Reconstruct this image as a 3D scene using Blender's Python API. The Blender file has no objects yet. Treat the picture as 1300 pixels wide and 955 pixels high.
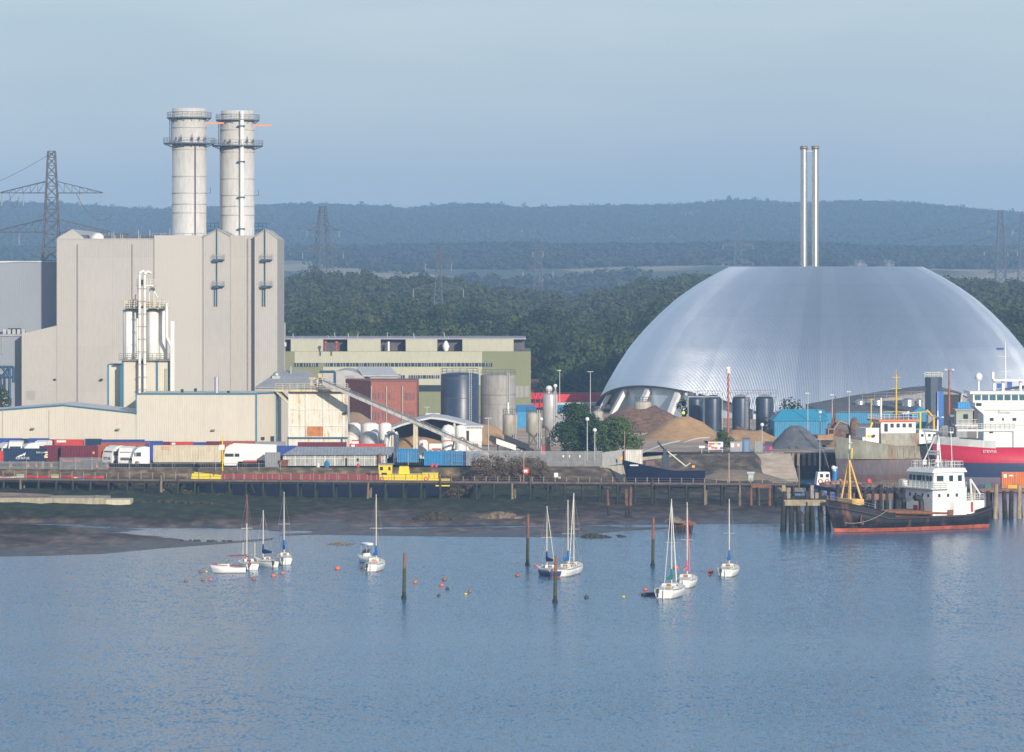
import bpy, math, random
import numpy as np
from mathutils import Vector
random.seed(7); rng = np.random.default_rng(7)
PI = math.pi; R = math.radians
scene = bpy.context.scene
COL = scene.collection
# ---- measured frame of the view: a long lens 38 m above the water, looking level along +Y ----
F, H, HZ, CX = 5100.0, 38.0, 356.0, 650.0
def X(px, Y): return (px-CX)*Y/F
def Z(py, Y): return H-(py-HZ)*Y/F
def YG(py, z=0.0): return (H-z)*F/(py-HZ)
def interp(x, xs, ys): return float(np.interp(x, xs, ys))

# ------------------------------------------------ materials
MATS = {}
def M(key, col=(.5,.5,.5), rough=.65, metal=0., var=.12, vs=.6, streak=None, rib=None, band=None,
      grime=.0, spec=.5, emit=None, bump=0., bscale=3., panel=None, alpha=None):
    """procedural paint/metal/earth: noise variation, vertical rust streaks, ribbed cladding bump, painted band below z"""
    if key in MATS: return MATS[key]
    m = bpy.data.materials.new(key); m.use_nodes = True; MATS[key] = m
    nt = m.node_tree; N = nt.nodes; L = nt.links
    b = N['Principled BSDF']
    b.inputs['Roughness'].default_value = rough; b.inputs['Metallic'].default_value = metal
    b.inputs['Specular IOR Level'].default_value = spec
    tc = N.new('ShaderNodeTexCoord')
    def noise(scale, vec=None, detail=4, rgh=.6):
        n = N.new('ShaderNodeTexNoise'); n.inputs['Scale'].default_value = scale
        n.inputs['Detail'].default_value = detail; n.inputs['Roughness'].default_value = rgh
        L.new(vec or tc.outputs['Object'], n.inputs['Vector']); return n
    def mapping(s):
        mp = N.new('ShaderNodeMapping'); mp.inputs['Scale'].default_value = s
        L.new(tc.outputs['Object'], mp.inputs['Vector']); return mp.outputs['Vector']
    def ramp(src, p0, p1, c0=(0,0,0,1), c1=(1,1,1,1)):
        r = N.new('ShaderNodeValToRGB'); r.color_ramp.elements[0].position = p0; r.color_ramp.elements[1].position = p1
        r.color_ramp.elements[0].color = c0; r.color_ramp.elements[1].color = c1
        L.new(src, r.inputs['Fac']); return r.outputs['Color']
    def mix(fac, a, c, typ='MIX'):
        x = N.new('ShaderNodeMix'); x.data_type = 'RGBA'; x.blend_type = typ
        if isinstance(fac, (int, float)): x.inputs[0].default_value = fac
        else: L.new(fac, x.inputs[0])
        for v, s in ((a, x.inputs[6]), (c, x.inputs[7])):
            if isinstance(v, tuple): s.default_value = (*v[:3], 1)
            else: L.new(v, s)
        return x.outputs[2]
    cur = tuple(col)
    if band:
        s = N.new('ShaderNodeSeparateXYZ'); L.new(tc.outputs['Object'], s.inputs[0])
        c = cur
        for zb, bc in band:
            lt = N.new('ShaderNodeMath'); lt.operation = 'LESS_THAN'; L.new(s.outputs['Z'], lt.inputs[0]); lt.inputs[1].default_value = zb
            c = mix(lt.outputs[0], c, tuple(bc))
        cur = c
    if var > 0:
        n = noise(vs, detail=6)
        k = ramp(n.outputs['Fac'], .3, .7, (1-var,)*3+(1,), (1+var,)*3+(1,))
        cur = mix(1.0, cur, k, 'MULTIPLY')
    if panel:   # horizontal / vertical panel joints or tone change per sheet: (width, height, amount)
        br = N.new('ShaderNodeTexBrick'); br.offset = 0; br.inputs['Scale'].default_value = 1
        br.inputs['Brick Width'].default_value = panel[0]; br.inputs['Row Height'].default_value = panel[1]
        br.inputs['Mortar Size'].default_value = panel[3] if len(panel) > 3 else .03
        br.inputs['Color1'].default_value = (1,)*4; a = 1-panel[2]; br.inputs['Color2'].default_value = (a, a, a, 1)
        br.inputs['Mortar'].default_value = (a*.8, a*.8, a*.8, 1)
        mp = N.new('ShaderNodeMapping'); mp.inputs['Rotation'].default_value = (R(-90), 0, 0)
        L.new(tc.outputs['Object'], mp.inputs['Vector']); L.new(mp.outputs['Vector'], br.inputs['Vector'])
        cur = mix(1.0, cur, br.outputs['Color'], 'MULTIPLY')
    if streak:
        sc, amt, th = streak[1], streak[2], streak[3]
        n = noise(sc, mapping((1, 1, .10)), 5)
        n2 = noise(sc*.35, None, 3)
        a = ramp(n.outputs['Fac'], th, th+.10); a2 = ramp(n2.outputs['Fac'], .40, .60)
        f = mix(1.0, a, a2, 'MULTIPLY'); f = mix(1.0, f, (amt,)*3, 'MULTIPLY')
        cur = mix(f, cur, streak[0])
    if grime > 0:
        n = noise(1.7, mapping((1, 1, .22)), 6)
        a = ramp(n.outputs['Fac'], .42, .75, (1, 1, 1, 1), (1-grime, 1-grime*1.05, 1-grime*1.15, 1))
        cur = mix(1.0, cur, a, 'MULTIPLY')
    if isinstance(cur, tuple): b.inputs['Base Color'].default_value = (*cur, 1)
    else: L.new(cur, b.inputs['Base Color'])
    nrm = None
    if rib:     # (spacing m, strength, axis)
        w = N.new('ShaderNodeTexWave'); w.wave_type = 'BANDS'; w.bands_direction = rib[2] if len(rib) > 2 else 'X'
        w.inputs['Scale'].default_value = 1/rib[0]/2*.628; w.inputs['Distortion'].default_value = 0
        L.new(tc.outputs['Object'], w.inputs['Vector'])
        bp = N.new('ShaderNodeBump'); bp.inputs['Strength'].default_value = rib[1]; bp.inputs['Distance'].default_value = .08
        L.new(w.outputs['Fac'], bp.inputs['Height']); nrm = bp.outputs['Normal']
    if bump:
        n = noise(bscale, None, 5)
        bp = N.new('ShaderNodeBump'); bp.inputs['Strength'].default_value = bump; bp.inputs['Distance'].default_value = .3
        L.new(n.outputs['Fac'], bp.inputs['Height'])
        if nrm: L.new(nrm, bp.inputs['Normal'])
        nrm = bp.outputs['Normal']
    if nrm: L.new(nrm, b.inputs['Normal'])
    if alpha is not None: b.inputs['Alpha'].default_value = alpha
    if emit:
        b.inputs['Emission Color'].default_value = (*emit[0], 1); b.inputs['Emission Strength'].default_value = emit[1]
    return m

# ------------------------------------------------ mesh builder
class MB:
    def __init__(s): s.v = []; s.f = []; s.sm = []
    def add(s, vs, fs, smooth=False):
        o = len(s.v); s.v += [tuple(v) for v in vs]
        for f in fs: s.f.append(tuple(i+o for i in f)); s.sm.append(smooth)
        return s
    def box(s, x0, x1, y0, y1, z0, z1):
        return s.add([(x0,y0,z0),(x1,y0,z0),(x1,y1,z0),(x0,y1,z0),(x0,y0,z1),(x1,y0,z1),(x1,y1,z1),(x0,y1,z1)],
                     [(0,3,2,1),(4,5,6,7),(0,1,5,4),(1,2,6,5),(2,3,7,6),(3,0,4,7)])
    def bx(s, cx, cy, cz, sx, sy, sz): return s.box(cx-sx/2,cx+sx/2,cy-sy/2,cy+sy/2,cz-sz/2,cz+sz/2)
    def pbox(s, p0, p1, yt, yb, Y, d):          # a box whose front face spans these picture columns/rows at distance Y
        return s.box(X(p0,Y), X(p1,Y), Y, Y+d, Z(yb,Y), Z(yt,Y))
    def tube(s, p, q, r0, r1=None, n=6, smooth=True, caps=True):
        r1 = r0 if r1 is None else r1
        p = Vector(p); q = Vector(q); d = (q-p)
        if d.length < 1e-6: return s
        d.normalize(); u = d.orthogonal().normalized(); w = d.cross(u)
        vs = []
        for c, r in ((p, r0), (q, r1)):
            for k in range(n):
                a = 2*PI*k/n + PI/n; vs.append(c+u*math.cos(a)*r+w*math.sin(a)*r)
        s.add(vs, [(k, (k+1)%n, n+(k+1)%n, n+k) for k in range(n)], smooth)
        if caps: s.add(vs, [tuple(range(n))[::-1], tuple(range(n, 2*n))])
        return s
    def path(s, pts, r, n=6):
        for a, b in zip(pts[:-1], pts[1:]): s.tube(a, b, r, r, n)
        return s
    def lathe(s, prof, cx=0, cy=0, n=24, smooth=True, a0=0, a1=2*PI):
        full = abs(a1-a0-2*PI) < 1e-6; m = n if full else n+1
        vs = []
        for r, z in prof:
            for k in range(m):
                a = a0+(a1-a0)*k/n; vs.append((cx+r*math.cos(a), cy+r*math.sin(a), z))
        fs = []
        for i in range(len(prof)-1):
            for k in range(n):
                k2 = (k+1) % m; fs.append((i*m+k, i*m+k2, (i+1)*m+k2, (i+1)*m+k))
        return s.add(vs, fs, smooth)
    def cyl(s, cx, cy, z0, z1, r, r1=None, n=20, top=True):
        r1 = r if r1 is None else r1
        s.lathe([(r, z0), (r1, z1)], cx, cy, n)
        if top: s.add([(cx+r1*math.cos(2*PI*k/n), cy+r1*math.sin(2*PI*k/n), z1) for k in range(n)], [tuple(range(n))])
        return s
    def prism_z(s, pts, z0, z1):
        n = len(pts); vs = [(x, y, z0) for x, y in pts]+[(x, y, z1) for x, y in pts]
        return s.add(vs, [tuple(range(n))[::-1], tuple(range(n, 2*n))]+[(k, (k+1)%n, n+(k+1)%n, n+k) for k in range(n)])
    def prism_y(s, pts, y0, y1):                # profile in XZ, pushed along Y
        n = len(pts); vs = [(x, y0, z) for x, z in pts]+[(x, y1, z) for x, z in pts]
        return s.add(vs, [tuple(range(n)), tuple(range(n, 2*n))[::-1]]+[(k, n+k, n+(k+1)%n, (k+1)%n) for k in range(n)])
    def prism_x(s, pts, x0, x1):                # profile in YZ, pushed along X
        n = len(pts); vs = [(x0, y, z) for y, z in pts]+[(x1, y, z) for y, z in pts]
        return s.add(vs, [tuple(range(n))[::-1], tuple(range(n, 2*n))]+[(k, (k+1)%n, n+(k+1)%n, n+k) for k in range(n)])
    def loft(s, rings, smooth=False, cap=True, closed=True):
        n = len(rings[0]); vs = [v for r in rings for v in r]; fs = []
        for i in range(len(rings)-1):
            for k in range(n if closed else n-1):
                k2 = (k+1) % n; fs.append((i*n+k, i*n+k2, (i+1)*n+k2, (i+1)*n+k))
        s.add(vs, fs, smooth)
        if cap: s.add(rings[0], [tuple(range(n))[::-1]]); s.add(rings[-1], [tuple(range(n))])
        return s
    def sphere(s, cx, cy, cz, rx, ry=None, rz=None, n=10, m=6):
        ry = ry or rx; rz = rz or rx
        rings = []
        for i in range(m+1):
            t = PI*i/m
            rings.append([(cx+rx*math.sin(t)*math.cos(2*PI*k/n), cy+ry*math.sin(t)*math.sin(2*PI*k/n), cz-rz*math.cos(t)) for k in range(n)])
        return s.loft(rings, True, False)
    def rail(s, pts, h=1.0, step=1.5, r=.04, mids=(.5,)):       # handrail along a polyline of floor points
        for a, b in zip(pts[:-1], pts[1:]):
            a = Vector(a); b = Vector(b); n = max(1, round((b-a).length/step))
            for k in range(n+1):
                p = a+(b-a)*k/n; s.tube(p, p+Vector((0,0,h)), r, r, 4, False, False)
            for f in (*mids, 1.0): s.tube(a+Vector((0,0,h*f)), b+Vector((0,0,h*f)), r, r, 4, False, False)
        return s

ORG = {}
def props(o, label=None, cat=None, group=None, kind=None):
    if label: o['label'] = label
    if cat: o['category'] = cat
    if group: o['group'] = group
    if kind: o['kind'] = kind
    return o
def T(name, label, cat, loc=(0,0,0), rz=None, group=None):
    """a thing: Empty at its base. rz given -> parts are modelled in the thing's own frame, else in world metres"""
    o = bpy.data.objects.new(name, None); COL.objects.link(o); o.empty_display_size = .5
    o.location = loc; ORG[o.name] = Vector(loc) if rz is None else Vector((0,0,0))
    if rz is not None: o.rotation_euler = (0, 0, rz)
    return props(o, label, cat, group)
def mesh_of(mb, name, mat, org=Vector((0,0,0))):
    me = bpy.data.meshes.new(name)
    me.from_pydata([(x-org.x, y-org.y, z-org.z) for x, y, z in mb.v], [], mb.f)
    if any(mb.sm): me.polygons.foreach_set('use_smooth', mb.sm)
    me.materials.append(mat); me.update(); return me
def part(mb, name, mat, parent, label=None):
    org = ORG.get(parent.name, Vector((0,0,0)))
    o = bpy.data.objects.new(name, mesh_of(mb, name, mat, org)); COL.objects.link(o); o.parent = parent
    ORG[o.name] = org
    if label: o['label'] = label
    return o
def solo(mb, name, mat, label, cat, loc=(0,0,0), rz=None, group=None, kind=None):
    loc = Vector(loc)
    o = bpy.data.objects.new(name, mesh_of(mb, name, mat, loc if rz is None else Vector((0,0,0)))); COL.objects.link(o)
    o.location = loc
    if rz is not None: o.rotation_euler = (0, 0, rz)
    ORG[o.name] = loc if rz is None else Vector((0,0,0))
    return props(o, label, cat, group, kind)
def struct(mb, name, mat, kind='structure'):
    o = bpy.data.objects.new(name, mesh_of(mb, name, mat)); COL.objects.link(o); o['kind'] = kind; return o
def copy_tree(o, parent=None):
    c = o.copy(); COL.objects.link(c); ORG[c.name] = ORG.get(o.name, Vector((0,0,0)))
    if parent: c.parent = parent
    for ch in list(o.children): copy_tree(ch, c)
    return c
def np_mesh(name, V, Fq, mat, smooth=False):
    me = bpy.data.meshes.new(name); V = np.asarray(V, np.float32); Fq = np.asarray(Fq, np.int32); k = Fq.shape[1]
    me.vertices.add(len(V)); me.vertices.foreach_set('co', V.ravel())
    me.loops.add(Fq.size); me.loops.foreach_set('vertex_index', Fq.ravel())
    me.polygons.add(len(Fq)); me.polygons.foreach_set('loop_start', np.arange(0, Fq.size, k, dtype=np.int32))
    me.polygons.foreach_set('loop_total', np.full(len(Fq), k, np.int32))
    if smooth: me.polygons.foreach_set('use_smooth', np.ones(len(Fq), bool))
    me.materials.append(mat); me.update(calc_edges=True); me.validate(); return me
def text(s, name, size, mat, parent, loc, rot, depth=.01, wide=1.0):
    c = bpy.data.curves.new(name, 'FONT'); c.body = s; c.size = size; c.extrude = depth
    o = bpy.data.objects.new('tmp', c); COL.objects.link(o)
    dg = bpy.context.evaluated_depsgraph_get(); me = bpy.data.meshes.new_from_object(o.evaluated_get(dg))
    bpy.data.objects.remove(o); me.materials.clear(); me.materials.append(mat); me.name = name
    t = bpy.data.objects.new(name, me); COL.objects.link(t); t.parent = parent; t.location = loc; t.rotation_euler = rot; t.scale = (wide, 1, 1)
    return t

# value noise used for terrain
def vnoise(x, y, seed=0):
    x = np.asarray(x, float); y = np.asarray(y, float)
    xi = np.floor(x).astype(np.int64); yi = np.floor(y).astype(np.int64); xf = x-xi; yf = y-yi
    u = xf*xf*(3-2*xf); v = yf*yf*(3-2*yf)
    def h(a, b):
        n = (a*374761393+b*668265263+seed*1442695) & 0xffffffff
        n = ((n ^ (n >> 13))*1274126177) & 0xffffffff
        return ((n ^ (n >> 16)) & 0xffff)/65535.0
    return (h(xi,yi)*(1-u)+h(xi+1,yi)*u)*(1-v)+(h(xi,yi+1)*(1-u)+h(xi+1,yi+1)*u)*v
def fbm(x, y, o=4, seed=0):
    t = 0; a = .5; s = 0
    for k in range(o): t = t+a*vnoise(x*2**k, y*2**k, seed+k); s += a; a *= .5
    return t/s
# ------------------------------------------------ camera, world, sun
cam = bpy.data.cameras.new('camera'); co = bpy.data.objects.new('camera', cam); COL.objects.link(co)
co.location = (0, 0, H); co.rotation_euler = (R(90), 0, 0)
cam.sensor_width = 36; cam.lens = 36*F/1300; cam.shift_y = -(477.5-HZ)/1300; cam.clip_start = 1; cam.clip_end = 20000
scene.camera = co
SUN_AZ, SUN_EL = R(24), R(17)        # sun behind the camera, a little to its right, low
sdir = Vector((math.sin(SUN_AZ)*math.cos(SUN_EL), -math.cos(SUN_AZ)*math.cos(SUN_EL), math.sin(SUN_EL)))
w = bpy.data.worlds.new('World'); scene.world = w; w.use_nodes = True
nt = w.node_tree; bg = nt.nodes['Background']; sk = nt.nodes.new('ShaderNodeTexSky')
sk.sky_type = 'NISHITA'; sk.sun_disc = False; sk.sun_elevation = SUN_EL; sk.sun_rotation = PI-SUN_AZ
sk.air_density = 1.3; sk.dust_density = 1.0; sk.ozone_density = 3.5
mv = nt.nodes.new('ShaderNodeMix'); mv.data_type = 'RGBA'; mv.inputs[0].default_value = .64       # thin high veil of morning haze over the clear sky
nt.links.new(sk.outputs['Color'], mv.inputs[6]); wc = nt.nodes.new('ShaderNodeTexCoord'); wmp = nt.nodes.new('ShaderNodeMapping'); wmp.inputs['Scale'].default_value = (5, 5, 26); nt.links.new(wc.outputs['Generated'], wmp.inputs['Vector'])
wno = nt.nodes.new('ShaderNodeTexNoise'); wno.inputs['Scale'].default_value = 1.6; wno.inputs['Detail'].default_value = 6; nt.links.new(wmp.outputs['Vector'], wno.inputs['Vector'])
wr = nt.nodes.new('ShaderNodeValToRGB'); wr.color_ramp.elements[0].position = .38; wr.color_ramp.elements[1].position = .68
wr.color_ramp.elements[0].color = (3.75, 4.45, 5.3, 1); wr.color_ramp.elements[1].color = (4.7, 5.2, 5.75, 1)
nt.links.new(wno.outputs['Fac'], wr.inputs['Fac']); nt.links.new(wr.outputs['Color'], mv.inputs[7])
wsp = nt.nodes.new('ShaderNodeSeparateXYZ'); nt.links.new(wc.outputs['Generated'], wsp.inputs[0]); wmr = nt.nodes.new('ShaderNodeMapRange')   # veil thinned towards the unseen zenith so the dome's top reflects darker
wmr.inputs[1].default_value = .12; wmr.inputs[2].default_value = .9; wmr.inputs[3].default_value = .66; wmr.inputs[4].default_value = .2; nt.links.new(wsp.outputs['Z'], wmr.inputs[0]); nt.links.new(wmr.outputs[0], mv.inputs[0])
nt.links.new(mv.outputs[2], bg.inputs['Color']); bg.inputs['Strength'].default_value = .13
sl = bpy.data.lights.new('sun', 'SUN'); sl.energy = 4.7; sl.angle = R(.7); sl.color = (1, .90, .76)
so = bpy.data.objects.new('sun', sl); COL.objects.link(so); so.rotation_euler = sdir.to_track_quat('Z', 'Y').to_euler()
so.location = (80, -60, 120)
scene.view_settings.view_transform = 'Standard'; scene.view_settings.look = 'None'
scene.view_settings.exposure = 0.12; scene.view_settings.gamma = 1
scene.cycles.use_denoising = True
try: scene.cycles.denoiser = 'OPENIMAGEDENOISE'
except Exception: pass
scene.cycles.max_bounces = 5; scene.cycles.diffuse_bounces = 2; scene.cycles.glossy_bounces = 3
scene.cycles.volume_bounces = 1; scene.cycles.transparent_max_bounces = 6; scene.cycles.transmission_bounces = 3
scene.cycles.caustics_reflective = False; scene.cycles.caustics_refractive = False

# ------------------------------------------------ haze
hm = bpy.data.materials.new('haze_air'); hm.use_nodes = True; n = hm.node_tree
n.nodes.remove(n.nodes['Principled BSDF']); pv = n.nodes.new('ShaderNodeVolumePrincipled')
pv.inputs['Color'].default_value = (.40, .65, 1.0, 1); pv.inputs['Density'].default_value = HAZE_D if 'HAZE_D' in globals() else 1.65e-4
pv.inputs['Anisotropy'].default_value = .0
n.links.new(pv.outputs['Volume'], n.nodes['Material Output'].inputs['Volume'])
struct(MB().box(-1500, 1500, -80, 8200, -4, 235), 'haze', hm, 'stuff')

# ------------------------------------------------ water
wm = bpy.data.materials.new('estuary_water'); wm.use_nodes = True; n = wm.node_tree; b = n.nodes['Principled BSDF']
b.inputs['Base Color'].default_value = (.05, .145, .26, 1); b.inputs['Roughness'].default_value = .22; b.inputs['IOR'].default_value = 1.33
tc = n.nodes.new('ShaderNodeTexCoord')
def wn(scale, sx, detail=3):
    mp = n.nodes.new('ShaderNodeMapping'); mp.inputs['Scale'].default_value = (sx, 1, 1); mp.inputs['Rotation'].default_value = (0, 0, R(12))
    t = n.nodes.new('ShaderNodeTexNoise'); t.inputs['Scale'].default_value = scale; t.inputs['Detail'].default_value = detail
    n.links.new(tc.outputs['Object'], mp.inputs['Vector']); n.links.new(mp.outputs['Vector'], t.inputs['Vector']); return t.outputs['Fac']
def mth(op, a, c):
    m_ = n.nodes.new('ShaderNodeMath'); m_.operation = op
    for i, v in enumerate((a, c)):
        if isinstance(v, (int, float)): m_.inputs[i].default_value = v
        else: n.links.new(v, m_.inputs[i])
    return m_.outputs[0]
big = wn(.011, .35, 3)                                   # cat's paws: where the breeze ruffles more
h1 = mth('ADD', mth('MULTIPLY', wn(.45, 2.8, 4), .62), mth('MULTIPLY', wn(1.5, .9, 3), .3)); h2 = mth('MULTIPLY', wn(.10, .9, 3), 1.1)
hh = mth('ADD', h1, h2)
bp = n.nodes.new('ShaderNodeBump'); bp.inputs['Distance'].default_value = 1.6
rp = n.nodes.new('ShaderNodeMapRange'); rp.inputs[1].default_value = .35; rp.inputs[2].default_value = .62; rp.inputs[3].default_value = .28; rp.inputs[4].default_value = 1.0
n.links.new(big, rp.inputs[0])
ws = n.nodes.new('ShaderNodeSeparateXYZ'); n.links.new(tc.outputs['Object'], ws.inputs[0]); lee = n.nodes.new('ShaderNodeMapRange')      # calmer water in the lee of the shore
lee.inputs[1].default_value = 470; lee.inputs[2].default_value = 610; lee.inputs[3].default_value = 1.0; lee.inputs[4].default_value = .45; n.links.new(ws.outputs['Y'], lee.inputs[0])
n.links.new(mth('MULTIPLY', rp.outputs[0], lee.outputs[0]), bp.inputs['Strength'])
# wave slopes written straight into the normal: short crests seen at a grazing angle
amp = mth('MULTIPLY', rp.outputs[0], lee.outputs[0])
sy = mth('ADD', mth('MULTIPLY', mth('SUBTRACT', wn(.62, 4.6, 4), .5), 1.15), mth('MULTIPLY', mth('SUBTRACT', wn(.22, 2.4, 3), .5), .55))
sx_ = mth('MULTIPLY', mth('SUBTRACT', wn(1.4, 1.4, 2), .5), .5)
cmb = n.nodes.new('ShaderNodeCombineXYZ'); cmb.inputs[2].default_value = 1.0; n.links.new(mth('MULTIPLY', sx_, amp), cmb.inputs[0]); n.links.new(mth('MULTIPLY', sy, amp), cmb.inputs[1])
nv = n.nodes.new('ShaderNodeVectorMath'); nv.operation = 'NORMALIZE'; n.links.new(cmb.outputs[0], nv.inputs[0]); n.links.new(nv.outputs[0], b.inputs['Normal'])
struct(MB().add([(-1400,-70,0),(1400,-70,0),(1400,860,0),(-1400,860,0)], [(0,1,2,3)]), 'water', wm)

# ------------------------------------------------ foreshore, yard and countryside (one continuous surface in three sheets)
S_PX = [-300, 0, 60, 130, 200, 300, 345, 352, 400, 480, 600, 735, 765, 800, 845, 880, 1000, 1035, 1050]
S_PY = [716, 707, 706, 703.5, 697, 689.5, 686, 681, 679, 680.5, 682, 682.5, 677, 674, 672, 666, 665, 664, 650]
SX = [X(a, YG(c)) for a, c in zip(S_PX, S_PY)]; SY = [YG(c) for c in S_PY]
def shore(x): return np.interp(x, SX, SY)
EX = [-400, X(758,712), X(775,715), X(800,748), X(850,762), X(1000,768), 400]; EY = [709, 709, 716, 748, 762, 768, 768]
def edge(x): return np.interp(x, EX, EY)
def mud_h(x, y):
    x = np.asarray(x, float); y = np.asarray(y, float)
    d = y-shore(x)
    z = np.where(d < 0, d*.06, d*.0185)
    amp = np.clip(d/25, 0, 1)
    z = z + amp*((fbm(x*.11, y*.05, 4, 3)-.5)*.55 + (fbm(x*.5, y*.3, 3, 9)-.5)*.22)
    # the creek that drains behind the tongue of mud on the left, and standing pools
    cy = np.interp(x, [X(-60,600), X(60,600), X(180,600), X(300,592), X(352,590)], [628, 622, 610, 600, 590])
    cw = np.interp(x, [X(-60,600), X(60,600), X(352,590)], [8, 10, 15])
    m = np.exp(-((y-cy)/cw)**2)*np.clip((X(440, 590)-x)/14, 0, 1)*np.clip((y-shore(x)-4)/6, 0, 1)
    z = z - m*2.1*np.clip(.25+1.5*(fbm(x*.05, y*.2, 3, 21)-.2), 0, 1.3)
    py2 = 619+3*np.sin(x*.09); m2 = np.exp(-((y-py2)/2.6)**2)*((x > X(470,615)) & (x < X(870,615)))
    z = z - m2*.75*(.5+fbm(x*.06, y*.2, 3, 5))
    # flat behind the jetty where the long barge lies
    mb_ = (x > X(225, 696)) & (x < X(600, 696)); z = np.where(mb_ & (y > 676), z-np.clip((y-676)/12, 0, 1)*1.7, z)
    # bank up to the yard
    e = edge(x); wd = np.where(x < X(600, 696), 8.5, 16); t = np.clip((y-(e-wd-1))/wd, 0, 1); t = t*t*(3-2*t)
    z = z*(1-t)+5.0*t
    # the basin on the right is dredged
    k = np.clip((x-X(1012, 660))/4, 0, 1)
    z = z*(1-k) + (-2.5)*k
    return z
gx = np.arange(-160, 175, .8); gy = np.arange(535, 772, .8)
GX, GY = np.meshgrid(gx, gy); GZ = mud_h(GX, GY)
V = np.stack([GX, GY, GZ], -1).reshape(-1, 3); nx, ny = len(gx), len(gy)
ii = np.arange(nx*ny).reshape(ny, nx); Q = np.stack([ii[:-1,:-1], ii[:-1,1:], ii[1:,1:], ii[1:,:-1]], -1).reshape(-1, 4)
mm = bpy.data.materials.new('tidal_mud'); mm.use_nodes = True; n = mm.node_tree; b = n.nodes['Principled BSDF']; tc = n.nodes.new('ShaderNodeTexCoord')
sp = n.nodes.new('ShaderNodeSeparateXYZ'); n.links.new(tc.outputs['Object'], sp.inputs[0])
def nz(scale, det, sc=(1,1,1)):
    mp = n.nodes.new('ShaderNodeMapping'); mp.inputs['Scale'].default_value = sc; n.links.new(tc.outputs['Object'], mp.inputs['Vector'])
    t = n.nodes.new('ShaderNodeTexNoise'); t.inputs['Scale'].default_value = scale; t.inputs['Detail'].default_value = det; n.links.new(mp.outputs['Vector'], t.inputs['Vector']); return t.outputs['Fac']
def rmp(src, stops):
    r = n.nodes.new('ShaderNodeValToRGB'); el = r.color_ramp.elements
    while len(el) < len(stops): el.new(.5)
    for e, (p, c) in zip(el, stops): e.position = p; e.color = (*c, 1)
    n.links.new(src, r.inputs['Fac']); return r.outputs['Color']
def mx(f, a, c, typ='MIX'):
    x = n.nodes.new('ShaderNodeMix'); x.data_type = 'RGBA'; x.blend_type = typ
    if isinstance(f, (int, float)): x.inputs[0].default_value = f
    else: n.links.new(f, x.inputs[0])
    for v, s in ((a, x.inputs[6]), (c, x.inputs[7])):
        if isinstance(v, tuple): s.default_value = (*v, 1)
        else: n.links.new(v, s)
    return x.outputs[2]
# shells/shingle by height: wet dark silt, purple-brown shingle, green weed higher, dry earth at the bank
zz = mth('ADD', sp.outputs['Z'], mth('MULTIPLY', mth('SUBTRACT', nz(.12, 5, (1, .6, 1)), .5), 1.3))
zc = mth('DIVIDE', zz, 5.0)
base = rmp(zc, [(.0, (.04, .03, .03)), (.05, (.18, .125, .10)), (.13, (.14, .10, .08)), (.20, (.055, .055, .03)), (.36, (.034, .062, .022)), (.6, (.06, .05, .03)), (.75, (.24, .18, .11))])
xr = mth('DIVIDE', mth('SUBTRACT', sp.outputs['X'], 0.0), 30.0)
brown = rmp(nz(.5, 6, (.35, .22, 1)), [(.3, (.035, .026, .022)), (.7, (.17, .12, .09))])
rr = n.nodes.new('ShaderNodeClamp'); n.links.new(xr, rr.inputs[0])
base = mx(mth('MULTIPLY', rr.outputs[0], .75), base, brown)
tan = rmp(zc, [(.3, (0,0,0)), (.42, (1,1,1))])
base = mx(mth('MULTIPLY', mth('MULTIPLY', rr.outputs[0], tan), .8), base, (.21, .17, .125))
mott = rmp(nz(1.1, 7, (.45, .22, 1)), [(.3, (.25,.25,.25)), (.5, (.6,.6,.6)), (.72, (1.35,1.3,1.25))])
n.links.new(mx(1.0, base, mott, 'MULTIPLY'), b.inputs['Base Color'])
rg = n.nodes.new('ShaderNodeMapRange'); rg.inputs[1].default_value = .05; rg.inputs[2].default_value = .9; rg.inputs[3].default_value = .38; rg.inputs[4].default_value = .92
n.links.new(zz, rg.inputs[0]); n.links.new(rg.outputs[0], b.inputs['Roughness']); b.inputs['Specular IOR Level'].default_value = .3
bp = n.nodes.new('ShaderNodeBump'); bp.inputs['Strength'].default_value = .8; bp.inputs['Distance'].default_value = .25
n.links.new(nz(2.5, 6), bp.inputs['Height']); n.links.new(bp.outputs['Normal'], b.inputs['Normal'])
o = bpy.data.objects.new('foreshore', np_mesh('foreshore', V, Q, mm, True)); COL.objects.link(o); o['kind'] = 'structure'

# yard
my = M('yard_concrete', (.48, .37, .27), .9, var=.4, vs=.08, grime=.3)
mb = MB(); yx = [-420, X(758,712), X(775,715), X(800,748), X(850,762), X(1000,768), X(1050,768), 420]; ye = [709, 709, 716, 748, 762, 768, 768, 768]
pts = [(a, c, 5.0) for a, c in zip(yx, ye)]+[(420, 1070, 5.0), (-420, 1070, 5.0)]
mb.add(pts, [tuple(range(len(pts)))]); struct(mb, 'yard_ground', my)

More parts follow.
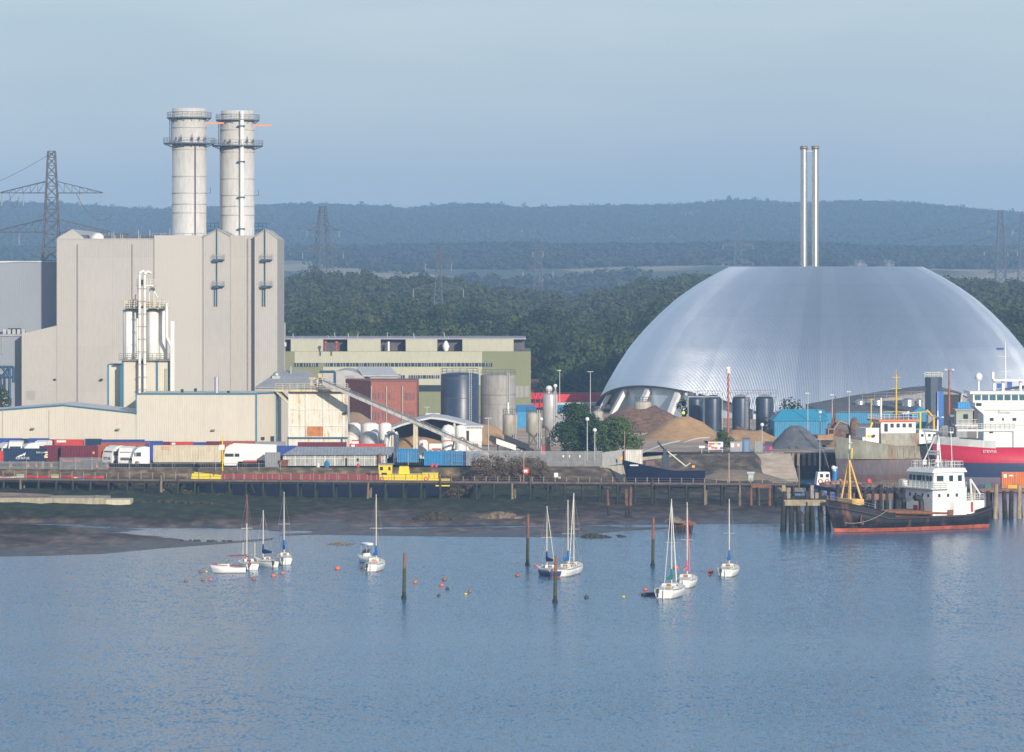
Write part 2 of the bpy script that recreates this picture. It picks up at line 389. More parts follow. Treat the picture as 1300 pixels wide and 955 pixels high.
# countryside rising to the far ridge
SKY_PX = [-200, 355, 400, 440, 500, 540, 600, 650, 700, 740, 780, 820, 860, 900, 1200, 1240, 1300, 1500]
SKY_PY = [358, 362, 350, 347, 357, 352, 360, 367, 374, 378, 368, 358, 352, 352, 356, 355, 361, 356]
RID_PX = [-400, 0, 100, 200, 340, 400, 480, 520, 570, 620, 660, 740, 850, 900, 930, 1000, 1100, 1130, 1200, 1260, 1300, 1700]
RID_PY = [265, 261, 264, 267, 262, 261, 264, 268, 263, 261, 266, 265, 264, 261, 259, 263, 260, 260, 264, 270, 272, 280]
def land(x, y):
    x = np.asarray(x, float); y = np.asarray(y, float)
    px = x*F/np.maximum(y, 1)+CX
    wood = H-(np.interp(px, SKY_PX, SKY_PY)-HZ)*2000/F-13.0         # ground under the top of the near wood, 2000 m off
    mid = np.full_like(x, 1.0)*44+ (fbm(x*.002, y*.002, 3, 8)-.5)*14
    rid = H-(np.interp(px, RID_PX, RID_PY)-HZ)*6500/F-9
    z = np.where(y < 1060, 4.9, 4.9+(wood-4.9)*np.clip((y-1060)/940, 0, 1)**1.15)
    val = np.minimum(wood, 20); t = np.clip((y-2000)/300, 0, 1); z = np.where(y > 2000, wood*(1-t)+val*t, z)
    t = np.clip((y-2700)/700, 0, 1); z = np.where(y > 2700, val*(1-t)+mid*t, z)
    t = np.clip((y-3400)/900, 0, 1); t = t*t*(3-2*t); z = np.where(y > 3400, mid*(1-t)+(mid+22)*t, z)
    t = np.clip((y-4600)/1900, 0, 1); t = t*t*(3-2*t); z = np.where(y > 4600, (mid+22)*(1-t)+rid*t, z)
    z = np.where(y > 6500, rid-(y-6500)*.06, z)
    z = z+np.clip((y-2500)/1500, 0, 1)*(fbm(x*.004, y*.003, 4, 4)-.5)*14*(y < 6400)
    return z
lx = np.linspace(-1150, 1150, 240); ly = np.concatenate([np.linspace(1055, 2500, 90), np.linspace(2530, 8000, 110)])
GX, GY = np.meshgrid(lx, ly); GZ = land(GX, GY); V = np.stack([GX, GY, GZ], -1).reshape(-1, 3); nx, ny = len(lx), len(ly)
ii = np.arange(nx*ny).reshape(ny, nx); Q = np.stack([ii[:-1,:-1], ii[:-1,1:], ii[1:,1:], ii[1:,:-1]], -1).reshape(-1, 4)
fm = bpy.data.materials.new('farmland'); fm.use_nodes = True; n = fm.node_tree; b = n.nodes['Principled BSDF']; b.inputs['Roughness'].default_value = .95
tc = n.nodes.new('ShaderNodeTexCoord')
fl = rmp(nz(.004, 2, (1, .35, 1)), [(.42, (.05, .07, .03)), (.47, (.34, .28, .17)), (.58, (.30, .25, .15)), (.6, (.06, .085, .035))])
n.links.new(fl, b.inputs['Base Color'])
o = bpy.data.objects.new('hills', np_mesh('hills', V, Q, fm, True)); COL.objects.link(o); o['kind'] = 'structure'

# ------------------------------------------------ foliage
def leaf_mat(key, c0, c1, NS=.05, RI=.16, NA_=.7, R0=.16, R1=.72):
    m = bpy.data.materials.new(key); m.use_nodes = True; nt = m.node_tree; b = nt.nodes['Principled BSDF']
    b.inputs['Roughness'].default_value = .8; b.inputs['Specular IOR Level'].default_value = .15
    g = nt.nodes.new('ShaderNodeNewGeometry'); oi = nt.nodes.new('ShaderNodeObjectInfo')
    a = nt.nodes.new('ShaderNodeMath'); a.operation = 'MULTIPLY_ADD'; nt.links.new(g.outputs['Random Per Island'], a.inputs[0]); a.inputs[1].default_value = RI; nt.links.new(oi.outputs['Random'], a.inputs[2])
    d = nt.nodes.new('ShaderNodeMath'); d.operation = 'MULTIPLY'; d.inputs[1].default_value = .5; nt.links.new(a.outputs[0], d.inputs[0])
    t = nt.nodes.new('ShaderNodeTexCoord'); nn = nt.nodes.new('ShaderNodeTexNoise'); nn.inputs['Scale'].default_value = NS; nn.inputs['Detail'].default_value = 3
    nt.links.new(t.outputs['Object'], nn.inputs['Vector'])
    e = nt.nodes.new('ShaderNodeMath'); e.operation = 'MULTIPLY_ADD'; nt.links.new(nn.outputs['Fac'], e.inputs[0]); e.inputs[1].default_value = NA_; nt.links.new(d.outputs[0], e.inputs[2])
    r = nt.nodes.new('ShaderNodeValToRGB'); r.color_ramp.elements[0].position = R0; r.color_ramp.elements[1].position = R1
    f = nt.nodes.new('ShaderNodeMath'); f.operation = 'MULTIPLY'; f.inputs[1].default_value = .75; nt.links.new(e.outputs[0], f.inputs[0])
    r.color_ramp.elements[0].color = (*c0, 1); r.color_ramp.elements[1].color = (*c1, 1)
    nt.links.new(f.outputs[0], r.inputs['Fac']); nt.links.new(r.outputs['Color'], b.inputs['Base Color']); return m
FAR2 = leaf_mat('hazy_leaves', (.012, .02, .016), (.045, .052, .032), .03, .1, 1.7, .42, .95)
YARD1 = leaf_mat('yard_tree_dark', (.016, .045, .012), (.075, .125, .03))
YARD2 = leaf_mat('yard_tree_light', (.03, .065, .014), (.12, .18, .04))
LEAF = leaf_mat('broadleaf_leaves', (.016, .034, .012), (.070, .092, .030))
LEAF_D = leaf_mat('dark_leaves', (.012, .03, .010), (.045, .070, .02))
LEAF_Y = leaf_mat('yellowish_leaves', (.03, .05, .014), (.11, .125, .035))  # yellower leaf green for some trees and weeds
FAR = leaf_mat('distant_leaves', (.008, .020, .012), (.060, .075, .028), .055, .12, 1.7, .42, .95)
SCRUB = leaf_mat('dry_scrub', (.05, .035, .022), (.19, .14, .085))
BARK = M('bark', (.09, .07, .05), .95, var=.3, vs=3, bump=.4)
def leaves(centers, radii, per, size, r, flat=.85, jit=.3):
    """leaf-clump quads on the upper skin of many lobes -> V, F"""
    k = len(centers); n_ = k*per
    c = np.repeat(centers, per, 0); rad = np.repeat(radii, per)
    d = r.normal(size=(n_, 3)); d[:, 2] += .25; d /= np.linalg.norm(d, axis=1)[:, None]
    p = c+d*rad[:, None]*np.array([1, 1, flat])*r.uniform(.6, 1.08, n_)[:, None]
    nn = d+r.normal(size=(n_, 3))*jit; nn /= np.linalg.norm(nn, axis=1)[:, None]
    u = np.cross(nn, r.normal(size=(n_, 3))); u /= np.linalg.norm(u, axis=1)[:, None]; v = np.cross(nn, u)
    s = (size*r.uniform(.6, 1.3, n_))[:, None]
    V = np.stack([p-u*s, p-v*s*.7, p+u*s, p+v*s*.7], 1).reshape(-1, 3)
    return V, np.arange(n_*4).reshape(-1, 4)
def crown_lobes(h, w, n_, r, low=.22):
    c = []; rad = []
    for i in range(n_):
        z = low+(1-low)*r.random()**.8
        prof = math.sin(PI*min(.97, .18+.80*(z-low)/(1-low)))**.6
        a = r.random()*2*PI; q = r.random()**.5*prof*w*.40
        c.append((q*math.cos(a), q*math.sin(a), z*h*.88)); rad.append(w*r.uniform(.13, .24))
    return np.array(c), np.array(rad)
def trunk_mb(h, r_, rnd):
    mb = MB(); mb.tube((0,0,-.3), (.1,0,h*.35), r_, r_*.75, 7); mb.tube((.1,0,h*.35), (.2,.1,h*.7), r_*.75, r_*.3, 6)
    for k in range(6):
        a = rnd.uniform(0, 2*PI); z0 = h*rnd.uniform(.25, .5); l = h*.3
        mb.tube((.1,0,z0), (math.cos(a)*l, math.sin(a)*l, z0+l*.9), r_*.4, r_*.12, 5)
    return mb
def make_tree(name, label, h, w, per, size, mat, seed, lobes=26, group=None, low=.22, loc=(0,0,0)):
    r = np.random.default_rng(seed); rnd = random.Random(seed)
    t = T(name, label, 'tree', loc, 0, group)
    c, rad = crown_lobes(h, w, lobes, r, low); V, Q = leaves(c, rad, per, size, r)
    cr = bpy.data.objects.new('crown', np_mesh('crown', V, Q, mat)); COL.objects.link(cr); cr.parent = t
    part(trunk_mb(h, .05*w, rnd), 'trunk', BARK, t); return t
# ------------------------------------------------ woods behind the works
r_ = np.random.default_rng(5)
protos = [make_tree('woodland_tree', 'broadleaf tree in the dense wood behind the works', 12.5+1.3*i, 11+1.2*i, 44, .62, (LEAF, LEAF_D, LEAF, LEAF_Y, LEAF_D, LEAF)[i], 40+i, 20,
          'trees of the wood behind the works', low=.12) for i in range(6)]
placed = []; cand = []
def blocked(px, py):
    if px < 352 or (px < 674 and py > 436): return True
    q = abs(px-1049)
    if q < 300 and py > np.interp(q, [0,111,164,210,250,263,284,300], [339,339,366,401,439,450,492,540])+4: return True
    return False
for y in np.arange(1085, 1900, 11.5):
    for px in np.arange(345, 1310, 5100*11.5/y):
        yy = y+r_.uniform(-4, 4); p = px+r_.uniform(-8, 8); x = X(p, yy); z = float(land(np.array([x]), np.array([yy]))[0])
        top = HZ-(z+13-H)*F/yy
        if blocked(p, top): continue
        if yy < 1120 and (640 < p < 690): continue
        cand.append((x, yy, z))
cand.sort(key=lambda c: c[1]); n_ind = 0; used = []
for i, (x, y, z) in enumerate(cand[:290]):
    t = protos[i] if i < 6 else copy_tree(protos[r_.integers(0, 6)])
    s = r_.uniform(.72, 1.12); t.location = (x, y, z-.2); t.rotation_euler = (0, 0, r_.uniform(0, 6.28)); t.scale = (s*r_.uniform(.9,1.15), s, s)
    used.append(t)
ylim = cand[min(289, len(cand)-1)][1]
# the rest of the wood, one mass
C = []; Rr = []
for y in np.arange(1090, 2060, 12):
    step = 12
    x0, x1 = X(-60, y), X(1380, y)
    for x in np.arange(x0, x1, step):
        yy = y+r_.uniform(-4.5, 4.5); xx = x+r_.uniform(-4, 4); p = xx*F/yy+CX
        z = float(land(np.array([xx]), np.array([yy]))[0])
        top = HZ-(z+13-H)*F/yy
        if blocked(p, top) and not (p < 352 and y > 1850): continue
        if yy <= ylim+2 and p > 345: continue
        h = r_.uniform(9, 16)*(.72+.62*float(fbm(xx*.022, yy*.012, 3, 77))); wdt = r_.uniform(10, 17)
        c, rad = crown_lobes(h, wdt, 8, r_, .3); rad = rad*1.3
        C.append(c+np.array([xx, yy, z])); Rr.append(rad)
C = np.concatenate(C); Rr = np.concatenate(Rr)
V, Q = leaves(C, Rr, 40, .85, r_, .85, .16); o = bpy.data.objects.new('woodland', np_mesh('woodland', V, Q, FAR)); COL.objects.link(o); o['kind'] = 'stuff'
# hedgerows and copses of the plain and the wooded far ridge
C = []; Rr = []
def scatter(n_, ya, yb, thr, sc, big=1.0, sd=31):
    y = r_.uniform(ya, yb, n_); px = r_.uniform(-60, 1370, n_); x = (px-CX)*y/F
    m = fbm(x*sc, y*sc*.4, 4, sd) > thr; x = x[m]; y = y[m]; z = land(x, y)
    C.append(np.stack([x, y, z+r_.uniform(2, 7, len(x))*big], -1)); Rr.append(r_.uniform(3.2, 6.8, len(x))*big)
scatter(7000, 2080, 2900, .56, .006, .8); scatter(2500, 2900, 3500, .62, .005, .8); scatter(16000, 3600, 4300, .42, .004, 1.0)
scatter(26000, 4300, 6450, .20, .004, 1.15); 
y = r_.uniform(6350, 6540, 7000); px = r_.uniform(-60, 1370, 7000); x = (px-CX)*y/F; z = land(x, y)
C.append(np.stack([x, y, z+r_.uniform(1, 8, len(x))+6*(r_.random(len(x)) > .985)], -1)); Rr.append(r_.uniform(3, 7, len(x)))
C = np.concatenate(C); Rr = np.concatenate(Rr); vis = np.array([not blocked(a*F/b_+CX, HZ-(c-H)*F/b_-6) for a, b_, c in C]) | (C[:,0]*F/C[:,1]+CX < 352)
C = C[vis]; Rr = Rr[vis]
V, Q = leaves(C, Rr, 16, 2.1, r_, .8, .15); o = bpy.data.objects.new('distant_woodland', np_mesh('distant_woodland', V, Q, FAR2)); COL.objects.link(o); o['kind'] = 'stuff'
# ------------------------------------------------ shared paints
WHITE = M('white_paint', (.78, .77, .74), .45, var=.05, vs=1.5, grime=.12)
WHITE_R = M('white_paint_rusting', (.76, .74, .68), .5, var=.06, grime=.2, streak=((.42,.16,.05), 1.2, .8, .56))
STEEL = M('galvanised_steel', (.42, .43, .44), .5, .5, var=.15, vs=1.5)
DARK = M('dark_opening', (.015, .017, .022), .6, var=.2)
GLASS = M('window_glass', (.03, .045, .06), .12, var=.1, spec=.7)
BLUE_T = M('blue_trim', (.03, .16, .26), .5, var=.08)
RUSTM = M('rusty_steel', (.20, .085, .045), .85, var=.35, vs=1.8, bump=.2)
CLAD = M('grey_cladding', (.42, .40, .37), .55, .0, var=.035, vs=.07, rib=(.45, .22), panel=(6.2, 9.5, .05, .015), grime=.07)
CLAD2 = M('bluish_grey_cladding', (.25, .275, .315), .6, var=.05, vs=.1, rib=(.45, .2))
CREAM = M('cream_cladding', (.60, .555, .46), .55, var=.03, vs=.1, rib=(.33, .3), grime=.08, panel=(3.2, 40, .03, .015))
ROOFG = M('grey_sheet_roof', (.34, .35, .36), .6, var=.1, vs=.3, rib=(.5, .3), grime=.2)
ROOFW = M('pale_sheet_roof', (.58, .58, .58), .55, var=.08, vs=.3, rib=(.5, .3), grime=.15)
ORANGE = M('orange_paint', (.75, .22, .06), .5, var=.1)
YEL = M('yellow_paint', (.80, .60, .02), .45, var=.06, grime=.1, streak=((.3,.14,.03), 1.5, .5, .6))
NAVY = M('navy_paint', (.012, .022, .055), .5, var=.2)
STACKM = M('stack_cladding', (.66, .64, .60), .45, .15, var=.05, vs=.4, grime=.22)
# ------------------------------------------------ power station turbine hall
Y0 = 852; z0 = 4.9
ps = T('power_station', 'tall pale grey clad power station block with two gabled bays', 'power station', (X(180, Y0), Y0, 5))
m = MB()
top = Z(303, Y0)
m.prism_z([(X(72,Y0),Y0),(X(292,Y0),Y0),(X(292,Y0),Y0+58),(X(72,Y0),Y0+58)], z0, top)
part(m, 'wall', CLAD, ps)
m = MB(); m.prism_y([(X(28,Y0),z0),(X(72,Y0)-.01,z0),(X(72,Y0)-.01,Z(413.5,Y0)),(X(28,Y0),Z(424,Y0))], Y0-.6, Y0+40); part(m, 'side_annex', CLAD, ps)
m = MB(); m.prism_z([(X(292,Y0)+.01,Y0+1.2),(X(324,Y0),Y0+1.2),(X(324,Y0),Y0+58),(X(292,Y0)+.01,Y0+58)], z0, Z(299,Y0+1.2)); part(m, 'recessed_wall', CLAD, ps)
def bay(a, b_, pk, ytop, yl, yr, Yf):
    m = MB(); m.prism_y([(X(a,Yf),z0),(X(b_,Yf),z0),(X(b_,Yf),Z(yr,Yf)),(X(pk,Yf),Z(ytop,Yf)),(X(a,Yf),Z(yl,Yf))], Yf, Yf+26)
    return part(m, 'gabled_bay', CLAD, ps)
bay(258, 292.2, 276, 291, 301, 300, Y0-.7); bay(323.2, 352, 337, 291, 300.5, 303, Y0-.7)
m = MB(); m.prism_y([(X(72,Y0)+.1,top),(X(105,Y0),top),(X(105,Y0),top+.2),(X(91,Y0),Z(291,Y0)),(X(72,Y0)+.1,top+.3)], Y0+1.5, Y0+50); part(m, 'rooftop_gable', CLAD, ps)
# faint joints, downpipes
m = MB()
for px in (98.5, 168, 255): m.box(X(px,Y0)-.07, X(px,Y0)+.07, Y0-.28, Y0-.02, z0, top-1.2)
m.box(X(314.5,Y0+1.2)-.07, X(314.5,Y0+1.2)+.07, Y0+.95, Y0+1.18, z0, Z(303,Y0+1.2)); part(m, 'downpipe', M('pipe_grey', (.24,.24,.25), .6), ps)
m = MB(); m.box(X(196,Y0), X(258,Y0)-.02, Y0-.35, Y0-.005, z0, Z(299,Y0)); part(m, 'projecting_wall', M('light_cladding', (.455,.43,.39), .55, var=.03, vs=.07, rib=(.45,.22)), ps)
m = MB(); m.box(X(72,Y0), X(262,Y0), Y0-.06, Y0-.01, top-.25, top+.02)
for a, p, yl, yr, c, Yf in ((258, 276, 301, 300, 292.2, Y0-.7), (323.2, 337, 300.5, 303, 352, Y0-.7)):
    for u, v, y1, y2 in ((a, p, yl, 291), (p, c, 291, yr)): m.tube((X(u,Yf), Yf-.05, Z(y1,Yf)), (X(v,Yf), Yf-.05, Z(y2,Yf)), .16, .16, 4)
part(m, 'roof_edging', M('edge_grey', (.36,.35,.34), .5), ps)
# roof plant
m = MB(); m.pbox(88, 111, 298.5, 303, Y0+3, 4); m.pbox(132, 192, 299, 303, Y0+4, 6); m.pbox(140, 160, 296.5, 301, Y0+8, 6); part(m, 'roof_plant', M('plant_dark', (.07,.085,.11), .6, var=.4, vs=2), ps)
m = MB(); cx, cy = X(121,Y0), Y0+5; m.lathe([(1.7,top-.2),(1.6,top+.4),(.9,top+1.0),(.5,top+1.25),(0,top+1.3)], cx, cy, 14); part(m, 'roof_vent', WHITE, ps)
m = MB()
for k in range(14):
    px = random.uniform(135, 260); m.tube((X(px,Y0),Y0+4,top), (X(px,Y0),Y0+4,top+random.uniform(.7,2.2)), .09, .09, 4)
m.rail([(X(192,Y0),Y0+2,top),(X(257,Y0),Y0+2,top)], 1.1, 2, .05); part(m, 'roof_rail', STEEL, ps)
# ladder runs with little dark blue platforms on the gabled bays
LB = M('ladder_blue', (.02, .075, .14), .5)
for p, Yf in ((275.5, Y0-.7), (336.5, Y0-.7)):
    m = MB(); x = X(p,Yf)
    m.box(x-.08, x+.08, Yf-.45, Yf-.1, Z(389,Yf), Z(291,Yf)); m.box(x-.5, x-.4, Yf-.5, Yf-.3, Z(389,Yf), Z(365,Yf)); part(m, 'ladder', LB, ps)
    for py in (330, 363.5):
        m = MB(); m.box(x-.8, x+1.6, Yf-1.3, Yf-.01, Z(py,Yf)-.12, Z(py,Yf)+.1); m.box(x-.7,x+.5,Yf-1.2,Yf-.01,Z(py,Yf)-.4,Z(py,Yf)-.1)
        pl = part(m, 'platform', LB, ps); m = MB(); m.rail([(x-.75,Yf-.1,Z(py,Yf)),(x-.75,Yf-1.25,Z(py,Yf)),(x+1.55,Yf-1.25,Z(py,Yf)),(x+1.55,Yf-.1,Z(py,Yf))], 1.1, .7, .03); part(m, 'railing', STEEL, pl)
    m = MB(); m.box(X(p-14,Yf), X(p+1,Yf), Yf+2, Yf+5, Z(294,Yf), Z(291,Yf)); m.rail([(X(p-14,Yf),Yf+2,Z(291,Yf)),(X(p+1,Yf),Yf+2,Z(291,Yf))], 1.3, .9, .05); part(m, 'roof_walkway', LB, ps)
# wall lamps and louvre on the front
m = MB(); 
for px, py in ((70, 482), (129, 482)): m.bx(X(px,Y0), Y0-.5, Z(py,Y0), .55, .8, .35)
part(m, 'wall_lamp', DARK, ps)
m = MB()
for k in range(9): m.box(X(34,Y0), X(45,Y0), Y0-.68, Y0-.61, Z(507-k*1.3,Y0), Z(507-k*1.3,Y0)+.09)
part(m, 'louvre', M('louvre_grey', (.36,.34,.32), .6), ps)

# ------------------------------------------------ two chimney stacks
def stack(p0, p1, yt, Yc, label, duct):
    s = Yc/F; cx = X((p0+p1)/2, Yc); r = (p1-p0)/2*s
    t = T('chimney_stack', label, 'chimney', (cx, Yc, 5), None, 'chimney stacks of the power station')
    m = MB(); zt = Z(yt, Yc); m.lathe([(r, 5), (r, zt), (r-.25, zt), (r-.3, zt-3)], cx, Yc, 40); part(m, 'shell', STACKM, t)
    m = MB()
    for py in (yt+24, yt+52, yt+86, yt+107, yt+121, yt+132, yt+4):
        m = MB(); m.lathe([(r, Z(py,Yc)-.16), (r+.09, Z(py,Yc)-.16), (r+.09, Z(py,Yc)+.1), (r, Z(py,Yc)+.1)], cx, Yc, 40); part(m, 'flange_ring', M('flange_grey', (.52,.51,.49), .5, .1), t)
    for py, e, over in ((yt+11.5, 1.1, 0), (yt+44, 1.9, 0)):
        zc = Z(py, Yc); m = MB(); ro = r+e; n_ = 28
        m.lathe([(r+.02, zc-.18), (ro, zc-.18), (ro, zc+.05), (r+.02, zc+.05)], cx, Yc, n_, False)
        for k in range(14):
            a = 2*PI*k/14; m.tube((cx+math.cos(a)*r, Yc+math.sin(a)*r, zc-.9), (cx+math.cos(a)*(ro-.1), Yc+math.sin(a)*(ro-.1), zc-.2), .06, .06, 4)
        pf = part(m, 'ring_platform', M('platform_blue_grey', (.12,.15,.19), .6), t)
        m = MB(); pts = [(cx+math.cos(2*PI*k/n_)*ro, Yc+math.sin(2*PI*k/n_)*ro, zc) for k in range(n_+1)]; m.rail(pts, 1.15, 1.2, .035); part(m, 'railing', STEEL, pf)
    # ladder and cage
    m = MB(); a = -PI/2+.42 if not duct else -PI/2-1.25; x, y = cx+math.cos(a)*(r+.25), Yc+math.sin(a)*(r+.25); m.box(x-.13, x+.13, y-.1, y+.1, Z(300,Yc), Z(yt+44,Yc)); part(m, 'ladder', M('ladder_grey', (.10,.11,.12), .6), t)
    m = MB(); x = cx-r-.55
    m.tube((x, Yc, Z(yt+44,Yc)), (x, Yc, Z(yt+11,Yc)), .07, .07, 4); m.tube((x+.4, Yc, Z(yt+44,Yc)), (x+.4, Yc, Z(yt+11,Yc)), .07, .07, 4)
    for k in range(10): zz_ = Z(yt+44,Yc)+k*.52; m.tube((x, Yc, zz_), (x+.4, Yc, zz_), .04, .04, 4)
    part(m, 'upper_ladder', M('ladder_grey'), t)
    # sampling gear on the wide platform
    m = MB()
    for k, aa in enumerate((-2.2, -1.9, -1.35, -1.0, -.6)):
        x, y = cx+math.cos(aa)*(r+.7), Yc+math.sin(aa)*(r+.7); m.tube((x, y, Z(yt+44,Yc)), (x, y, Z(yt+44,Yc)+random.uniform(.9,2.3)), .08, .08, 4); m.bx(x, y, Z(yt+44,Yc)+.9, .4, .4, .5)
    part(m, 'sampling_gear', M('gear_dark', (.08,.08,.10), .6), t)
    m = MB(); zc = Z(yt+18.5, Yc); m.box(cx+r-.1, cx+r+3.9, Yc-.2, Yc+.1, zc-.18, zc+.18); part(m, 'davit_arm', M('orange_arm', (.72,.27,.12), .5), t)
    m = MB(); zc = Z(yt+107,Yc); m.box(cx+r, cx+r+.95, Yc-.5, Yc+.5, zc-.1, zc); m.rail([(cx+r+.9, Yc-.5, zc), (cx+r+.9, Yc+.5, zc)], 1.2, .5, .04); part(m, 'side_platform', M('platform_blue_grey'), t)
    if duct:
        m = MB(); x, y = cx+math.sin(.28)*(r+.6), Yc-math.cos(.28)*(r+.6); m.tube((x, y, Z(300,Yc)), (x, y, Z(yt+1,Yc)), .48, .48, 12); d = part(m, 'flue_duct', WHITE, t)
        m = MB()
        for py in (161, 206, 251, 291): m.bx(x-.1, y, Z(py,Yc), 1.6, 1.2, .28)
        part(m, 'clamp', LB, d)
    return t
stack(218.5, 262, 138, 886, 'left chimney stack, plain round pale shaft with dark ladder', False)
stack(280.5, 323, 141, 890, 'right chimney stack with white vertical duct clamped to its front', True)
m = MB(); m.box(X(262,886)+1.2, X(280,886)-1.2, 885, 886.4, Z(182.5,886)-.15, Z(182.5,886)+.1); m.rail([(X(262,886)+1.2,885,Z(182.5,886)),(X(280,886)-1.2,885,Z(182.5,886))], 1.1, .8, .04)
solo(m, 'walkway', M('platform_blue_grey'), 'short railed steel walkway joining the two chimney stacks', 'walkway', (X(271,886), 886, Z(182.5,886)))

# ------------------------------------------------ hall behind on the left
Y1 = 862
b1 = T('boiler_hall', 'dull blue-grey clad hall hidden half behind the power station block', 'industrial building', (X(0,Y1), Y1, 5))
m = MB(); m.prism_y([(X(-90,Y1),z0),(X(76,Y1),z0),(X(76,Y1),Z(334,Y1)),(X(30,Y1),Z(333,Y1)),(X(-15,Y1),Z(335,Y1)),(X(-90,Y1),Z(340,Y1))], Y1, Y1+40); part(m, 'wall', CLAD2, b1)
m = MB(); m.prism_y([(X(-90,Y1),Z(339.5,Y1)),(X(-15,Y1),Z(334.5,Y1)),(X(30,Y1),Z(332.5,Y1)),(X(76,Y1),Z(333.5,Y1)),(X(76,Y1),Z(331.5,Y1)),(X(-90,Y1),Z(331.5,Y1))], Y1-.02, Y1+40.3); part(m, 'roof', ROOFW, b1)
Y2 = 856
b2 = T('pump_house', 'low grey annexe with blue pipe frame beside the power station', 'industrial building', (X(0,Y2), Y2, 5))
m = MB(); m.prism_z([(X(-90,Y2),Y2),(X(28,Y2)-.1,Y2),(X(28,Y2)-.1,Y2+28),(X(-90,Y2),Y2+28)], z0, Z(427,Y2)); part(m, 'wall', CLAD2, b2)
m = MB(); m.box(X(-90,Y2), X(28,Y2)-.1, Y2-.3, Y2+28, Z(427,Y2), Z(424.5,Y2)); m.pbox(10, 27, 417, 424.5, Y2+6, 5); part(m, 'roof', ROOFG, b2)
m = MB(); zc = Z(425, Y2)
for k in range(5): m.bx(X(3+6*k,Y2), Y2+4, zc+.6, .7, .9, 1.0)
part(m, 'roof_fan', STEEL, b2)
m = MB(); yy = Y2-6
for a, b_, c, d in ((0, 17, 466, 466), (0, 17, 479, 479), (17, 17, 466, 486), (12, 12, 466, 520), (2, 12, 466, 479), (12, 2, 466, 479)): m.tube((X(a-6 if a == 0 else a,yy),yy,Z(c,yy)), (X(b_,yy),yy,Z(d,yy)), .28, .28, 6)
part(m, 'pipe_frame', M('pipe_blue', (.02,.07,.14), .5), b2)
m = MB(); m.pbox(2, 3.5, 428, 450, Y2-.2, .19); part(m, 'door', M('door_grey', (.30,.31,.32), .6), b2); m = MB(); m.pbox(-5, 10, 494, 520, Y2-.3, .3); part(m, 'loading_door', M('door_grey'), b2)

# ------------------------------------------------ silo tower in front
Y3 = 764
ho = T('silo_house', 'small cream house with blue corner trim under the white silos', 'industrial building', (X(175,Y3), Y3, 5))
m = MB(); m.prism_z([(X(135,Y3),Y3+3),(X(155,Y3),Y3+3),(X(155,Y3),Y3+10),(X(135,Y3),Y3+10)], z0, Z(464,Y3)); part(m, 'side_wall', CREAM, ho)
m = MB(); m.prism_z([(X(155,Y3)+.01,Y3),(X(173.5,Y3),Y3),(X(173.5,Y3)+.4,Y3+10),(X(155,Y3)+.01,Y3+10)], z0, Z(458,Y3)); m.box(X(184,Y3), X(215,Y3), Y3+.2, Y3+10, z0, Z(458,Y3)); part(m, 'wall', CREAM, ho)
m = MB(); m.box(X(173,Y3), X(184,Y3)+.01, Y3+1.5, Y3+9, z0, Z(458,Y3)); part(m, 'recess', M('recess_grey', (.13,.14,.16), .7), ho)
m = MB()
for px in (135.3, 154, 156, 199.5, 214.6): m.box(X(px,Y3)-.17, X(px,Y3)+.17, Y3-.07 if px > 150 else Y3+2.9, Y3+.35 if px > 150 else Y3+3.3, z0, Z(464 if px < 155 else 458,Y3)+.05)
m.box(X(135,Y3), X(155,Y3)-.1, Y3+2.85, Y3+10, Z(464,Y3)+.02, Z(462.8,Y3)); part(m, 'corner_trim', BLUE_T, ho)
m = MB(); m.box(X(209,Y3), X(212,Y3), Y3-.02, Y3+.1, z0, Z(468,Y3)); part(m, 'door_panel', M('panel_tan', (.40,.34,.2), .6), ho)
m = MB(); m.box(X(151,Y3), X(216,Y3), Y3-.9, Y3+10, Z(458,Y3)+.02, Z(456.6,Y3)); m.rail([(X(151.5,Y3),Y3-.8,Z(456.6,Y3)),(X(215.5,Y3),Y3-.8,Z(456.6,Y3))], 1.15, .8, .045, (.33,.66)); part(m, 'deck', M('deck_steel', (.26,.24,.21), .7, var=.3, vs=2), ho)
SILO = M('silo_white', (.80, .79, .75), .4, var=.03, grime=.14, streak=((.5,.42,.3), 1.5, .4, .6))
def silo(p0, p1, dy, label, yt=392):
    Y_ = Y3+3+dy; r = (p1-p0)/2*Y_/F; cx = X((p0+p1)/2, Y_)
    t = T('silo', label, 'silo', (cx, Y_, Z(456.6,Y3)), None, 'white silos on the tower')
    m = MB(); zb, zt = Z(456.6,Y3), Z(yt,Y_); m.lathe([(r*.9, zb), (r, zb+.3), (r, zt-.3), (r*.6, zt)], cx, Y_, 24); m.cyl(cx, Y_, zt-.02, zt, r*.6, n=16); part(m, 'shell', SILO, t)
    m = MB(); m.lathe([(r, zt-.45), (r+.07, zt-.45), (r+.07, zt-.25), (r, zt-.25)], cx, Y_, 24); m.tube((cx-r*.5, Y_-r*.9, zb), (cx-r*.5, Y_-r*.9, zt), .05, .05, 4); part(m, 'top_ring', STEEL, t)
silo(156, 173.5, 0, 'leftmost white silo on the tower deck')
silo(169.5, 177, 3.2, 'half hidden white silo behind the twin pipes of the tower')
silo(186, 202, 0, 'broad white silo right of the twin pipes on the tower')
silo(200, 212.5, .3, 'rightmost slim white silo on the tower deck')
up = T('tower_platform', 'upper steel platform with machinery and pipes over the white silos', 'steel platform', (X(186,Y3), Y3, Z(392,Y3)))
m = MB(); m.box(X(158,Y3), X(210,Y3), Y3-.1, Y3+8, Z(392,Y3)+.03, Z(390.7,Y3)); part(m, 'deck', M('deck_steel'), up)
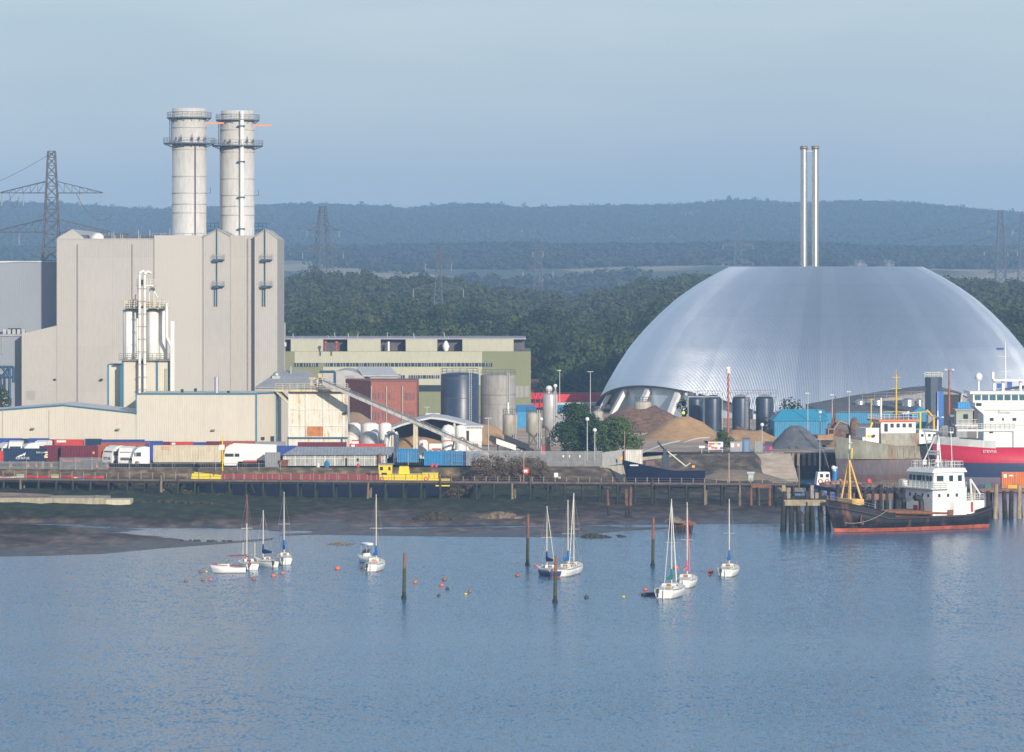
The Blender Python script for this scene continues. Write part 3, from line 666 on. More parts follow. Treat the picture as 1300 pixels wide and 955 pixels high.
m = MB(); m.rail([(X(158.5,Y3),Y3-.5,Z(390.7,Y3)),(X(209.5,Y3),Y3-.5,Z(390.7,Y3))], 1.2, .9, .05, (.33,.66)); m.rail([(X(158.5,Y3),Y3+7.5,Z(390.7,Y3)),(X(209.5,Y3),Y3+7.5,Z(390.7,Y3))], 1.2, .9, .05); part(m, 'railing', WHITE_R, up)
m = MB(); rr_ = random.Random(3)
for k in range(16):
    px = rr_.uniform(160, 208); a = rr_.uniform(.4, 1.1); m.bx(X(px,Y3), Y3+rr_.uniform(.2,6), Z(390.7,Y3)+a*.7, a, a, a*1.4)
for px in (163, 166, 192, 205, 207): m.tube((X(px,Y3),Y3+1,Z(390.7,Y3)), (X(px,Y3),Y3+1,Z(377+rr_.uniform(-2,3),Y3)), .09, .09, 5)
part(m, 'filter_box', M('machinery_buff', (.50,.43,.30), .7, var=.35, vs=2.5, streak=((.3,.15,.06), 1.5, .6, .55)), up)
m = MB(); m.box(X(173.5,Y3), X(196,Y3), Y3, Y3+4, Z(363.5,Y3), Z(362,Y3)); 
for px in (169.5, 175, 189, 195): m.tube((X(px,Y3),Y3+.5,Z(390.7,Y3)), (X(px if px > 170 else 172,Y3),Y3+.5,Z(362 if px > 170 else 374,Y3)), .13, .13, 5)
m.tube((X(191,Y3),Y3+.6,Z(363,Y3)), (X(200,Y3),Y3+.6,Z(378,Y3)), .16, .16, 6); m.rail([(X(174,Y3),Y3,Z(362,Y3)),(X(195.5,Y3),Y3,Z(362,Y3))], 1.1, .7, .045)
part(m, 'head_frame', WHITE_R, up)
m = MB(); m.bx(X(193.5,Y3), Y3+.2, Z(367,Y3), .8, .8, .6); m.bx(X(178.5,Y3), Y3+1, Z(358.5,Y3), 1.0, 1.0, .9); part(m, 'motor', M('gear_dark'), up)
for px, yt in ((178, 344.5), (184.5, 345)):
    m = MB(); x = X(px, Y3); y = Y3-1.35
    m.tube((x, y, z0), (x, y, Z(yt+4,Y3)), .28, .28, 10); m.path([(x, y, Z(yt+4,Y3)), (x+.15, y+.3, Z(yt+1,Y3)), (x+.6, y+.8, Z(yt,Y3)), (x+1.0, y+1.3, Z(yt+1.5,Y3))], .3, 8)
    t = T('conveyor_pipe', 'left of the twin tall white pipes up the silo tower' if px < 180 else 'right of the twin tall white pipes up the silo tower', 'pipe', (x, y, 5), None, 'twin pipes of the silo tower')
    part(m, 'pipe', WHITE_R, t); m = MB()
    for k in range(9): zk = Z(495-16*k, Y3); m.lathe([(.33,zk),(.42,zk),(.42,zk+.14),(.33,zk+.14)], x, y, 10)
    part(m, 'pipe_flange', STEEL, t)
t = T('elevator_duct', 'white ducting with a bend down the right side of the silo tower', 'duct', (X(215,Y3), Y3-.6, 5))
m = MB(); y = Y3-.8
m.path([(X(212,Y3),y,Z(385,Y3)), (X(212,Y3),y,Z(428,Y3)), (X(218,Y3),y,Z(440,Y3)), (X(218,Y3),y,z0)], .3, 8); part(m, 'pipe', WHITE_R, t)
m = MB(); m.box(X(217,Y3), X(221.5,Y3), y+.5, y+1.4, z0, Z(408,Y3)); part(m, 'casing', WHITE, t)

# ------------------------------------------------ cream warehouse along the lorry park
Y4 = 741
wh = T('warehouse', 'long low cream warehouse with blue trim behind the parked lorries', 'warehouse', (X(170,Y4), Y4, 5))
A = [(X(-80,Y4),z0),(X(173,Y4),z0),(X(173,Y4),Z(525.5,Y4)),(X(80,Y4),Z(515.5,Y4)),(X(0,Y4),Z(521.5,Y4)),(X(-80,Y4),Z(527,Y4))]
m = MB(); m.prism_y(A, Y4, Y4+20); part(m, 'gable_wall', CREAM, wh)
m = MB()
for u, v in ((1, 1),):
    pts = [(X(-80,Y4),Z(527,Y4)+.03),(X(0,Y4),Z(521.5,Y4)+.03),(X(80,Y4),Z(515.5,Y4)+.03),(X(173,Y4),Z(525.5,Y4)+.03)]
    m.loft([[(x, Y4+.05, z) for x, z in pts]+[(x, Y4+.05, z+.12) for x, z in pts[::-1]], [(x, Y4+20.2, z) for x, z in pts]+[(x, Y4+20.2, z+.12) for x, z in pts[::-1]]])
part(m, 'roof', ROOFW, wh)
xe = X(325.5,Y4)
m = MB(); m.prism_z([(X(173,Y4)+.01,Y4-.2),(xe,Y4-.2),(X(350.5,Y4+5),Y4+5),(X(350.5,Y4+5),Y4+22),(X(173,Y4)+.01,Y4+22)], z0, Z(500.5,Y4)); part(m, 'wall', CREAM, wh)
m = MB()
for (x1_,z1_),(x2_,z2_) in zip(A[2:5], A[3:6]): m.tube((x1_, Y4-.05, z1_+.1), (x2_, Y4-.05, z2_+.1), .15, .15, 4)
zt = Z(500.5,Y4)
m.box(X(173,Y4)-.1, xe+.1, Y4-.32, Y4-.21, zt-.1, zt+.22); m.box(X(173,Y4)-.12, X(173,Y4)+.12, Y4-.33, Y4-.22, Z(526,Y4), zt); m.box(xe-.13, xe+.13, Y4-.36, Y4-.1, z0, zt+.1)
m.tube((xe, Y4-.2, zt+.1), (X(350.5,Y4+5), Y4+5, zt+.1), .16, .16, 4); m.tube((X(350.5,Y4+5), Y4+4.95, z0), (X(350.5,Y4+5), Y4+4.95, zt), .16, .16, 4)
part(m, 'blue_trim', BLUE_T, wh)
for px, py in ((42, 544), (150, 545), (271, 546)):
    m = MB(); m.bx(X(px,Y4), Y4-.55, Z(py,Y4), .6, .7, .28); m.bx(X(px-1.5,Y4), Y4-.35, Z(py+.8,Y4), .3, .3, .2); part(m, 'wall_lamp', M('lamp_grey', (.22,.21,.20), .6), wh)
m = MB(); m.tube((X(271,Y4),Y4+8,zt), (X(271,Y4),Y4+8,Z(480,Y4)), .42, .42, 12); part(m, 'flue', STEEL, wh)
m = MB()
for px, py in ((229, 497), (246, 496), (288, 499)): m.bx(X(px,Y4), Y4+4, Z(py,Y4), .5, .5, .6)
part(m, 'roof_camera', DARK, wh)
m = MB(); m.pbox(343.5, 348, 554, 562, Y4+3.4, .5); m.bx(X(333,Y4)+.0, Y4+1.2, Z(557,Y4), .7, .5, .5); part(m, 'doorway', DARK, wh)
m = MB()
for px in (3, 62): m.box(X(px,Y4), X(px,Y4)+.12, Y4-.12, Y4-.02, z0, Z(521,Y4))
part(m, 'downpipe', M('pipe_cream', (.45,.41,.34), .6), wh)
# grey shed and odd things right of the warehouse
Y5 = 792
sh = T('grey_shed', 'grey shed with a shallow sheet roof behind the rusty tank', 'shed', (X(375,Y5), Y5, 5))
m = MB(); m.box(X(324,Y5), X(412,Y5), Y5, Y5+22, z0, Z(493,Y5)); part(m, 'wall', CLAD, sh)
m = MB(); m.loft([[(X(323,Y5),Y5-.4,Z(493,Y5)),(X(413,Y5),Y5-.4,Z(493,Y5)),(X(413,Y5),Y5-.4,Z(492,Y5)),(X(323,Y5),Y5-.4,Z(492,Y5))],
                  [(X(350,Y5),Y5+11,Z(473,Y5)),(X(388,Y5),Y5+11,Z(473,Y5)),(X(388,Y5),Y5+11,Z(472,Y5)),(X(350,Y5),Y5+11,Z(472,Y5))]]); part(m, 'roof', ROOFG, sh)
m = MB(); m.tube((X(366,Y5),Y5+9,Z(478,Y5)), (X(366,Y5),Y5+9,Z(466,Y5)), .2, .2, 6); m.sphere(X(348.5,Y5), Y5+6, Z(477,Y5), .7); m.bx(X(348.5,Y5), Y5+6, Z(480,Y5), 1.6, 1.2, .6); part(m, 'roof_vent', STEEL, sh)
Y6 = 915
m = MB(); m.pbox(345, 361, 410, 428, Y6, 5)
t = T('lift_shaft', 'small cream box-shaped tower behind the right end of the power station', 'tower', (X(355,Y6), Y6, 5)); m.pbox(349, 361, 428, 560, Y6+.5, 4); part(m, 'wall', CREAM, t); m = MB(); m.pbox(346, 363, 435, 440, Y6-2, 3); part(m, 'canopy', ROOFW, t)
# ------------------------------------------------ khaki works building
K = 985
kh = T('works_building', 'long khaki and cream works building in front of the woods', 'factory', (X(515,K), K, 5))
KC = M('khaki_cream', (.45, .445, .34), .7, var=.05, vs=.1, rib=(.5, .25), grime=.1); OL = M('olive_cladding', (.20, .215, .115), .7, var=.06, vs=.1, rib=(.5, .25))
m = MB(); m.prism_z([(X(352,K),K),(X(674,K),K),(X(674,K),K+45),(X(352,K),K+45)], z0, Z(446.3,K)); part(m, 'olive_wall', OL, kh)
def slab(nm, rects, mat, pr=.12, d=.3):
    m = MB()
    for a, b_, c, d_ in rects: m.box(X(a,K), X(b_,K), K-pr, K+d, Z(d_,K), Z(c,K))
    return part(m, nm, mat, kh)
slab('cream_band', [(374, 612, 446.5, 460.8), (410, 612, 465.5, 475.5), (410, 612, 475.5, 489)], KC)
slab('rooftop_wall', [(369, 410, 431, 446.2), (441, 483, 431, 446.2), (515, 555, 431, 446.2), (587, 652, 431, 446.2)], KC, -3)
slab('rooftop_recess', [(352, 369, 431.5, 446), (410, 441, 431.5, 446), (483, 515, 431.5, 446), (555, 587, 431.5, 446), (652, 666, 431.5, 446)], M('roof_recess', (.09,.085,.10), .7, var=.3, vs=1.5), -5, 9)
m = MB(); m.box(X(350,K), X(668,K), K+2.6, K+40, Z(431.3,K), Z(429.5,K)); part(m, 'roof', M('lilac_roof', (.30,.28,.31), .7), kh)
for a, b_, c, d_ in ((373, 404, 460.8, 465.6), (413, 625, 460.8, 465.6), (505, 514, 476.5, 480.8), (519, 552, 476.5, 480.8), (553, 558, 476.5, 480.8)):
    w_ = slab('window_strip', [(a, b_, c, d_)], GLASS, .16, .1)
    m = MB(); k = a
    while k < b_:
        m.box(X(k,K)-.12, X(k,K)+.12, K-.24, K-.16, Z(d_,K), Z(c,K)); k += random.choice((2.6, 3.4, 5.2))
    part(m, 'mullion', M('mullion_grey', (.22,.24,.26), .6), w_)
slab('glazed_entrance', [(529, 560, 489.2, 497)], GLASS, .2, .1)
slab('fin_wall', [(652, 672, 490, 505)], M('fin_grey', (.28,.28,.25), .7, rib=(1.2, 1.0)), .2)
m = MB()
for px, h_ in ((371, 6), (383, 3), (417, 4), (425, 7), (442.5, 6), (453, 6), (491, 7), (494, 3), (526, 6), (565, 7), (568, 3)):
    m = MB(); m.tube((X(px,K),K+3,Z(431,K)), (X(px-random.uniform(-2,2),K),K+3,Z(431-h_*1.2,K)), .12, .12, 4); part(m, 'roof_mast', STEEL, kh)
m = MB()
for px in (414, 428): m.tube((X(px,K),K-3.4,Z(446,K)), (X(px,K),K-3.4,Z(434,K)), .2, .2, 8); m.sphere(X(px,K), K-3.4, Z(435,K), .45)
part(m, 'red_extractor', M('red_paint', (.40,.05,.04), .5), kh)
m = MB(); m.lathe([(.5,Z(446,K)),(.9,Z(440,K)),(.5,Z(435,K)),(.2,Z(433,K))], X(566,K), K+2, 10); m.tube((X(493,K),K+2,Z(446,K)),(X(493,K),K+2,Z(434,K)),.3,.3,6); part(m, 'roof_cowl', WHITE, kh)
# barrel roofed store
K2 = 905
bs = T('barrel_roof_store', 'pale grey store with a curved barrel roof behind the brick building', 'store', (X(450,K2), K2, 5))
pts = [(X(405,K2), z0), (X(470,K2), z0)]+[(X(470-65*k/12,K2), Z(487-(17*math.sin(PI*k/12)**.8),K2)) for k in range(0, 13)]
m = MB(); m.prism_y(pts, K2, K2+25); part(m, 'wall', M('store_grey', (.42,.42,.41), .6, rib=(.5,.25), grime=.1), bs)
m = MB(); m.prism_z([(X(470,K2),K2+1),(X(505,K2),K2+1),(X(505,K2),K2+22),(X(470,K2),K2+22)], z0, Z(478,K2)); part(m, 'side_wing', M('store_grey'), bs)
m = MB(); m.loft([[(X(460,K2),K2+.4,Z(478,K2)),(X(506,K2),K2+.4,Z(478,K2)),(X(506,K2),K2+.4,Z(477,K2)),(X(460,K2),K2+.4,Z(477,K2))],[(X(450,K2),K2+14,Z(469,K2)),(X(494,K2),K2+14,Z(469,K2)),(X(494,K2),K2+14,Z(468,K2)),(X(450,K2),K2+14,Z(468,K2))]]); part(m, 'roof', ROOFW, bs)
m = MB(); m.pbox(439, 450, 477, 486, K2-.2, .2); part(m, 'door', M('door_grey'), bs)
m = MB(); yy = 870
m.path([(X(407,yy),yy,Z(487,yy)), (X(407,yy),yy,Z(472,yy)), (X(425,yy),yy,Z(472,yy)), (X(425,yy),yy,Z(490,yy))], .28, 6)
m.path([(X(407,yy),yy+2,Z(510,yy)), (X(407,yy),yy+2,Z(472,yy)), (X(407,yy),yy,Z(472,yy))], .22, 6); m.tube((X(407,yy),yy,Z(487,yy)), (X(407,yy),yy,5), .28); m.tube((X(425,yy),yy,Z(490,yy)), (X(425,yy),yy,5), .28)
solo(m, 'gantry_frame', M('pipe_blue'), 'blue steel goalpost frame left of the brick building', 'gantry', (X(416,yy), yy, 5))
# brick building
K3 = 850
br = T('brick_building', 'flat-topped red brick building with narrow window slits', 'building', (X(490,K3), K3, 5))
BR = M('red_brick', (.37, .135, .10), .85, var=.1, vs=1.2, panel=(.6, .25, .15, .03))
m = MB(); m.prism_z([(X(471,K3),K3),(X(529,K3),K3),(X(529,K3),K3+20),(X(439,K3+13),K3+20),(X(439,K3+13),K3+13)], z0, Z(483.5,K3)); part(m, 'wall', BR, br)
m = MB(); m.box(X(471,K3)-.1, X(529,K3)+.1, K3-.15, K3+.1, Z(484.3,K3), Z(482.8,K3)); part(m, 'coping', M('coping_red', (.22,.10,.09), .8), br)
for px in (473.5, 477, 481, 486.5, 491.5, 495, 514.5, 517, 521, 525.5):
    for y1, y2 in ((499, 507), (523, 533)):
        m = MB(); m.pbox(px-.6, px+.6, y1, y2, K3-.12, .12); part(m, 'window', M('window_lilac', (.12,.12,.17), .3), br)
m = MB()
for px in (471.5, 490.5, 511): m.tube((X(px,K3),K3-.2,z0), (X(px,K3),K3-.2,Z(490,K3)), .12, .12, 5)
part(m, 'drainpipe', M('pipe_cream'), br)
# rust streaked white hopper building with conveyor
K4 = 746
rt = T('rusty_hopper', 'white steel hopper with big orange rust patch behind the lorry park', 'hopper', (X(403,K4), K4, 5))
HW = M('hopper_white', (.72, .70, .60), .55, var=.05, vs=.6, grime=.15, streak=((.60,.30,.09), 1.6, 1.0, .53), panel=(3.4, 20, .04, .02))
m = MB(); m.box(X(366.5,K4), X(441,K4), K4, K4+10, z0, Z(497.5,K4)); part(m, 'tank_wall', HW, rt)
m = MB(); m.box(X(390,K4), X(411.5,K4), K4-.05, K4-.003, Z(554,K4), Z(541.5,K4)); part(m, 'rust_patch', M('orange_rust', (.50, .19, .055), .9, var=.4, vs=1.2), rt)
m = MB()
for px in (367, 388.5, 411, 435.5, 440.5): m.box(X(px,K4)-.12, X(px,K4)+.12, K4-.18, K4-.06, Z(556,K4), Z(497,K4))
for py in (541, 520): m.box(X(366,K4), X(441,K4), K4-.15, K4-.08, Z(py,K4)-.07, Z(py,K4)+.07)
part(m, 'stiffener', WHITE_R, rt)
m = MB(); m.box(X(365,K4), X(442,K4), K4-.5, K4-.2, Z(556.5,K4), Z(554.8,K4)); m.box(X(365,K4),X(366.5,K4),K4-.5,K4-.2,z0,Z(555,K4)); m.box(X(434,K4),X(435.3,K4),K4-.5,K4-.2,z0,Z(555,K4)); part(m, 'blue_beam', M('beam_blue', (.06,.15,.24), .6), rt)
BUFF = M('buff_steel', (.60, .53, .37), .65, var=.15, vs=1.5, streak=((.4,.2,.07), 1.5, .8, .5))
m = MB(); m.box(X(350,K4), X(442,K4), K4-1.5, K4+10, Z(497,K4), Z(494.5,K4)); m.rail([(X(350,K4),K4-1.4,Z(494.5,K4)),(X(442,K4),K4-1.4,Z(494.5,K4))], 1.1, 1.4, .05, (.33,.66)); m.tube((X(351,K4),K4-1,Z(497,K4)),(X(366,K4),K4-.2,Z(512,K4)),.2,.2,5); m.tube((X(353,K4),K4+5,Z(497,K4)),(X(366,K4),K4+5,Z(510,K4)),.2,.2,5); part(m, 'top_deck', BUFF, rt)
m = MB()
for a, b_, c, d_ in ((394, 397, 481, 495), (402, 404, 480, 495), (413, 415, 484, 495), (392, 411, 479, 482), (398, 408, 487, 490), (404, 409, 474, 480)): m.pbox(a, b_, c, d_, K4+random.uniform(0,3), 1.2)
part(m, 'head_drive', M('machinery_buff'), rt)
m = MB(); m.bx(X(438,K4),K4-.4,Z(524.5,K4),.6,.6,.4); part(m, 'wall_lamp', DARK, rt)
cv = T('conveyor', 'long inclined grey conveyor gallery running down from the rusty hopper', 'conveyor', (X(527,K4), K4-5, 5))
def bar(m, p, q, wy, hz):  # box beam between two points in XZ plane
    (x0,y0,z0_), (x1,y1,z1_) = p, q
    m.loft([[(x0,y0-wy,z0_-hz),(x0,y0+wy,z0_-hz),(x0,y0+wy,z0_+hz),(x0,y0-wy,z0_+hz)], [(x1,y1-wy,z1_-hz),(x1,y1+wy,z1_-hz),(x1,y1+wy,z1_+hz),(x1,y1-wy,z1_+hz)]])
    return m
p = (X(410,K4-4), K4-4, Z(486,K4-4)); q = (X(621,K4-16), K4-16, Z(577,K4-16))
m = bar(MB(), p, q, .8, .28); part(m, 'gallery', M('gallery_grey', (.56,.55,.50), .6, var=.1, grime=.2), cv)
m = bar(MB(), (p[0],p[1],p[2]+.42), (q[0],q[1],q[2]+.42), .7, .13); part(m, 'hood', M('hood_grey', (.20,.20,.21), .6, var=.15), cv)
m = MB(); m.path([(X(465,K4-8),K4-8.9,Z(509,K4-8)),(X(468,K4-8),K4-8.9,Z(513,K4-8)),(X(540,K4-11),K4-11.9,Z(545,K4-11))], .07, 4)
for k in range(24):
    f_ = k/23; x = p[0]+(q[0]-p[0])*f_; y = p[1]+(q[1]-p[1])*f_-.85; z = p[2]+(q[2]-p[2])*f_; m.tube((x,y,z-.3),(x,y,z+.8),.04,.04,4)
m.tube((p[0],p[1]-.85,p[2]+.85),(q[0],q[1]-.85,q[2]+.85),.045,.045,4); part(m, 'railing', STEEL, cv)
for px in (526, 529.5):
    m = MB(); yc_ = K4-10.5; m.box(X(px,yc_)-.16, X(px,yc_)+.16, yc_-.9, yc_+.9, 5, Z(539,yc_)); part(m, 'support_leg', BUFF, cv)
# curved-roof open barn
K5 = 792
bn = T('open_barn', 'open fronted barn with a shallow white sheet roof behind the conveyor', 'barn', (X(550,K5), K5, 5))
prof = [(494, 546), (510, 540), (528, 535), (547, 531), (565, 533), (590, 539), (612, 546)]
m = MB(); up_ = [(X(a,K5), Z(c,K5)+.25) for a, c in prof]; lo_ = [(X(a,K5), Z(c,K5)-.15) for a, c in prof]
m.prism_y(lo_+up_[::-1], K5, K5+20); part(m, 'roof', ROOFW, bn)
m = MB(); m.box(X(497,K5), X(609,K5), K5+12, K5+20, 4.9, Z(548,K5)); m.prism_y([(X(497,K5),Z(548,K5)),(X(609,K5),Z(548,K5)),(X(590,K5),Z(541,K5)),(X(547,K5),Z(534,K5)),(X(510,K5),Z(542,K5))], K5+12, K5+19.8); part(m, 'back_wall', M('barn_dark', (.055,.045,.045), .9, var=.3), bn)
m = MB()
for px in (499, 528, 577, 607): m.box(X(px,K5)-.2, X(px,K5)+.2, K5+.3, K5+.7, 5, Z(544 if px in (499,607) else 537,K5))
part(m, 'post', BUFF, bn)
# ------------------------------------------------ tanks
def tank(p0, p1, yt, Yc, label, mat, dome=.6, rings=(), ladder=True, rail_=True, zb=5, legs=0, cone=None, name='storage_tank', grp=None, cat='tank'):
    s = Yc/F; r = (p1-p0)/2*s; cx = X((p0+p1)/2, Yc); zt = Z(yt, Yc)
    t = T(name, label, cat, (cx, Yc, zb if not legs else zb), None, grp)
    m = MB(); body0 = Z(legs, Yc) if legs else zb
    prof_ = ([(.25*r if cone else r, (Z(cone,Yc) if cone else body0)), (r, body0)] if legs else [(r, zb)])+[(r, zt-dome*.5), (r*.97, zt-dome*.25), (r*.6, zt+dome*.25), (0, zt+dome*.4)]
    m.lathe(prof_, cx, Yc, 32); part(m, 'shell', mat, t)
    if rings:
        m = MB()
        for py in rings: m.lathe([(r, Z(py,Yc)-.05), (r+.05, Z(py,Yc)-.05), (r+.05, Z(py,Yc)+.05), (r, Z(py,Yc)+.05)], cx, Yc, 32)
        part(m, 'seam_ring', M('seam_dark', (.12,.12,.12), .7), t)
    if ladder:
        m = MB(); a = -.55; x, y = cx+r*math.sin(a*-1.0)*.98, Yc-r*math.cos(a)-.2
        m.box(x-.05, x+.05, y, y+.1, zb, zt+.6); m.box(x+.35, x+.45, y, y+.1, zb, zt+.6)
        z = zb+.5
        while z < zt: m.box(x, x+.4, y+.02, y+.07, z, z+.06); z += .5
        part(m, 'ladder', STEEL, t)
    if rail_:
        m = MB(); pts = [(cx+math.cos(2*PI*k/16)*(r-.1), Yc+math.sin(2*PI*k/16)*(r-.1), zt-.1) for k in range(17)]; m.rail(pts, 1.1, 1.3, .035); part(m, 'railing', M('rail_dark', (.16,.16,.17), .6), t)
    if legs:
        m = MB()
        for k in range(4):
            a = PI/4+k*PI/2; x, y = cx+math.cos(a)*r*.85, Yc+math.sin(a)*r*.85; m.tube((x,y,zb), (x,y,body0+.4), .14, .14, 5)
        m.tube((cx-r*.6,Yc-r*.6,zb+.5),(cx+r*.6,Yc-r*.6,body0),.07,.07,4); m.tube((cx+r*.6,Yc-r*.6,zb+.5),(cx-r*.6,Yc-r*.6,body0),.07,.07,4)
        part(m, 'support_frame', M('frame_dark', (.09,.085,.085), .7), t)
    return t
TKD = M('dark_tank_paint', (.028, .045, .08), .38, var=.25, vs=.5, streak=((.12,.13,.15), .9, .35, .55), spec=.6)
TKG = M('concrete_tank_paint', (.33, .31, .29), .65, var=.12, vs=.4, grime=.3, panel=(2.1, 6.5, .10, .05))
tank(559.5, 608, 474, 850, 'big dark navy storage tank left of the grey one', TKD, rings=(480, 505))
tank(610, 655, 475.5, 861, 'big weathered grey storage tank beside the dark navy one', TKG, rings=(501,))
SG = M('silo_grey', (.50, .50, .50), .45, .2, var=.1, grime=.2); SB = M('silo_buff', (.44, .41, .34), .6, var=.12, grime=.35, streak=((.25,.15,.08), 1.3, .6, .55))
tank(689, 708, 500, 800, 'tall slim grey silo with hopper bottom beside the green trees', SG, legs=540, cone=548, rail_=True, name='cone_silo', cat='silo')
tank(638, 657, 526, 790, 'buff weathered upright silo with a thin vent pipe', SB, legs=551, cone=556, name='cone_silo', cat='silo')
tank(668, 687, 524, 792, 'buff silo on a dark leg frame between two other silos', SB, legs=548, cone=555, name='cone_silo', cat='silo')
m = MB(); m.tube((X(645,790),790,Z(526,790)), (X(645,790),790,Z(511,790)), .22, .22, 8); m.tube((X(645,790),790,Z(526,790)), (X(645,790),790,Z(524,790)), .6, .4, 8)
solo(m, 'vent_pipe', SILO, 'short white vent pipe on top of the buff silo', 'vent', (X(645,790),790,Z(526,790)))
m = MB(); m.tube((X(697,800),800,Z(500,800)), (X(697,800),800,Z(493,800)), .35, .35, 8); m.sphere(X(697,800),800,Z(494,800),.7); m.tube((X(705,800),800,Z(500,800)), (X(705,800),800,Z(489,800)), .15, .15, 6); m.sphere(X(705,800),800,Z(490,800),.4)
solo(m, 'silo_filter', WHITE, 'white filter caps on top of the tall slim grey silo', 'filter', (X(699,800),800,Z(500,800)))
WT = M('white_tank_paint', (.80,.79,.76), .4, var=.03, grime=.1, streak=((.5,.45,.4), 1.5, .3, .6))
WG = M('white tanks by the hopper', (.8,)*3)
for a, b_, yt, Y_, lb in ((441, 458, 538, 752, 'white upright tank right beside the rusty hopper'), (459, 481, 538, 758, 'wide white tank behind the short grey tank'),
                      (481.5, 497, 538, 752, 'white upright tank right of the grey one, left of the bent white pipe')):
    t = tank(a, b_, yt, Y_, lb, WT, ladder=False, rail_=False, grp='white tanks beside the hopper')
    if Y_ == 752:
        m = MB(); r = (b_-a)/2*Y_/F; cx = X((a+b_)/2,Y_); m.lathe([(r+.01, Z(560,Y_)), (r+.02, Z(560,Y_)), (r+.02, Z(558,Y_)), (r+.01, Z(558,Y_))], cx, Y_, 24, True, -PI*.6, -PI*.25); part(m, 'red_marking', M('pink_red', (.6,.12,.12), .6), t)
tank(459.5, 480, 549, 750, 'short pale grey tank in front of the white tanks', M('pale_grey_tank', (.50,.51,.52), .5, var=.08, grime=.2, streak=((.45,.3,.15), 1.2, .4, .6)), ladder=False, rail_=False)
m = MB(); yy = 745; m.path([(X(490,yy),yy,Z(566,yy)), (X(492,yy),yy,Z(552,yy)), (X(496,yy),yy,Z(549,yy)), (X(501,yy),yy,Z(549,yy)), (X(503,yy),yy,Z(553,yy)), (X(503,yy),yy,5)], .5, 10); m.tube((X(490,yy),yy,Z(566,yy)),(X(490,yy),yy,5),.5)
solo(m, 'bent_pipe', M('pipe_white', (.62,.62,.60), .4, .2), 'thick pale pipe bent over like a hook beside the white tanks', 'pipe', (X(496,yy),yy,5))
t = tank(560, 578, 543, 748, 'round topped white tank with pink lettering right of the barn post', WT, dome=1.5, ladder=False, rail_=False)
m = MB(); Y_ = 748; m.box(X(562,Y_), X(576,Y_), Y_-1.36, Y_-1.34, Z(560,Y_), Z(558.5,Y_)); part(m, 'marking', M('pink_red'), t)
tank(578, 592, 541, 751, 'white tank in front of the barn partly covered by the conveyor', WT, ladder=False, rail_=False)
m = MB(); m.pbox(592, 612, 543, 561, 752, 6); t = T('white_kiosk', 'white box shaped kiosk with a dark doorway right of the white tanks', 'kiosk', (X(602,752),752,5)); m.pbox(592.5, 611.5, 561, 585, 752.2, 5.6); part(m, 'wall', WT, t)
m = MB(); m.pbox(591, 613.5, 540.5, 543, 751.5, 7); part(m, 'roof', ROOFW, t); m = MB(); m.pbox(592.4, 595.5, 547, 560, 751.9, .08); part(m, 'doorway', DARK, t)
Y_ = 744
t = T('white_bin', 'white round shouldered bin with red emblem between conveyor and barn', 'bin', (X(537,Y_),Y_,5)); m = MB(); m.lathe([(.8,5),(.95,Z(575,Y_)),(.95,Z(562,Y_)),(.7,Z(559,Y_)),(0,Z(558,Y_))], X(537,Y_), Y_, 8, False); part(m, 'body', WT, t)
m = MB(); m.bx(X(536,Y_), Y_-.93, Z(564,Y_), .45, .06, .45); part(m, 'red_emblem', M('red_paint'), t)
t = T('tipper_body', 'low white tipper body with a red stripe beside the white bin', 'skip', (X(553,Y_),Y_,5)); m = MB(); m.pbox(545, 561, 563.5, 571, Y_, 2.4); m.pbox(548,550,571,584,Y_+.5,.3); m.pbox(556,558,571,584,Y_+.5,.3); part(m, 'body', WT, t); m = MB(); m.pbox(548.5, 560, 569.3, 570.8, Y_-.03, .02); part(m, 'red_stripe', M('red_paint'), t)
# yard clutter: a row of white bulk bags on the blue container line
for k in range(6):
    px = 563+k*8; Y_ = 738; m = MB(); x = X(px,Y_); m.lathe([(.35,5.02),(.55,5.3),(.58,Z(573,Y_)),(.4,Z(571.5,Y_)),(0,Z(571,Y_))], x, Y_, 8); 
    solo(m, 'bulk_tank', WT, 'small white plastic tank showing over the long blue container', 'tank', (x,Y_,5), None, 'white plastic tanks behind the blue container')

# ------------------------------------------------ red lorries, far sheds and houses
RED = M('red_body', (.62, .03, .035), .4, var=.06)
def lorry_far(label):
    t = T('red_lorry', label, 'lorry', (0,0,0), 0, 'red lorries parked in rows')
    m = MB(); m.box(-3.6, 2.1, -1.25, 1.25, 1.0, 3.7); part(m, 'box_body', RED, t)
    m = MB(); m.box(2.3, 4.2, -1.2, 1.2, .6, 2.9); m.box(2.3,3.4,-1.2,1.2,2.9,3.4); part(m, 'cab', RED, t)
    m = MB(); m.box(4.2, 4.24, -1.05, 1.05, 1.7, 2.7); part(m, 'windscreen', GLASS, t)
    for x in (-2.2, 3.2):
        m = MB(); m.tube((x,-1.2,.5),(x,1.2,.5),.5,.5,12); part(m, 'wheel', M('tyre', (.02,.02,.02), .9), t)
    return t
lp = lorry_far('red box lorry in the rows parked between grey tank and dome')
first = True
for row, (yy, zz_) in enumerate(((1030, 5), (1046, 5))):
    for px in list(np.arange(533, 559, 8))+list(np.arange(656, 692, 6.2)):
        t = lp if first else copy_tree(lp); first = False
        t.location = (X(px, yy), yy, 5); t.rotation_euler = (0, 0, R(-62))
for px in (697, 712, 727, 741, 754):
    for yy in (1034, 1050):
        t = copy_tree(lp); t.location = (X(px+(3 if yy > 1040 else 0), yy), yy, 5); t.rotation_euler = (0, 0, R(180))
        t['label'] = 'red box lorry parked side-on in the line left of the dome'
t = T('depot_canopy', 'long low white depot canopy in front of the red lorries', 'canopy', (X(715,1020),1020,5)); m = MB(); m.pbox(690, 762, 511.5, 515, 1015, 6); part(m, 'roof', ROOFW, t)
m = MB()
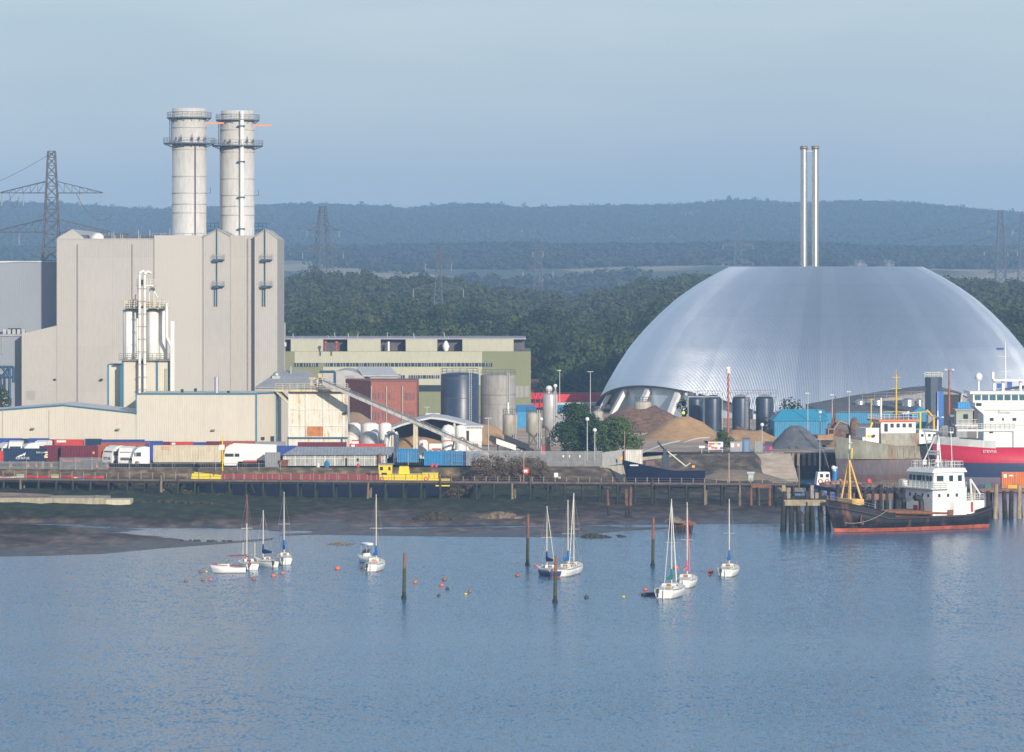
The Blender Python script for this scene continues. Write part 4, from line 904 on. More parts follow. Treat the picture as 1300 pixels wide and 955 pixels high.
for px in range(692, 762, 9): m.box(X(px,1018)-.1,X(px,1018)+.1,1018,1018.2,5,Z(515,1018))
part(m, 'post', STEEL, t)
BLU = M('bright_blue_roof', (.03, .26, .52), .5, var=.12, vs=.5, grime=.15)
def shed(name, label, p0, p1, yr, ye, yb, Y_, roofm, wallm, depth=8, hip=4):
    t = T(name, label, 'shed', (X((p0+p1)/2,Y_),Y_,5)); m = MB(); m.box(X(p0,Y_), X(p1,Y_), Y_, Y_+depth*2, 4.9, Z(ye,Y_)); part(m, 'wall', wallm, t)
    m = MB(); m.loft([[(X(p0,Y_)-.3,Y_-.3,Z(ye,Y_)),(X(p1,Y_)+.3,Y_-.3,Z(ye,Y_)),(X(p1,Y_)+.3,Y_+2*depth+.3,Z(ye,Y_)),(X(p0,Y_)-.3,Y_+2*depth+.3,Z(ye,Y_))],
                      [(X(p0+hip,Y_),Y_+depth-.1,Z(yr,Y_+depth)),(X(p1,Y_),Y_+depth-.1,Z(yr,Y_+depth)),(X(p1,Y_),Y_+depth+.1,Z(yr,Y_+depth)),(X(p0+hip,Y_),Y_+depth+.1,Z(yr,Y_+depth))]]); part(m, 'roof', roofm, t); return t
shed('blue_shed', 'blue roofed shed behind the weathered silos, left of the tall slim silo', 650, 680, 514, 522, 540, 900, BLU, BLU)
shed('blue_shed', 'small blue roofed shed just right of the tall slim silo', 704, 738, 514, 524, 545, 892, BLU, M('lilac_wall', (.3,.3,.34), .7))
for a, b_, yt, Y_, lb, rf in ((655, 688, 484, 1095, 'orange brick house with dark roof beyond the red lorries', 4), (735, 775, 478, 1090, 'brown roofed brick house beside the left edge of the dome', 9)):
    t = T('brick_house', lb, 'house', (X((a+b_)/2,Y_),Y_,5)); ze = Z(yt+9,Y_)
    m = MB(); m.box(X(a,Y_), X(b_,Y_), Y_, Y_+9, 4.9, ze); part(m, 'wall', M('orange_brick', (.36,.15,.085), .85, var=.15), t)
    m = MB(); m.prism_x([(Y_-.4, ze),(Y_+9.4, ze),(Y_+4.5, Z(yt,Y_)+.5)], X(a,Y_)-.4, X(b_,Y_)+.4); part(m, 'roof', M('brown_tiles', (.10,.065,.06), .85, var=.2), t)
    for px in (a+5, a+14, a+24):
        m = MB(); m.pbox(px, px+3, yt+12, yt+16, Y_-.06, .05); part(m, 'window', GLASS, t)
m = MB(); m.pbox(533, 560, 516, 519, 940, 1); m.pbox(534,536,512,530,941,.3)
# white flatbed by the brick building
t = T('white_van', 'white van parked on the roadway between brick building and dark tank', 'van', (X(546,905),905,5)); m = MB(); Y_ = 900
m.prism_y([(X(534,Y_),5.5),(X(558,Y_),5.5),(X(558,Y_),8.2),(X(541,Y_),8.2),(X(537,Y_),7),(X(534,Y_),6.7)], Y_, Y_+2); m2 = [(v[0], v[1], v[2]) for v in m.v]; part(m, 'body', WHITE, t)
m = MB(); m.prism_y([(X(537.5,Y_),7.05),(X(541.2,Y_),7.05),(X(541.2,Y_),8.0)], Y_-.03, Y_-.01); part(m, 'window', GLASS, t)
for px in (538, 554):
    m = MB(); m.tube((X(px,Y_),Y_-.02,5.45),(X(px,Y_),Y_+.3,5.45),.42,.42,12); part(m, 'wheel', M('tyre'), t)

# ------------------------------------------------ incinerator dome
DC = 1010; dx = X(1048.5, DC)
t = T('dome', 'huge ribbed aluminium dome with a flat top beside the quay', 'dome', (dx, DC, 5))
dm = bpy.data.materials.new('ribbed_aluminium'); dm.use_nodes = True; n = dm.node_tree; b = n.nodes['Principled BSDF']
b.inputs['Metallic'].default_value = 1.0
tc = n.nodes.new('ShaderNodeTexCoord'); sp = n.nodes.new('ShaderNodeSeparateXYZ'); n.links.new(tc.outputs['Object'], sp.inputs[0])
ang = mth('ARCTAN2', sp.outputs['X'], sp.outputs['Y'])
fine = mth('SINE', mth('MULTIPLY', ang, 840.0), 0)
sect = mth('FLOOR', mth('MULTIPLY', ang, 60/2/PI), 0); wnz = n.nodes.new('ShaderNodeTexWhiteNoise'); wnz.noise_dimensions = '1D'; n.links.new(sect, wnz.inputs['W'])
ringz = mth('FRACT', mth('DIVIDE', mth('SUBTRACT', sp.outputs['Z'], 2.1), 7.4), 0); ring = mth('LESS_THAN', ringz, .022)
sheetv = mth('MULTIPLY', mth('SUBTRACT', wnz.outputs['Value'], .5), .035)
nn_ = nz(.25, 4, (1,1,.15)); rough = mth('ADD', mth('ADD', mth('MULTIPLY', nn_, .10), .29), mth('MULTIPLY', sheetv, 1.2)); n.links.new(rough, b.inputs['Roughness'])
v_ = mth('ADD', mth('MULTIPLY', nz(.05, 3), .06), mth('ADD', mth('MULTIPLY', sheetv, 1.6), .90)); v_ = mth('SUBTRACT', v_, mth('MULTIPLY', ring, .05)); v_ = mth('ADD', v_, mth('MULTIPLY', fine, .02))
cb = n.nodes.new('ShaderNodeCombineColor'); n.links.new(v_, cb.inputs[0]); n.links.new(v_, cb.inputs[1]); n.links.new(mth('ADD', v_, .025), cb.inputs[2]); n.links.new(cb.outputs[0], b.inputs['Base Color'])
bp = n.nodes.new('ShaderNodeBump'); bp.inputs['Strength'].default_value = .9; bp.inputs['Distance'].default_value = .09; n.links.new(fine, bp.inputs['Height']); n.links.new(bp.outputs['Normal'], b.inputs['Normal'])
PR = [(24.3, 41.4), (28.6, 39.2), (33, 36.6), (37.5, 33.4), (41.8, 29.6), (45.7, 25.6), (49.3, 21.3), (52.4, 16.6), (54.6, 12.8), (56.3, 9.6), (57.5, 7.1), (58.6, 4.8)]
def edge_z(a):   # a = angle from the direction to the viewer
    z = 6.4
    for c in (-57, 57, 171):
        d = (a-c+180) % 360-180
        if abs(d) < 36: z = max(z, 6.4+5.6*math.cos(math.radians(d/36*90))**.8)
    return z
prz = [z for r, z in PR][::-1]; prr = [r for r, z in PR][::-1]
NA = 240; m = MB(); rings = []; zs = list(np.linspace(41.4, 0, 26)); vs = []; rows = 26
for i in range(rows):
    for k in range(NA):
        a = 360*k/NA; ze = edge_z(a); z = 41.4+(ze-41.4)*i/(rows-1); r = interp(z, prz, prr); ar = math.radians(a)
        vs.append((dx+r*math.sin(ar), DC-r*math.cos(ar), z))
m.add(vs, [(i*NA+k, i*NA+(k+1)%NA, (i+1)*NA+(k+1)%NA, (i+1)*NA+k) for i in range(rows-1) for k in range(NA)], True)
part(m, 'shell', dm, t)
m = MB(); m.add([(dx+24.3*math.sin(2*PI*k/60), DC-24.3*math.cos(2*PI*k/60), 41.2) for k in range(60)], [tuple(range(60))]); part(m, 'flat_roof', ROOFG, t)
m = MB(); vs = []
for k in range(NA):
    a = 360*k/NA; ze = edge_z(a); ar = math.radians(a)
    for rr2, zz2 in ((interp(ze, prz, prr)+.12, ze+.35), (interp(ze, prz, prr)+.12, ze-.15), (interp(ze, prz, prr)-1.5, ze-.15)): vs.append((dx+rr2*math.sin(ar), DC-rr2*math.cos(ar), zz2))
m.add(vs, [(3*k+j, 3*((k+1)%NA)+j, 3*((k+1)%NA)+j+1, 3*k+j+1) for k in range(NA) for j in (0, 1)]); part(m, 'eaves', M('eaves_dark', (.06,.065,.08), .5), t)
m = MB(); m.lathe([(54.3, 4.9), (54.0, 12.1)], dx, DC, 120); part(m, 'base_wall', M('pale_blue_wall', (.55,.64,.74), .35, .2, var=.1, vs=.2, rib=(1.5,.4)), t)
for a in list(range(-81, -20, 12))+list(range(25, 93, 13)):
    ar = R(a); z1_ = edge_z(a); r1_ = interp(z1_, prz, prr)-.9; r0_ = 58.2
    m = MB(); u = Vector((math.sin(ar), -math.cos(ar), 0)); w_ = Vector((math.cos(ar), math.sin(ar), 0)); c = Vector((dx, DC, 0))
    def rg_(r, z, hw, th): return [c+u*(r-th)-w_*hw+Vector((0,0,z)), c+u*(r+th)-w_*hw+Vector((0,0,z)), c+u*(r+th)+w_*hw+Vector((0,0,z)), c+u*(r-th)+w_*hw+Vector((0,0,z))]
    m.loft([rg_(r0_, 4.9, .75, .55), rg_(r1_, z1_-.1, .75, .55)]); part(m, 'raking_column', M('column_white', (.72,.71,.69), .5), t)
for k, px in enumerate((1020.5, 1035)):
    m = MB(); x = X(px, DC); m.tube((x,DC,41), (x,DC,Z(187,DC)), .86, .86, 24); t2 = T('flue_stack', ('left' if k == 0 else 'right')+' of the two slim polished flues on top of the dome', 'chimney', (x,DC,41.2), None, 'slim flues on the dome')
    part(m, 'flue', M('polished_steel', (.66,.64,.61), .27, .95, var=.06, grime=.08), t2); m = MB(); m.lathe([(.86,Z(190,DC)),(.95,Z(190,DC)),(.95,Z(185.5,DC)),(.7,Z(185.5,DC)),(.7,Z(189,DC))], x, DC, 24); part(m, 'cap', M('cap_brown', (.28,.2,.16), .5, .5), t2)
m = MB(); m.box(X(1024,DC),X(1031,DC),DC-.15,DC+.15,Z(192.5,DC),Z(191.5,DC)); solo(m, 'brace', STEEL, 'short steel brace between the two slim flues near their tops', 'brace', (X(1028,DC),DC,Z(192,DC)))
# steam over the dome
st = bpy.data.materials.new('steam'); st.use_nodes = True; n = st.node_tree; n.nodes.remove(n.nodes['Principled BSDF']); pv = n.nodes.new('ShaderNodeVolumePrincipled'); pv.inputs['Color'].default_value = (.95,.96,1,1)
tc = n.nodes.new('ShaderNodeTexCoord'); tn = n.nodes.new('ShaderNodeTexNoise'); tn.inputs['Scale'].default_value = .55; tn.inputs['Detail'].default_value = 4; n.links.new(tc.outputs['Object'], tn.inputs['Vector'])
r = n.nodes.new('ShaderNodeMapRange'); r.inputs[1].default_value = .48; r.inputs[2].default_value = .75; r.inputs[3].default_value = 0; r.inputs[4].default_value = .55; n.links.new(tn.outputs['Fac'], r.inputs[0]); n.links.new(r.outputs[0], pv.inputs['Density']); n.links.new(pv.outputs['Volume'], n.nodes['Material Output'].inputs['Volume'])
for px, w_ in ((1089, 2.6), (1126, 2.2)):
    m = MB(); m.sphere(X(px,DC+12), DC+12, 42.0, w_, w_*.7, 1.5); m.sphere(X(px,DC+12)-w_*.7, DC+12.4, 41.9, w_*.4, w_*.4, 1.0)
    solo(m, 'steam', st, None, None, (X(px,DC+12),DC+12,41.3), None, None, 'stuff')
# ------------------------------------------------ heaps
def heap(name, label, pxs, pys, Yc, depth, mat, cat='heap', seed=1, amp=.5):
    """an elongated mound: silhouette height sampled over X, falling off in Y"""
    x0, x1 = X(pxs[0], Yc), X(pxs[-1], Yc); nx_, ny_ = 56, 26
    xs = np.linspace(x0, x1, nx_); ys = np.linspace(Yc-depth, Yc+depth, ny_); GX, GY = np.meshgrid(xs, ys)
    top = np.interp(GX, [X(p, Yc) for p in pxs], [Z(p, Yc) for p in pys])-5
    v = np.clip(1-np.abs(GY-Yc)/depth, 0, 1); v = np.where(v > .93, .93, v)/.93
    hh_ = np.maximum(top, 0)*v; hh_ = hh_+(fbm(GX*.35, GY*.35, 4, seed)-.5)*amp*2*(hh_ > .4)*np.clip(v*1.6, 0, 1)
    V = np.stack([GX-(x0+x1)/2, GY-Yc, np.maximum(hh_, -.05)], -1).reshape(-1, 3)
    ii = np.arange(nx_*ny_).reshape(ny_, nx_); Q = np.stack([ii[:-1,:-1], ii[:-1,1:], ii[1:,1:], ii[1:,:-1]], -1).reshape(-1, 4)
    o = bpy.data.objects.new(name, np_mesh(name, V, Q, mat, True)); COL.objects.link(o); o.location = ((x0+x1)/2, Yc, 5)
    return props(o, label, cat)
BRH = M('dark_brown_heap', (.20, .115, .078), .95, var=.45, vs=.9, bump=1.0, bscale=2.2); TAN = M('tan_woodchip', (.46, .28, .135), .95, var=.16, vs=.5, bump=.5, bscale=2.5)
GRV = M('grey_gravel', (.13, .135, .15), .95, var=.2, vs=1.2, bump=.5, bscale=3)
heap('brown_heap', 'dark brown chipped heap in front of the left foot of the dome', [752, 768, 784, 798, 814, 832, 848, 864, 882, 905], [552, 534, 521, 518, 519, 518, 524, 531, 541, 552], 882, 13, BRH, seed=3, amp=.8)
heap('tan_heap', 'large smooth tan heap with a person standing on its ridge', [798, 812, 828, 848, 862, 876, 892, 905, 918, 932], [566, 556, 546, 534, 530.5, 530.5, 537, 546, 557, 568], 838, 12, TAN, seed=4, amp=.4)
heap('tan_heap', 'low tan heap below the dark round tanks', [895, 912, 930, 948, 966, 984, 1004, 1030], [566, 556, 547, 548, 546, 556, 566, 576], 818, 11, TAN, seed=5, amp=.5)
heap('red_brown_heap', 'low reddish heap at the foot of the dark round tanks', [925, 935, 945, 955, 970, 1000, 1020, 1035], [552, 541, 543, 549, 547, 545, 548, 556], 850, 6, M('red_heap', (.21,.105,.07), .95, var=.4, vs=1, bump=.8), seed=8, amp=.7)
heap('gravel_heap', 'grey gravel cone heap on the quay', [974, 986, 996, 1005, 1016, 1026, 1036, 1044], [570, 557, 547, 541, 541, 547, 557, 569], 795, 9, GRV, seed=6, amp=.3)
heap('tan_heap', 'tan bank of soil between the grey storage tank and buff silo', [575, 592, 606, 622, 636, 650], [561, 549, 541, 540, 545, 560], 815, 9, TAN, seed=7, amp=.3)
heap('tan_heap', 'tan heap against the left side of the brick building', [436, 446, 456, 470, 484, 500, 520], [528, 523, 524, 532, 540, 549, 560], 812, 8, M('dull_tan', (.27,.19,.13), .95, var=.15, vs=.6), seed=9, amp=.2)
heap('tan_heap', 'low tan heap inside the open barn', [500, 512, 525, 545, 560, 575], [566, 557, 553, 556, 560, 568], 799, 5, TAN, seed=12, amp=.3)
# spoil and rubble line behind the gravel cone
for i, (a, b_, yt, Y_, mt, lb) in enumerate(((1040, 1074, 562, 800, TAN, 'tan sand heap right of the grey gravel cone'), (1046, 1090, 546, 828, BRH, 'dark rusty scrap bank under the long blue wall'))):
    heap('spoil_heap', lb, [a, a+8, (a+b_)/2, b_-8, b_], [yt+16, yt+4, yt, yt+3, yt+16], Y_, 6, mt, seed=20+i, amp=.5)

# ------------------------------------------------ person on the tan heap
SKIN = M('skin', (.45,.28,.2), .6); HV = M('hi_vis_yellow', (.85,.85,.12), .6); TRO = M('dark_trousers', (.03,.035,.06), .8)
yy = 838; px_, pz_ = 867.5, Z(530.5, yy)-.1
pr = bpy.data.meshes.new('person'); 
J = [(0,0,.92),(0,0,1.15),(0,0,1.42),(0,0,1.55),(0,-.02,1.68), (.10,0,.88),(.12,.02,.48),(.13,0,.08),(.13,-.14,.03), (-.10,0,.88),(-.12,-.02,.48),(-.13,.02,.08),(-.13,-.12,.03), (.21,0,1.38),(.27,.02,1.10),(.26,-.08,.84), (-.21,0,1.38),(-.28,.02,1.10),(-.25,-.10,.86)]
E_ = [(0,1),(1,2),(2,3),(3,4),(0,5),(5,6),(6,7),(7,8),(0,9),(9,10),(10,11),(11,12),(2,13),(13,14),(14,15),(2,16),(16,17),(17,18)]
RD = [.15,.15,.17,.065,.11,.10,.07,.055,.05,.10,.07,.055,.05,.07,.05,.04,.07,.05,.04]
pr.from_pydata(J, E_, []); po = bpy.data.objects.new('person_tmp', pr); COL.objects.link(po)
md = po.modifiers.new('s', 'SKIN'); sv = pr.skin_vertices[0].data
for i, r_v in enumerate(RD): sv[i].radius = (r_v, r_v*.8)
sv[0].use_root = True; ms = po.modifiers.new('b', 'SUBSURF'); ms.levels = 1
dg = bpy.context.evaluated_depsgraph_get(); bm_ = bpy.data.meshes.new_from_object(po.evaluated_get(dg)); bpy.data.objects.remove(po)
po = bpy.data.objects.new('person', bm_); bm_.materials.clear(); bm_.materials.append(TRO); COL.objects.link(po); po.location = (X(px_,yy), yy, pz_); props(po, 'person in yellow hi-vis jacket and white hard hat standing on the tan heap', 'person')
ORG[po.name] = Vector((0,0,0))
m = MB(); m.loft([[(math.cos(a)*.21*s, math.sin(a)*.17*s, z) for a in [2*PI*k/12 for k in range(12)]] for z, s in ((.85,1.0),(1.1,.98),(1.36,1.12),(1.46,.6))], True)
for s in (1, -1): m.tube((.2*s,0,1.38),(.28*s,.02,1.10),.085,.07,7); m.tube((.28*s,.02,1.10),(.26*s,-.08,.88),.07,.055,7)
part(m, 'jacket', HV, po)
m = MB(); m.sphere(0,-.02,1.69,.095,.11,.12); m.sphere(0,-.125,1.68,.02,.03,.03); part(m, 'head', SKIN, po); m = MB(); m.sphere(0,-.01,1.76,.135,.15,.10); m.lathe([(.13,1.74),(.17,1.73),(.17,1.745)],0,-.02,12); part(m, 'hard_hat', WHITE, po)

# ------------------------------------------------ dark round tanks under the dome
for a, b_, yt, Y_, lb in ((874, 893, 505, 890, 'leftmost of the four dark round tanks, partly behind its neighbour'), (894.5, 916, 504, 880, 'second of the four dark round tanks, left of the red mast'),
                      (929.5, 952, 503.5, 880, 'third of the four dark round tanks, right of the red mast'), (959.5, 982, 503.5, 880, 'rightmost of the four dark round tanks below the dome')):
    t = tank(a, b_, yt, Y_, lb, TKD, dome=1.2, ladder=(b_ == 952), rail_=False, name='round_tank', grp='dark round tanks in front of the dome')
m = MB(); yy = 878; m.rail([(X(927,yy),yy,Z(502.5,yy)),(X(986,yy),yy,Z(502.5,yy))], 1.2, 1.2, .05); m.tube((X(985,yy),yy,Z(503,yy)),(X(985,yy),yy,5),.12); m.tube((X(956,yy),yy,Z(503,yy)),(X(956,yy),yy,5),.1); m.box(X(927,yy),X(986,yy),yy,yy+.7,Z(503.3,yy),Z(502.5,yy))
solo(m, 'tank_walkway', STEEL, 'railed walkway across the tops of the two right-hand dark round tanks', 'walkway', (X(956,yy),yy,5))
m = MB(); m.rail([(X(873,yy),yy,Z(503.5,yy)),(X(917,yy),yy,Z(503.5,yy))], 1.2, 1.1, .05); m.box(X(873,yy),X(917,yy),yy,yy+.7,Z(504.3,yy),Z(503.5,yy)); m.tube((X(917,yy),yy,Z(503,yy)),(X(917,yy),yy,5),.1); m.tube((X(873.5,yy),yy,Z(503,yy)),(X(873.5,yy),yy,5),.1)
for px in (871, 885, 897, 915): m.bx(X(px,yy), yy, Z(500.5,yy), .5, .5, .6)
solo(m, 'tank_walkway', STEEL, 'railed walkway across the tops of the two left-hand dark round tanks', 'walkway', (X(895,yy),yy,5))
t = tank(805, 827, 510, 905, 'pale round base tank peeping over the dark brown heap', SB, ladder=False); t = tank(752, 766, 522, 905, 'pale low tank behind the green trees left of the brown heap', SB, ladder=False)

# ------------------------------------------------ masts and lamp posts
MASTR = M('mast_red', (.36, .11, .07), .65, var=.25, vs=1.5)
def lamp(px, yt, Y_, label, kind='single', mat=None, zb=5, r=.09, name='lamp_post', cat='lamp post', grp='lamp posts around the yard'):
    t = T(name, label, cat, (X(px,Y_),Y_,zb), None, grp); x = X(px,Y_); zt = Z(yt,Y_); m = MB(); m.tube((x,Y_,zb),(x,Y_,zt), r*1.5, r, 8); part(m, 'pole', mat or STEEL, t)
    if kind == 'single':
        m = MB(); m.bx(x-.1, Y_-.1, zt+.1, .9, .45, .28); part(m, 'lamp_head', M('lamp_head', (.18,.18,.19), .5), t)
    elif kind == 'double':
        m = MB(); m.tube((x-.8,Y_,zt-.2),(x+.8,Y_,zt-.2),.06,.06,4); part(m, 'crossbar', STEEL, t)
        for s in (-1, 1):
            m = MB(); m.bx(x+s*.75, Y_-.15, zt+.1, .55, .4, .4); part(m, 'lamp_head', M('lamp_head'), t)
    elif kind == 'globe':
        m = MB(); m.sphere(x, Y_, zt+.1, .38); part(m, 'lamp_head', WHITE, t)
    elif kind == 'tee':
        m = MB(); m.bx(x, Y_, zt, 1.4, .3, .15); part(m, 'lamp_head', STEEL, t)
    elif kind == 'basket':
        m = MB(); m.tube((x,Y_,zt),(x,Y_,zt+.9),.42,.5,8,False); m.bx(x,Y_,zt+1.1,.7,.5,.35); part(m, 'lamp_head', WHITE_R, t)
    return t
lamp(924.5, 474, 792, 'tall rusty red floodlight mast standing before the dark round tanks', 'basket', MASTR, 5, .17, 'light_mast', 'mast', None)
lamp(1205, 470, 850, 'tall reddish brown floodlight mast with paired lamps right of the dark silo', 'double', MASTR, 5, .2, 'light_mast', 'mast', None)
for a in ((620, 531, 735, 'grey lamp post with a flat bar head in front of the black screener', 'tee'), (687, 533, 760, 'lamp post with a bright head beside the slim grey silo', 'globe'),
          (671, 472, 1000, 'thin tall lamp post in front of the olive wall end', 'tee'), (710.5, 471, 980, 'tall lamp post between the olive building and dome', 'single'), (749.5, 472, 960, 'tall thin lamp post just left of the dome', 'tee'),
          (745.5, 533, 735, 'lamp post standing before the left green tree', 'globe'), (755, 547, 722, 'short white lamp post before the green trees', 'globe'), (1025.5, 500, 842, 'lamp post over the left end of the blue roofed shed', 'single'),
          (1056.5, 502, 842, 'lamp post with a dark head over the long blue wall', 'single'), (1078, 498, 838, 'yellow post with a dark lamp over the long blue wall', 'single'),
          (1041, 524, 812, 'short lamp post with a white globe in front of the blue wall', 'globe'), (967.5, 540, 790, 'white post with a yellow lamp beside the purple board', 'globe'), (583, 471, 960, 'thin mast rising behind the dark navy tank', 'tee'), (542, 517, 930, 'thin pole near the white van', 'tee')):
    lamp(*a)
m = MB(); m.tube((X(665,690),690,3.5),(X(665,690),690,Z(573,690)),.08,.06,6); t = T('lifebuoy_post', 'pole with a red and white ring hanging on it beside the brown scrub', 'post', (X(667,690),690,3.6)); part(m, 'pole', M('pole_pink', (.5,.33,.27), .7), t)
m = MB(); m.lathe([(.38,0),(.5,.12),(.62,0),(.5,-.12),(.38,0)],0,0,16); m.v = [(x+X(667.5,690), 689.8+z, y+Z(598,690)) for x, y, z in m.v]; part(m, 'ring', M('ring_red', (.6,.08,.05), .5), t); m = MB(); m.bx(X(667.5,690),689.85,Z(598,690),.6,.06,.5); part(m, 'ring_centre', WHITE, t)
m = MB(); m.tube((X(793,735),735,5),(X(793,735),735,Z(548,735)),.07,.05,6); solo(m, 'flag_pole', M('pole_pink'), 'thin bare pole in front of the right green tree', 'pole', (X(793,735),735,5))

# ------------------------------------------------ blue sheds, store and silo behind the ships
SHB = M('shed_blue', (.025, .22, .40), .5, var=.1, vs=.3, rib=(.5,.3), grime=.15)
K7 = 842
shed('blue_shed', 'bright blue shed with a slanting blue roof behind the gravel cone', 983, 1050, 519.5, 534.5, 548, K7, M('shed_roof_blue', (.03,.32,.50), .5, var=.08, vs=.3, rib=(.5,.3)), SHB, 7, 13)
K8 = 858
ls = T('long_blue_store', 'long low blue store with grey roof and round steel tanks above it', 'store', (X(1105,K8),K8,5))
m = MB(); m.box(X(1040,K8), X(1172,K8), K8, K8+22, 4.9, Z(523,K8)); part(m, 'wall', SHB, ls)
m = MB(); m.loft([[(X(1037,K8),K8-.4,Z(523,K8)),(X(1173,K8),K8-.4,Z(523,K8)),(X(1173,K8),K8-.4,Z(522,K8)),(X(1037,K8),K8-.4,Z(522,K8))],[(X(1046,K8),K8+20,Z(517,K8)),(X(1173,K8),K8+20,Z(512,K8)),(X(1173,K8),K8+20,Z(511,K8)),(X(1046,K8),K8+20,Z(516,K8))]]); part(m, 'roof', M('old_grey_roof', (.13,.125,.13), .8, var=.25, vs=.6, rib=(.5,.3)), ls)
m = MB(); m.box(X(1040,K8), X(1160,K8), K8-5, K8-.05, 4.9, Z(538,K8)); part(m, 'lean_to', M('old_grey_roof'), ls)
K9 = 900
gs = T('gable_warehouse', 'big grey warehouse with a wide shallow gable and dark doorway', 'warehouse', (X(1170,K9),K9,5))
pr_ = [(1035, 520), (1100, 508), (1172, 497.5), (1196, 495.5), (1215, 498), (1248, 511), (1262, 519)]
m = MB(); m.prism_y([(X(1035,K9),4.9),(X(1262,K9),4.9)]+[(X(a,K9),Z(c,K9)) for a, c in pr_[::-1]], K9, K9+30); part(m, 'wall', M('weathered_gable', (.30,.30,.31), .7, rib=(.7,.5), grime=.3), gs)
m = MB(); m.prism_y([(X(a,K9),Z(c,K9)) for a, c in pr_]+[(X(a,K9),Z(c,K9)+.25) for a, c in pr_[::-1]], K9-.5, K9+30); part(m, 'roof', M('old_grey_roof'), gs)
m = MB(); m.pbox(1196, 1219, 501, 540, K9-.15, .1); part(m, 'doorway', DARK, gs); m = MB(); m.tube((X(1216,K9),K9-.4,5),(X(1221,K9),K9-.4,Z(500,K9)),.3,.3,6); m.tube((X(1221,K9),K9-.4,Z(500,K9)),(X(1248,K9),K9-.4,Z(512,K9)),.2,.2,6); part(m, 'frame_brace', M('pale_brace', (.45,.45,.46), .6), gs)
SST = M('stainless', (.55,.55,.53), .3, .8, var=.1, grime=.15)
for a, b_, yt, Y_, lb in ((1086, 1098, 508, 873, 'leftmost stainless tank over the long grey roof'), (1107, 1121, 507, 870, 'second stainless tank over the long grey roof'), (1099, 1106, 511, 876, 'small steel tank between two bigger ones over the roof'), (1145, 1161, 506.5, 868, 'broad stainless tank left of the dark silo'), (1163, 1171, 507, 872, 'narrow steel tank tight beside the dark silo')):
    tank(a, b_, yt, Y_, lb, SST, ladder=False, rail_=False, name='steel_tank', grp='stainless tanks over the grey roof')
m = MB(); yy = 872; m.rail([(X(1095,yy),yy,Z(507,yy)),(X(1172,yy),yy,Z(504,yy))], 1.2, 2.5, .06)
for px in (1095, 1134, 1172): m.tube((X(px,yy),yy,5),(X(px,yy),yy,Z(506,yy)),.08)
solo(m, 'pipe_bridge', STEEL, 'thin railed pipe bridge over the stainless tanks', 'pipe bridge', (X(1134,yy),yy,5))
yy = 846; m = MB(); r = 11.3*yy/F; cx = X(1185,yy); m.lathe([(r,5),(r,Z(479,yy))], cx, yy, 8, False, PI/8, 2*PI+PI/8); m.cyl(cx,yy,Z(479,yy)-.02,Z(479,yy),r,n=8)
t = T('dark_silo', 'tall dark eight-sided silo with a bright blue pipe casing', 'silo', (cx,yy,5)); part(m, 'shell', M('slate_blue', (.06,.085,.125), .45, var=.15, grime=.2), t)
m = MB(); m.rail([(X(1174,yy),yy-r,Z(479,yy)),(X(1196,yy),yy-r,Z(479,yy)),(X(1196,yy),yy+r,Z(479,yy)),(X(1174,yy),yy+r,Z(479,yy)),(X(1174,yy),yy-r,Z(479,yy))], 1.0, .9, .05); part(m, 'railing', WHITE_R, t)
m = MB(); m.pbox(1190.5, 1198, 497, 541, yy-r-.5, .9); part(m, 'pipe_casing', M('vivid_blue', (.02,.13,.42), .45), t)
yy = 838; m = MB(); m.prism_y([(X(1158,yy),4.9),(X(1178,yy),4.9),(X(1178,yy),Z(522,yy)),(X(1172,yy),Z(518,yy)),(X(1167,yy),Z(517.5,yy)),(X(1158,yy),Z(524,yy))], yy, yy+9); solo(m, 'blue_hut', M('shed_blue'), 'small blue gabled hut left of the dark eight-sided silo', 'hut', (X(1168,yy),yy,5))
for a, b_, c, d, Y_, lb in ((1178, 1188, 527, 553, 822, 'left grey steel cabinet at the foot of the dark silo'), (1206, 1214, 527, 553, 822, 'right grey steel cabinet beside the brown mast'), (1214, 1228, 542, 556, 800, 'low grey steel cabinet beneath the quay cabin')):
    t = T('steel_cabinet', lb, 'cabinet', (X((a+b_)/2,Y_),Y_,5), None, 'grey steel cabinets'); m = MB(); m.box(X(a,Y_),X(b_,Y_),Y_,Y_+3,4.95,Z(c,Y_)); part(m, 'body', M('cabinet_grey', (.25,.26,.28), .6, grime=.2), t); m = MB(); m.box(X(a,Y_)+.2,X((a+b_)/2,Y_)-.05,Y_-.05,Y_-.01,5.2,Z(c+2,Y_)); m.box(X((a+b_)/2,Y_)+.05,X(b_,Y_)-.2,Y_-.05,Y_-.01,5.2,Z(c+2,Y_)); part(m, 'door', M('door_grey'), t)
# quay crane / loader deck right
Y_ = 812
t = T('quay_cabin', 'pale green cabin on a railed steel deck left of the white ship superstructure', 'cabin', (X(1225,Y_),Y_,5)); m = MB(); m.pbox(1214, 1235, 521.5, 539, Y_, 4); part(m, 'wall', M('cabin_green', (.36,.39,.34), .6, grime=.2), t); m = MB(); m.pbox(1212.5, 1236.5, 519.5, 521.5, Y_-.3, 4.6); part(m, 'roof', ROOFG, t); m = MB(); m.pbox(1223, 1229, 526, 532, Y_-.06, .05); part(m, 'window', GLASS, t)
m = MB(); m.pbox(1213, 1262, 539.3, 541.5, Y_-1.2, 6); m.rail([(X(1214,Y_),Y_-1.1,Z(539.3,Y_)),(X(1260,Y_),Y_-1.1,Z(539.3,Y_))], 1.1, 1.2, .05); m.box(X(1216,Y_),X(1218,Y_),Y_,Y_+1,5,Z(541,Y_)); m.box(X(1240,Y_),X(1242,Y_),Y_,Y_+1,5,Z(541,Y_)); part(m, 'deck', WHITE_R, t)
